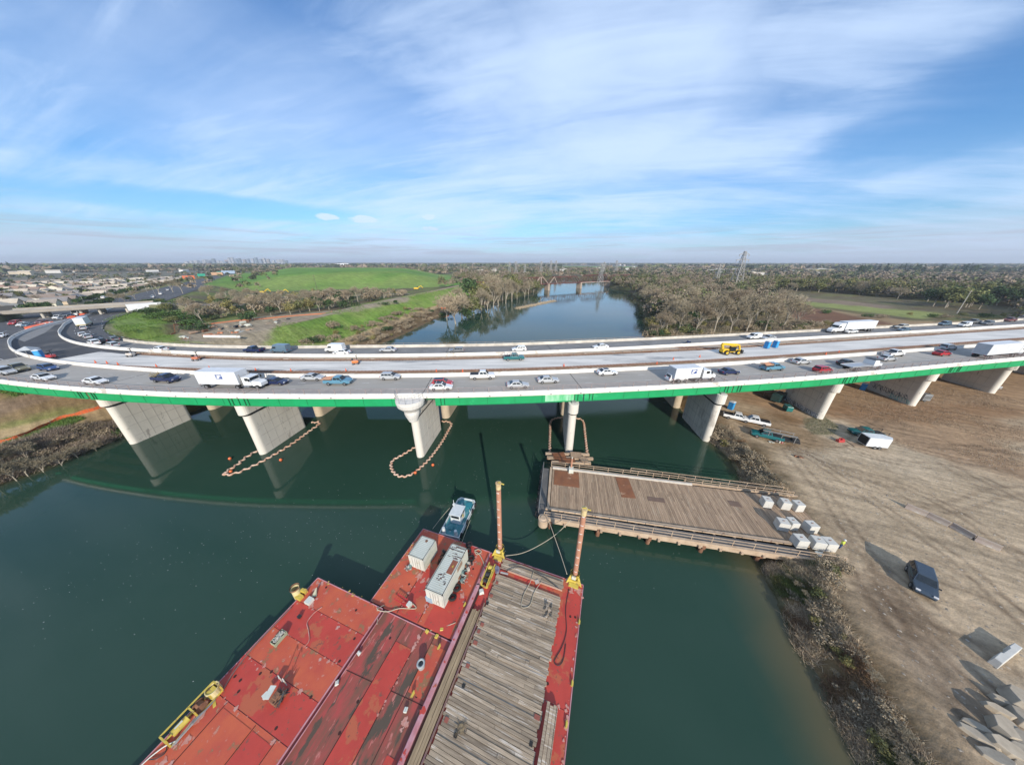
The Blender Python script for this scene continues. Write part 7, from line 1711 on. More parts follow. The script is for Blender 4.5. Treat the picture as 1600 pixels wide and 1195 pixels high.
o=mb.build('broken_wall_piece',mat('block_concrete',(.56,.54,.49)),None,bevel=.03);o.location=(x,y,z-.03);o.rotation_euler=(0,0,R(17));tag(o,'chipped white upright concrete piece with a dark shadow, right edge of the yard','concrete piece')
rub=mat('rubble_concrete',(.40,.34,.26),(.27,.225,.17),.9,.9,.25,c3=(.25,.21,.18),th3=.6,sc3=.8,det=9)
for k,(px,py,a,b_,h,rz,l) in enumerate([(1585,1095,1.3,1.0,.9,.6,'large grey rubble slab at the upper right of the heap'),(1564,1098,.9,.35,.5,-.5,'narrow tilted rubble slab at the top of the heap'),(1556,1110,1.0,.35,.5,-.6,'second narrow rubble slab at the top of the heap'),(1594,1125,1.0,.8,.7,.9,'dark rubble block at the right edge of the heap'),(1566,1140,1.2,.9,.8,.3,'squarish notched rubble block in mid heap'),(1524,1138,.95,.4,.45,-.65,'left rubble slab leaning in the heap'),(1528,1152,1.4,.42,.4,-.7,'long pointed rubble slab at the left of the heap'),(1566,1168,1.4,.7,.7,-.5,'big long rubble block at the bottom of the heap'),(1560,1188,1.2,.6,.5,-.4,'pointed rubble slab at the picture bottom'),(1592,1160,1.0,.7,.8,.2,'rubble block at the lower right edge'),(1595,1185,1.2,.8,.6,.5,'rubble block at the bottom right corner')]):
    x,y,z=zat(px,py);r=random.Random(k);mb=MB();n=7;a_=a*.62;b2=b_*.7
    a_*=1.5;b2*=1.5;h*=1.1;P1=[(a_*math.cos(2*math.pi*i/n)*r.uniform(.85,1.15),b2*math.sin(2*math.pi*i/n)*r.uniform(.85,1.15)) for i in range(n)];sh=(r.uniform(-.15,.15),r.uniform(-.1,.1))
    mb.prism(P1,0,h,[(p[0]*.85+sh[0],p[1]*.85+sh[1]) for p in P1]);o=mb.build('concrete_rubble',rub,None,bevel=.04);o.location=(x,y,z-.08);o.rotation_euler=(r.uniform(-.2,.2),r.uniform(-.2,.2),rz);tag(o,l,'rubble','rubble heap at the bottom right')
mb=MB();mb.tube([(*at(a,b,z_),z_) for a,b,z_ in ((1268,907,2.0),(1285,904,2.2),(1303,904,2.2),(1320,898,2.3))],[.12,.14,.13,.08],7);tag(mb.build('driftwood_log',bark,None),'pale driftwood log on the bank just below the dock','log')
for k,(px,py,px2,py2) in enumerate([(30,705,70,722),(8,728,40,742),(60,715,95,722),(20,712,48,735),(75,720,120,712)]):
    a=zat(px,py);b=zat(px2,py2);mb=MB();mb.tube([(a[0],a[1],a[2]+.1),((a[0]+b[0])/2,(a[1]+b[1])/2,(a[2]+b[2])/2+.8),(b[0],b[1],b[2]+.2)],[.1,.07,.03],6);tag(mb.build('fallen_branch',bark,None),'pale fallen branch on the left bank, '+ORD[k]+' from the water bend','branch','fallen branches on the left bank')
mb=MB()
pts=[zat(*p) for p in [(1372,1090),(1395,1110),(1408,1130),(1420,1150),(1440,1185),(1450,1215)]];mb.tube([(a,b,c+.02) for a,b,c in cr([np.array(p) for p in pts],5)],.12,6);tag(mb.build('drain_hose',ropeb,None),'black hose or ditch line running down the right bank','hose')
# silt fence, orange fence
of=mat('orange_net',(.75,.17,.05),(.62,.12,.04),3,.8)
def fence(name,label,pts,h,m,post,step=3.,zs=None):
    t=thing(name,label,'fence',(pts[0][0],pts[0][1],0));P_=cr(pts,6);z=height(P_[:,0],P_[:,1]);ox,oy=pts[0][0],pts[0][1];mb=MB();g=random.Random(3)
    for i in range(len(P_)-1):
        a,b=P_[i],P_[i+1];d=b-a;L_=np.hypot(*d)+1e-6;nx_,ny_=-d[1]/L_*.02,d[0]/L_*.02;h0=h*(1-.12*math.sin(i*.9));h1=h*(1-.12*math.sin((i+1)*.9))
        mb.add([(a[0]-ox-nx_,a[1]-oy-ny_,z[i]),(b[0]-ox-nx_,b[1]-oy-ny_,z[i+1]),(b[0]-ox-nx_,b[1]-oy-ny_,z[i+1]+h1),(a[0]-ox-nx_,a[1]-oy-ny_,z[i]+h0),(a[0]-ox+nx_,a[1]-oy+ny_,z[i]),(b[0]-ox+nx_,b[1]-oy+ny_,z[i+1]),(b[0]-ox+nx_,b[1]-oy+ny_,z[i+1]+h1),(a[0]-ox+nx_,a[1]-oy+ny_,z[i]+h0)],[(0,1,2,3),(7,6,5,4),(3,2,6,7)])
    mb.build('netting',m,t,fix=False)
    L=0
    for i in range(0,len(P_),2):
        mb=MB();mb.beam((P_[i][0]-ox,P_[i][1]-oy,z[i]),(P_[i][0]-ox,P_[i][1]-oy,z[i]+h*1.15),.06);mb.build('fence_post',post,t)
    return t
fence('orange_mesh_fence','orange plastic mesh fence winding along the left bank below the bridge',[at(a,b,4) for a,b in [(-30,702),(0,693),(30,684),(60,671),(90,659),(120,651),(150,643),(172,636)]],.8,of,form)
fence('orange_mesh_fence','orange mesh fence along the back of the builders yard',[at(a,b,10) for a,b in [(268,524),(290,516),(330,508),(370,503),(420,499),(470,494),(520,491)]],.55,mat('orange_net_dull',(.50,.17,.08),(.4,.14,.06),3,.9),form)
fence('orange_mesh_fence','short orange mesh fence at the end of the lower track upstream',[at(a,b,4) for a,b in [(683,479),(690,481),(700,480)]],1.0,of,form)
# builders' yard debris
deb=[mat('board_pile',(.45,.30,.2),(.35,.25,.18),2),cw,mat('dark_tarp',(.03,.04,.05)),mat('tan_pile',(.42,.36,.28)),mat('orange_scrap',(.5,.2,.1)),rust]
nms=[('timber_stack','stack of boards'),('pipe_stack','bundle of pipes'),('debris_heap','heap of scrap')]
cols=['brown','white','black','tan','orange','rust coloured'];cnt={}
for k in range(44):
    px=rnd.uniform(285,455);py=530-(px-285)*.155+rnd.uniform(-13,4) if px<400 else rnd.uniform(499,507);x,y=at(px,py,10.3);z=float(height(np.array([x]),np.array([y]))[0]);mi=rnd.choices(range(6),[4,3,2,3,1.2,1])[0];kind=rnd.randrange(3);mb=MB()
    for j in range(rnd.randint(3,7)):
        if kind==1:mb.cyl((-1.3,j*.25-.5,.12),(1.3,j*.25-.5,.12),.12,.12,6)
        elif kind==0:mb.box((rnd.uniform(-.2,.2),rnd.uniform(-.3,.3),.1+.17*j),(rnd.uniform(1.6,3),rnd.uniform(.4,1.1),.15),rnd.uniform(-.1,.1))
        else:mb.box((rnd.uniform(-.8,.8),rnd.uniform(-.8,.8),.25),(rnd.uniform(.4,1.2),rnd.uniform(.3,1),rnd.uniform(.2,.7)),rnd.uniform(0,3))
    o=mb.build(nms[kind][0],deb[mi],None);o.location=(x,y,z);o.rotation_euler=(0,0,rnd.uniform(0,3));tag(o,cols[mi]+' '+nms[kind][1]+' in the builders yard','debris','debris piles in the builders yard')
mb=MB();mb.loft([[(x_,y_,z_) for y_,z_ in ((-.3,0),(.3,0),(.1,.85),(-.1,.85))] for x_ in (-7.5,7.5)]);o=mb.build('white_barrier',wht,None);x,y=at(349,531,11);o.location=(x,y,float(height(np.array([x]),np.array([y]))[0]));o.rotation_euler=(0,0,-.05);tag(o,'long white concrete barrier lying at the front of the builders yard','barrier')
for px,py,zz,l,rz in ((439,463,8.5,'yellow excavator parked before the green landfill, left one',.3),(412,462,8.5,'yellow dump truck parked before the green landfill',.2),(651,455,8.5,'yellow bulldozer at the foot of the green landfill, right one',.1)):
    x,y=at(px,py,zz);z=float(height(np.array([x]),np.array([y]))[0]);t=thing('excavator' if 'exc' in l else 'earthmover',l,'construction machine',(x,y,z),rz)
    mb=MB();mb.box((0,0,1.8),(5,2.6,1.6));mb.beam((2.,0,2.4),(5.5,0,4.6),.6);mb.beam((5.5,0,4.6),(7.5,0,2.),.5);mb.build('upper_body',yel,t,bevel=.1)
    for s in (-1,1):
        mb=MB();mb.loft([[(a,s*1.1-.3,z_),(a,s*1.1+.3,z_),(a,s*1.1+.3,z2),(a,s*1.1-.3,z2)] for a,z_,z2 in ((-2.4,.4,.8),(-1.8,0,1.1),(1.8,0,1.1),(2.4,.4,.8))]);mb.build('track',trim,t)
    mb=MB();mb.box((1.2,.7,2.9),(1.4,1.2,1.1));mb.build('cab',glass,t)
# billboard
bx,by=at(236,497,11);z=float(height(np.array([bx]),np.array([by]))[0]);t=thing('billboard','blank white billboard panel on a single post by the inner curve','billboard',(bx,by,z-.6),R(52))
mb=MB();mb.cyl((0,0,0),(0,0,3.6),.35,.35,12);mb.build('post',steel,t);mb=MB();mb.box((0,0,3.6),(12,.5,3.2));mb.build('panel',mat('billboard_white',(.72,.72,.72),(.66,.66,.67),.4,.6),t)
mb=MB();mb.box((0,-.8,1.6),(11,1.0,.08));mb.build('catwalk',steel,t)
# second dark sign at the left edge
x,y=at(8,492,13);t=thing('dark_sign_panel','dark sign panel at the left picture edge','sign',(x,y,13.),R(35));mb=MB();mb.box((0,0,3.2),(9,.4,3.));mb.build('panel',mat('dark_panel',(.05,.05,.055)),t);mb=MB();mb.beam((-3,0,0),(-3,0,2.),.3);mb.beam((3,0,0),(3,0,2.),.3);mb.build('post',steel,t)
# overpass + rail embankment
q0=at(-60,490,19.5);q1=at(88,481,19.5);q2=at(165,475,19.5);q3=at(232,469.5,19.5)
t=thing('overpass_bridge','pale road overpass crossing the freeway at the left','bridge',(0,0,0));A0=Vector((*at(60,484.5,18.4),0));B0=Vector((*at(205,476,18.4),0));d=(B0-A0).normalized();n_=Vector((-d.y,d.x,0));A0-=d*10;B0+=d*6
mb=MB()
def obox(p,q,o0,o1,z0,z1,mb):
    a=[p+n_*o0,q+n_*o0,q+n_*o1,p+n_*o1];mb.prism([(v.x,v.y) for v in a],z0,z1)
obox(A0,B0,0,11,17.3,18.3,mb);mb.build('deck',conc,t)
mb=MB();obox(A0,B0,-.3,.0,17.5,18.9,mb);obox(A0,B0,11,11.3,17.5,18.9,mb);mb.build('parapet',mat('overpass_parapet',(.34,.30,.25),(.27,.235,.20),.3,.8),t)
L_=(B0-A0).length
for u in (.22,.47,.60,.80):
    p=A0+d*L_*u
    for o_ in (2,5.5,9):
        q=p+n_*o_;mb=MB();mb.cyl((q.x,q.y,12),(q.x,q.y,17.4),.5,.5,10);mb.build('column',conc,t)
def bank(p,e,z0,z1,wd,fo):
    n2=Vector((-(e-p).y,(e-p).x,0)).normalized();mb=MB();a=[p-n2*1.5,e-n2*1.5,e+n2*wd,p+n2*wd];b=[p-n2*fo,e-n2*fo,e+n2*(wd+fo),p+n2*(wd+fo)]
    mb.add([(b[0].x,b[0].y,7),(b[1].x,b[1].y,7),(b[2].x,b[2].y,7),(b[3].x,b[3].y,7),(a[0].x,a[0].y,z0),(a[1].x,a[1].y,z1),(a[2].x,a[2].y,z1),(a[3].x,a[3].y,z0)],[(0,3,2,1),(4,5,6,7),(0,1,5,4),(1,2,6,5),(2,3,7,6),(3,0,4,7)])
    tag(mb.build('embankment',mat('embankment_earth',(.20,.17,.12),(.13,.15,.06),.1,.95,det=9),None),kind='structure')
    mb=MB();a=[p+n2*.5,e+n2*.5,e+n2*(wd-1),p+n2*(wd-1)];mb.add([(a[0].x,a[0].y,z0+.05),(a[1].x,a[1].y,z1+.05),(a[2].x,a[2].y,z1+.05),(a[3].x,a[3].y,z0+.05)],[(0,1,2,3)]);tag(mb.build('road_embankment_top',mat('ballast',(.20,.165,.14),(.14,.11,.095),.6,.95),None,fix=False),kind='structure')
bank(A0-d*90,A0,18.25,18.25,11,14)
bank(B0,B0+d*34,18.1,13.5,11,9)
m1=Vector((*at(250,471,13.2),0));m2=Vector((*at(455,463.5,11),0));m3=Vector((*at(640,459,10.5),0));bank(B0+d*33,m2,13.5,11.3,6,5);bank(m2,m3,11.3,10.3,5,4)
# ---------------------------------------------------------------- railway truss bridge
ra=Vector(at(855,453.5,0));rb_=Vector(at(905,450.5,0));rd=(rb_-ra).normalized();SPN=(rb_-ra).length
t=thing('railway_bridge','rusty brown steel truss railway bridge crossing the river upstream','railway bridge',(ra.x,ra.y,0),math.atan2(rd.y,rd.x))
rbm=mat('truss_rust',(.12,.038,.028),(.08,.027,.022),.3,.8);pal=mat('truss_pale',(.55,.42,.36),(.48,.36,.3),.5,.8)
for k,(s0,s1,hh) in enumerate([(-2.05*SPN,-1.05*SPN,6),(-SPN,0,9.5),(0,SPN,9.5),(SPN,2*SPN,10.5),(2*SPN,3*SPN,9)]):
    zb=9.2;zt=zb+hh;n=6 if k else 5;dx=(s1-s0)/n
    sp_o=None
    mb=MB()
    for y_ in (-2.6,2.6):
        mb.beam((s0+.4,y_,zb),(s1-.4,y_,zb),.9,1.1);mb.beam((s0+dx*.9,y_,zt),(s1-dx*.9,y_,zt),.9,1.)
        for i in range(n):
            a=s0+i*dx;b=a+dx
            if i==0:mb.beam((a+.4,y_,zb),(b-.1*dx,y_,zt),.7,.7)
            elif i==n-1:mb.beam((a+.1*dx,y_,zt),(b-.4,y_,zb),.7,.7)
            else:
                mb.beam((a,y_,zb if i%2 else zt),(b,y_,zt if i%2 else zb),.55,.5)
            if 0<i<n:mb.beam((a,y_,zb),(a,y_,zt),.4,.4)
    for i in range(n+1):mb.beam((s0+i*dx,-2.6,zb),(s0+i*dx,2.6,zb),.5,.6)
    for i in range(1,n):mb.beam((s0+i*dx,-2.6,zt),(s0+i*dx,2.6,zt),.4,.4)
    mb.box(((s0+s1)/2,0,zb+.3),(s1-s0,3.2,.3));sp_o=mb.build('truss_span',rbm,t)
    if k==1:
        mb=MB()
        for a,b in (((s1-dx*1.0,zt),(s1-.6,zb)),((s1-dx*2.2,zb),(s1-dx*1.6,zt)),((s1-dx*1.6,zt),(s1-dx*.95,zt)),((s1-dx*1.3,zt),(s1-dx*1.3,zb))):mb.beam((a[0],-3.0,a[1]),(b[0],-3.0,b[1]),.8,.5)
        mb.build('pale_member',pal,sp_o)
    if k==2:
        mb=MB();mb.beam((s0+.6,-3.0,zb),(s0+dx*.9,-3.0,zt),.8,.5);mb.beam((s0+dx*.9,-3.,zt),(s0+dx*1.5,-3.,zb),.6,.5);mb.build('pale_member',pal,sp_o)
    if k==3:
        mb=MB();mb.beam((s0,-3.1,zb-.3),(s1+SPN*.7,-3.1,zb-.3),.3,.7);mb.build('pale_member',pal,sp_o)
for k,s in enumerate((-SPN,0,SPN,2*SPN,3*SPN)):
    mb=MB();capsule(s-1.5*0,-5,3.2,0,10,-3,8.6,mb,d=Vector((0,1)));mb.build('stone_pier',mat('pier_stone',(.42,.33,.25),(.32,.25,.2),.3,.9) if k!=0 else rust,t)
# trestle on the right
t2=thing('railway_trestle','long low pale railway trestle running right from the truss bridge','trestle',(ra.x+rd.x*3*SPN,ra.y+rd.y*3*SPN,0),math.atan2(rd.y,rd.x)+R(-12))
mb=MB();mb.box((160,0,9.2),(320,4,1.0));mb.build('trestle_deck',mat('trestle_pale',(.45,.38,.32),(.38,.32,.27),.2),t2)
mb=MB()
for a in range(0,320,9):
    for y_ in (-1.6,1.6):mb.beam((a,y_,2),(a,y_,8.8),.5)
tag(mb.build('trestle_legs',rust,t2),kind='stuff')
# ---------------------------------------------------------------- pylons, poles
def pylon(label,px,py,h,zg=4,sc_=1.,group='electricity pylons upstream'):
    x,y=at(px,py,zg);t=thing('electricity_pylon',label,'pylon',(x,y,zg),rnd.uniform(-.2,.2)+.3,group);pm=mat('pylon_steel',(.34,.33,.31),(.28,.27,.26),1,.7);w0=.11*h;w1=.018*h;tk=max(.12,h*.006*sc_);mb=MB()
    Z=[0,.2,.38,.54,.67,.78,.87,.94,1.]
    def c(i,sx,sy):
        u=Z[i];w_=w0*(1-u)**1.1+w1;return (sx*w_,sy*w_,h*u)
    for i in range(len(Z)-1):
        for sx,sy in ((-1,-1),(1,-1),(1,1),(-1,1)):mb.beam(c(i,sx,sy),c(i+1,sx,sy),tk)
        for (p,q) in (((-1,-1),(1,-1)),((1,-1),(1,1)),((1,1),(-1,1)),((-1,1),(-1,-1))):
            mb.beam(c(i,*p),c(i+1,*q),tk*.6);mb.beam(c(i,*q),c(i+1,*p),tk*.6);mb.beam(c(i+1,*p),c(i+1,*q),tk*.5)
    mb.build('lattice_tower',pm,t)
    for u,l in ((.80,.17),(.93,.13)):
        mb=MB();
        for s in (-1,1):mb.beam((0,0,h*u),(s*h*l,0,h*u),tk*1.1);mb.beam((0,0,h*(u+.05)),(s*h*l,0,h*u),tk*.7);mb.beam((s*h*l,0,h*u),(s*h*l,0,h*u-h*.05),tk*.9)
        mb.build('cross_arm',pm,t)
    return t
pylon('tallest lattice pylon on the right bank, its top against the sky',1145,458,47,sc_=1.6)
for px,py,h,l in ((1115,451,33,'lattice pylon just left of the tallest one'),(937,446,33,'faint lattice pylon at the right end of the truss bridge'),(942,432,36,'lattice pylon above the right truss spans'),(961,431,40,'lattice pylon standing in the green strip upstream'),(845,432,38,'thin pylon above the truss, left of the middle'),(860,430,40,'thin pylon above the middle of the truss'),(868,430,40,'thin pylon just right of the middle of the truss'),(796,430,36,'thin pylon above the left end of the truss, first'),(806,430,38,'thin pylon above the left end of the truss, second'),(820,432,30,'short thin pylon above the left truss span')):
    pylon(l,px,py,h,sc_=2.)
def pole(px,py,h,label,lean=0,name='utility_pole',zg=4,arms=1,m=None):
    x,y=at(px,py,zg);z=float(height(np.array([x]),np.array([y]))[0]);t=thing(name,label,'pole',(x,y,z));t.rotation_euler=(0,lean,0);mb=MB();mb.cyl((0,0,0),(0,0,h),.26,.16,8);mb.build('pole_shaft',m or mat('pole_pale',(.45,.42,.38)),t)
    for a in range(arms):mb=MB();mb.beam((-1.3,0,h-1.2-a*1.6),(1.3,0,h-1.2-a*1.6),.16);mb.build('cross_arm',form,t)
pole(1495,490,17,'tall pale pole beyond the right end of the bridge');pole(1166,450,20,'thin pale pole right of the tallest pylon',arms=0)
pole(497,458,17,'wooden power pole before the green landfill',zg=8.5,m=mat('pole_green',(.12,.13,.08)))
def lamp(px,py,h,label,zg=13):
    x,y=at(px,py,zg);t=thing('street_lamp',label,'street lamp',(x,y,zg),.6,'tall lamps along the freeway beyond the overpass');mb=MB();mb.cyl((0,0,0),(0,0,h),.14,.08,8);mb.build('pole_shaft',steel,t);mb=MB();mb.beam((0,0,h),(2.2,0,h+.4),.1);mb.build('lamp_arm',steel,t);mb=MB();mb.box((2.5,0,h+.4),(.8,.35,.15));mb.build('lamp_head',steel,t)
for px,py,h,l in ((245,465,11,'street lamp behind the billboard, right one'),(232,460,11,'street lamp behind the billboard, left one'),(265,450,11,'street lamp on the freeway before the bare trees'),(216,428,20,'tall lamp above the housing estate roofs, middle one'),(246,428,18,'tall lamp above the housing estate roofs, right one'),(208,430,14,'tall lamp above the housing estate roofs, left one'),(130,470,9,'street lamp on the overpass'),(172,470,9,'street lamp at the right end of the overpass')):lamp(px,py,h,l)
# ---------------------------------------------------------------- houses, town
wallc=[(.72,.62,.46),(.74,.68,.56),(.5,.45,.36),(.62,.50,.36),(.78,.75,.68),(.46,.52,.46)];roofc=[(.26,.20,.165),(.34,.29,.24),(.24,.225,.22),(.32,.20,.145),(.56,.48,.38),(.66,.58,.45)]
wn=['cream','pale beige','brown grey','tan','off white','sage'];rn=['brown','taupe','grey','terracotta','pale','sandy']
hm={}
def house(x,y,z,rz,wi,ri,label,group,L_=13,W_=10,name='house',det=True):
    t=thing(name,label,'house',(x,y,z),rz,group);key=(wi,ri,round(L_),round(W_))
    if key not in hm:
        mb=MB();mb.box((0,0,1.4),(L_,W_,3.4));mb.add([(-L_/2,-W_/2,3.1),(-L_/2,W_/2,3.1),(-L_/2,0,5.3)],[(0,1,2)]);mb.add([(L_/2,-W_/2,3.1),(L_/2,W_/2,3.1),(L_/2,0,5.3)],[(0,2,1)]);a=mb.build('wall',mat('wall_%d'%wi,wallc[wi],rough=.85),t)
        mb=MB();o=.5
        for s in (-1,1):mb.loft([[(x_,s*(W_/2+o),2.75),(x_,s*(W_/2+o),2.95),(x_,0,5.55),(x_,0,5.35)] for x_ in (-L_/2-o,L_/2+o)])
        b=mb.build('roof',mat('roof_%d'%ri,roofc[ri],tuple(v*.8 for v in roofc[ri]),.6,.9),t)
        mb=MB()
        for k in (-.3,.05,.32):mb.box((k*L_,-W_/2-.03,1.7),(1.5,.08,1.2))
        c=mb.build('window',glass,t)
        mb=MB();mb.box((0,-W_/2-.03,1.2),(2.4 if L_>12 else 1.2,.1,2.1));d_=mb.build('door',mat('garage_white',(.6,.6,.58)),t);d_.location=(.2*L_,0,0)
        hm[key]=[a,b,c,d_]
    else:
        for o in hm[key]:
            c=o.copy();COL.objects.link(c);c.parent=t
    return t
# rows parallel with the freeway
f0=Vector(at(170,474,9));f1=Vector(at(322,433,9));fd=(f1-f0).normalized();fn=Vector((-fd.y,fd.x));nh=0
for row in range(12):
    for k in range(-22,46):
        if nh>=235:break
        p=f0+fd*(k*16.5+rnd.uniform(-1.5,1.5)+(row%2)*7)+fn*(24+row*23+(row//2)*9+rnd.uniform(-1.5,1.5))
        if p.y<120 or p.length>900:continue
        a=math.degrees(math.atan2(p.x,p.y))
        if a<-64:continue
        if pdist([p.x],[p.y],MOUND)[1][0]:continue
        if rnd.random()<.1:continue
        nh+=1;wi=rnd.choices(range(6),[4,4,1,2,3,1])[0];ri=rnd.choices(range(6),[3,4,2,1,4,3])[0];near_=p.length<330
        house(p.x,p.y,float(height(np.array([p.x]),np.array([p.y]))[0])-.2,math.atan2(fd.y,fd.x)+rnd.choice([0,math.pi/2,math.pi/2]),wi,ri,'%s house with %s roof, estate left of freeway'%(wn[wi],rn[ri]),'houses of the estate left of the freeway',rnd.choice([11,13]),rnd.choice([8,9]))
print('HOUSES',nh)
def fr6(x,y,i):tree(pick(('dark0',3),('bare0',2),('coni0',1),('olive0',1)),x,y,rnd.uniform(5,8),'street tree between the houses of the estate','street trees of the housing estate')
poly_fill([(0,478),(180,468),(320,436),(200,437),(0,445)],9,75,fr6,12)
# hedge along the freeway side of the estate
for k in range(34):
    p=f0+fd*(k*11-20)+fn*(8+rnd.uniform(-1,1))
    tree('dark0',p.x,p.y,rnd.uniform(5.,7.),'dark hedge tree along the noise wall beside the freeway','dark trees between freeway and estate',wid=1.5)
# cars on freeway beyond overpass
for k,(px,py,c,l) in enumerate([(163,467,'white','white van beyond the overpass'),(176,462,'grey','grey car beyond the overpass'),(252,461,'white','white car beyond the billboard'),(263,455,'silver','silver car beyond the billboard'),(240,466,'white','white car just behind the billboard'),(285,447,'white','small white car far up the freeway'),(296,444,'black','small black car far up the freeway')]):
    far('suv',c,px,py,l) if py<470 else None
def block(x,y,z,rz,d,c,label,cat,group,name='building',win=True,wc=(.08,.1,.13)):
    t=thing(name,label,cat,(x,y,z),rz,group);mb=MB();mb.box((0,0,d[2]/2-1),(d[0],d[1],d[2]+2));mb.build('wall',mat('w_%02d%02d%02d'%tuple(int(v*99) for v in c),c,tuple(v*.85 for v in c),.05,.8),t)
    if win:
        nf=max(1,int(d[2]/3.6));mb=MB()
        for f in range(nf):
            zz=(f+.55)*d[2]/nf
            for s in (-1,1):mb.box((0,s*(d[1]/2+.05),zz),(d[0]*.92,.12,d[2]/nf*.42));mb.box((s*(d[0]/2+.05),0,zz),(.12,d[1]*.9,d[2]/nf*.42))
        w_=mb.build('window_band',mat('far_glass',wc,rough=.2),t)
    mb=MB();mb.box((0,0,d[2]+.2),(d[0]+.8,d[1]+.8,.7));mb.box((d[0]*.1,0,d[2]+1.5),(d[0]*.3,d[1]*.4,2.2));mb.build('roof',mat('flat_roof',(.4,.4,.4)),t);return t
# downtown
D0=4300
sky_=[(292,6,30,'w'),(300,8,34,'w'),(308,9,40,'w'),(315,7,30,'b'),(322,11,46,'w'),(330,10,34,'b'),(335,14,30,'g'),(341,8,44,'w'),(347,7,30,'w'),(356,10,40,'p'),(360,17,24,'w'),(365,18,26,'w'),(371,14,30,'b'),(376,16,26,'g'),(383,12,34,'t'),(389,14,28,'b'),(396,15,30,'w'),(402,18,24,'g'),(408,13,34,'b'),(414,16,24,'w'),(420,13,30,'t'),(428,9,30,'w'),(436,11,40,'w'),(442,12,34,'w'),(448,9,26,'g'),(294,4,30,'p'),(352,6,36,'b')]
cc={'w':(.55,.55,.55),'b':(.28,.34,.42),'g':(.22,.28,.32),'p':(.55,.36,.28),'t':(.42,.36,.3)};cl={'w':'white','b':'bluish glass','g':'dark grey','p':'salmon','t':'tan'}
pos=['far left','left','left of centre','centre left','centre','right of centre','right','far right']
for i,(px,hp,wd,c) in enumerate(sky_):
    D=D0+rnd.uniform(-500,700);x=(px-800)/469.*D*1.0;y=D;hgt=max(14,30+(hp*.5-1.0)*D/469*.93)
    block(x,y,4,rnd.uniform(-.3,.3),(wd*1.1,wd,hgt),cc[c],cl[c]+' downtown tower in the hazy skyline, '+('at its left end' if px<330 else 'in its middle' if px<400 else 'at its right end'),'tower','downtown towers on the horizon','office_tower')
for px,py,wd,dp,h,c,l in ((497,414,60,30,16,(.7,.7,.7),'white industrial shed left of the long white store'),(515,413.5,50,30,20,(.66,.66,.66),'white plant building beside the long white store'),(537,414,95,40,26,(.75,.75,.75),'long white cold store behind the green landfill'),(486,415,40,20,10,(.6,.6,.6),'low white shed at the left of the plant'),(663,413,60,40,20,(.6,.62,.66),'pale office block on the horizon above the levee')):
    x,y=at(px,py,5);sc2=1.;D=math.hypot(x,y)
    if D>2600:x,y=x*2600/D,y*2600/D
    block(x,y,5,.1,(wd,dp,h),c,l,'building',None,'warehouse',False)
for px,py,wd,dp,h,c,l in ((1058,424.5,60,16,7,(.6,.58,.55),'long white low building at the left of the right skyline'),(1075,424.5,60,16,8,(.62,.6,.58),'second long white low building right of the pylon line'),(1117,426,60,16,10,(.62,.6,.58),'white apartment block left of the tallest pylon'),(1143,426,60,16,10,(.62,.58,.55),'white apartment block behind the tallest pylon'),(1125,428.5,70,10,4,(.55,.42,.33),'low tan building before the white apartments'),(1175,427,60,18,7,(.5,.5,.5),'grey flat warehouse right of the tallest pylon'),(1192,425.5,60,14,8,(.58,.50,.33),'pale yellow roofed block right of the pylon'),(1235,428,36,16,8,(.62,.48,.3),'tan stucco house group on the right skyline'),(1277,426.5,75,14,12,(.62,.52,.18),'long yellow apartment building on the right skyline'),(1345,426,70,14,8,(.5,.49,.47),'grey white low block behind the evergreens'),(1388,432,26,12,7,(.6,.6,.6),'white house with yellow wall before the evergreens'),(1470,424,80,16,8,(.5,.45,.42),'brown white block behind the tall evergreens'),(1545,432,130,14,5,(.6,.6,.6),'long white elevated deck at the right skyline'),(1580,426,60,14,8,(.55,.55,.55),'white block near the right picture edge'),(1010,424,50,14,6,(.58,.57,.55),'small white building over the right bank wood')):
    x,y=at(px,py,5);z=float(height(np.array([x]),np.array([y]))[0]);block(x,y,z,math.atan2(-x,y)*.6,(wd,dp,h),c,l,'building',None,'low_building')
# scattered pale roofs in the far trees
for k in range(150):
    a=math.radians(rnd.choice([rnd.uniform(-63,-42),rnd.uniform(-63,-42),rnd.uniform(3,63),rnd.uniform(-30,3)]));D=rnd.uniform(1500,4200) if k%3 or a<-.6 else rnd.uniform(900,1600);x=D*math.sin(a);y=D*math.cos(a)
    if pdist([x],[y],MOUND)[1][0]:continue
    wi=rnd.choice([1,4,0]);c=[(.62,.6,.56),(.55,.47,.36),(.7,.7,.7)][k%3];h=rnd.uniform(5,11)
    t=thing('distant_building','small pale building among the far trees','building',(x,y,4),rnd.uniform(0,3),'pale buildings among the far trees')
    w_=rnd.uniform(12,28);mb=MB();mb.box((0,0,h/2+1),(w_,12,h+2));mb.build('wall',mat('w_%02d%02d%02d'%tuple(int(v*99) for v in c),c),t);mb=MB();mb.loft([[(x_,-6.6,h+1.9),(x_,6.6,h+1.9),(x_,0,h+4.2)] for x_ in (-w_/2-.5,w_/2+.5)]);mb.build('roof',mat('roof_4',roofc[4]),t)
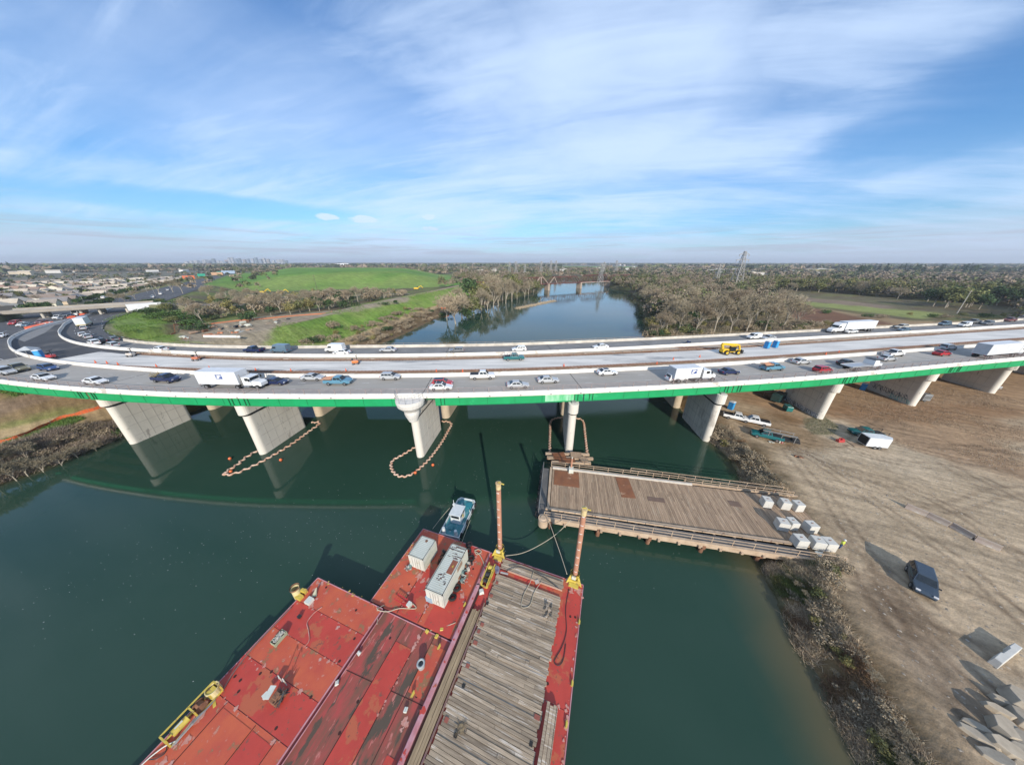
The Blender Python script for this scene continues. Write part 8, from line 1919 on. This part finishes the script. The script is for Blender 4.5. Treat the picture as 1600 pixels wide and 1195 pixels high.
# things at the far end of the freeway: orange, green signs
for px,py,c,l,w_,h in ((298,441,(.6,.14,.05),'orange works sign or truck far up the freeway',14,5),(318,438,(.02,.3,.2),'green overhead sign far up the freeway',10,4),(346,433,(.02,.3,.2),'small green sign at the top of the freeway',9,4),(360,433,(.3,.38,.5),'blue grey roofed shed at the foot of the landfill',22,6),(343,436,(.5,.3,.18),'tan orange shed at the foot of the landfill',16,5)):
    x,y=at(px,py,9);z=float(height(np.array([x]),np.array([y]))[0]);t=thing('road_sign' if 'sign' in l else 'shed',l,'sign' if 'sign' in l else 'shed',(x,y,z),.6);mb=MB();mb.box((0,0,h/2+2),(w_,.6 if 'sign' in l else 8,h));mb.build('panel' if 'sign' in l else 'wall',paint(c),t);mb=MB();mb.beam((-w_*.4,0,0),(-w_*.4,0,2.2),.4);mb.beam((w_*.4,0,0),(w_*.4,0,2.2),.4);mb.build('post',steel,t)
# ---------------------------------------------------------------- haze
hm_=bpy.data.materials.new('haze');hm_.use_nodes=True;t=hm_.node_tree
for n in list(t.nodes):
    if n.type!='OUTPUT_MATERIAL':t.nodes.remove(n)
pv=t.nodes.new('ShaderNodeVolumePrincipled');pv.inputs['Density'].default_value=1.25e-4;pv.inputs['Color'].default_value=(.82,.88,.97,1);pv.inputs['Anisotropy'].default_value=.15
o_=[n for n in t.nodes if n.type=='OUTPUT_MATERIAL'][0];t.links.new(pv.outputs[0],o_.inputs['Volume'])
hb=MB();hb.box((0,7400,71),(34000,17000,152));hz_=hb.build('haze',hm_);tag(hz_,kind='stuff');hz_['label']='pale blue winter haze over the plain';hz_['category']='haze'

# ---- labels: small sets of look-alikes are told apart by their place from left to right
bpy.context.view_layer.update()
from collections import defaultdict
LB_=defaultdict(list)
for o in sc.objects:
    if o.parent is None and 'label' in o.keys() and 'kind' not in o.keys():LB_[o['label']].append(o)
def scrx(o):
    p=o.matrix_world.translation
    if o.type=='MESH' and p.length<.01:
        p=sum((o.matrix_world@Vector(c) for c in o.bound_box),Vector())/8
    d=p.y*math.cos(PIT)+(HC-p.z)*math.sin(PIT);return p.x/max(d,1)
def ordw(k):
    u=['','first','second','third','fourth','fifth','sixth','seventh','eighth','ninth','tenth','eleventh','twelfth','thirteenth','fourteenth','fifteenth','sixteenth','seventeenth','eighteenth','nineteenth']
    if k<20:return u[k]
    t_={2:'twent',3:'thirt',4:'fort',5:'fift',6:'sixt'}[k//10];return t_+'ieth' if k%10==0 else t_+'y-'+u[k%10]
def depth(o):
    p=o.matrix_world.translation
    if o.type=='MESH' and p.length<.01:p=sum((o.matrix_world@Vector(c) for c in o.bound_box),Vector())/8
    return p.y*math.cos(PIT)+(HC-p.z)*math.sin(PIT)
for l,os_ in LB_.items():
    n_=len(os_)
    if n_<2:continue
    if n_<=26:
        for k,o in enumerate(sorted(os_,key=scrx)):o['label']=l+', '+ordw(k+1)+' from left'
    else:
        os_=sorted(os_,key=depth);nr=math.ceil(n_/20);per=math.ceil(n_/nr)
        for r_ in range(nr):
            row=sorted(os_[r_*per:(r_+1)*per],key=scrx)
            for k,o in enumerate(row):o['label']=l+', '+('nearest' if r_==0 else ordw(r_+1))+' row, '+ordw(k+1)+' from left'
print('LONG',[l for l in {o['label'] for o in sc.objects if 'label' in o.keys()} if len(l.split())>16])
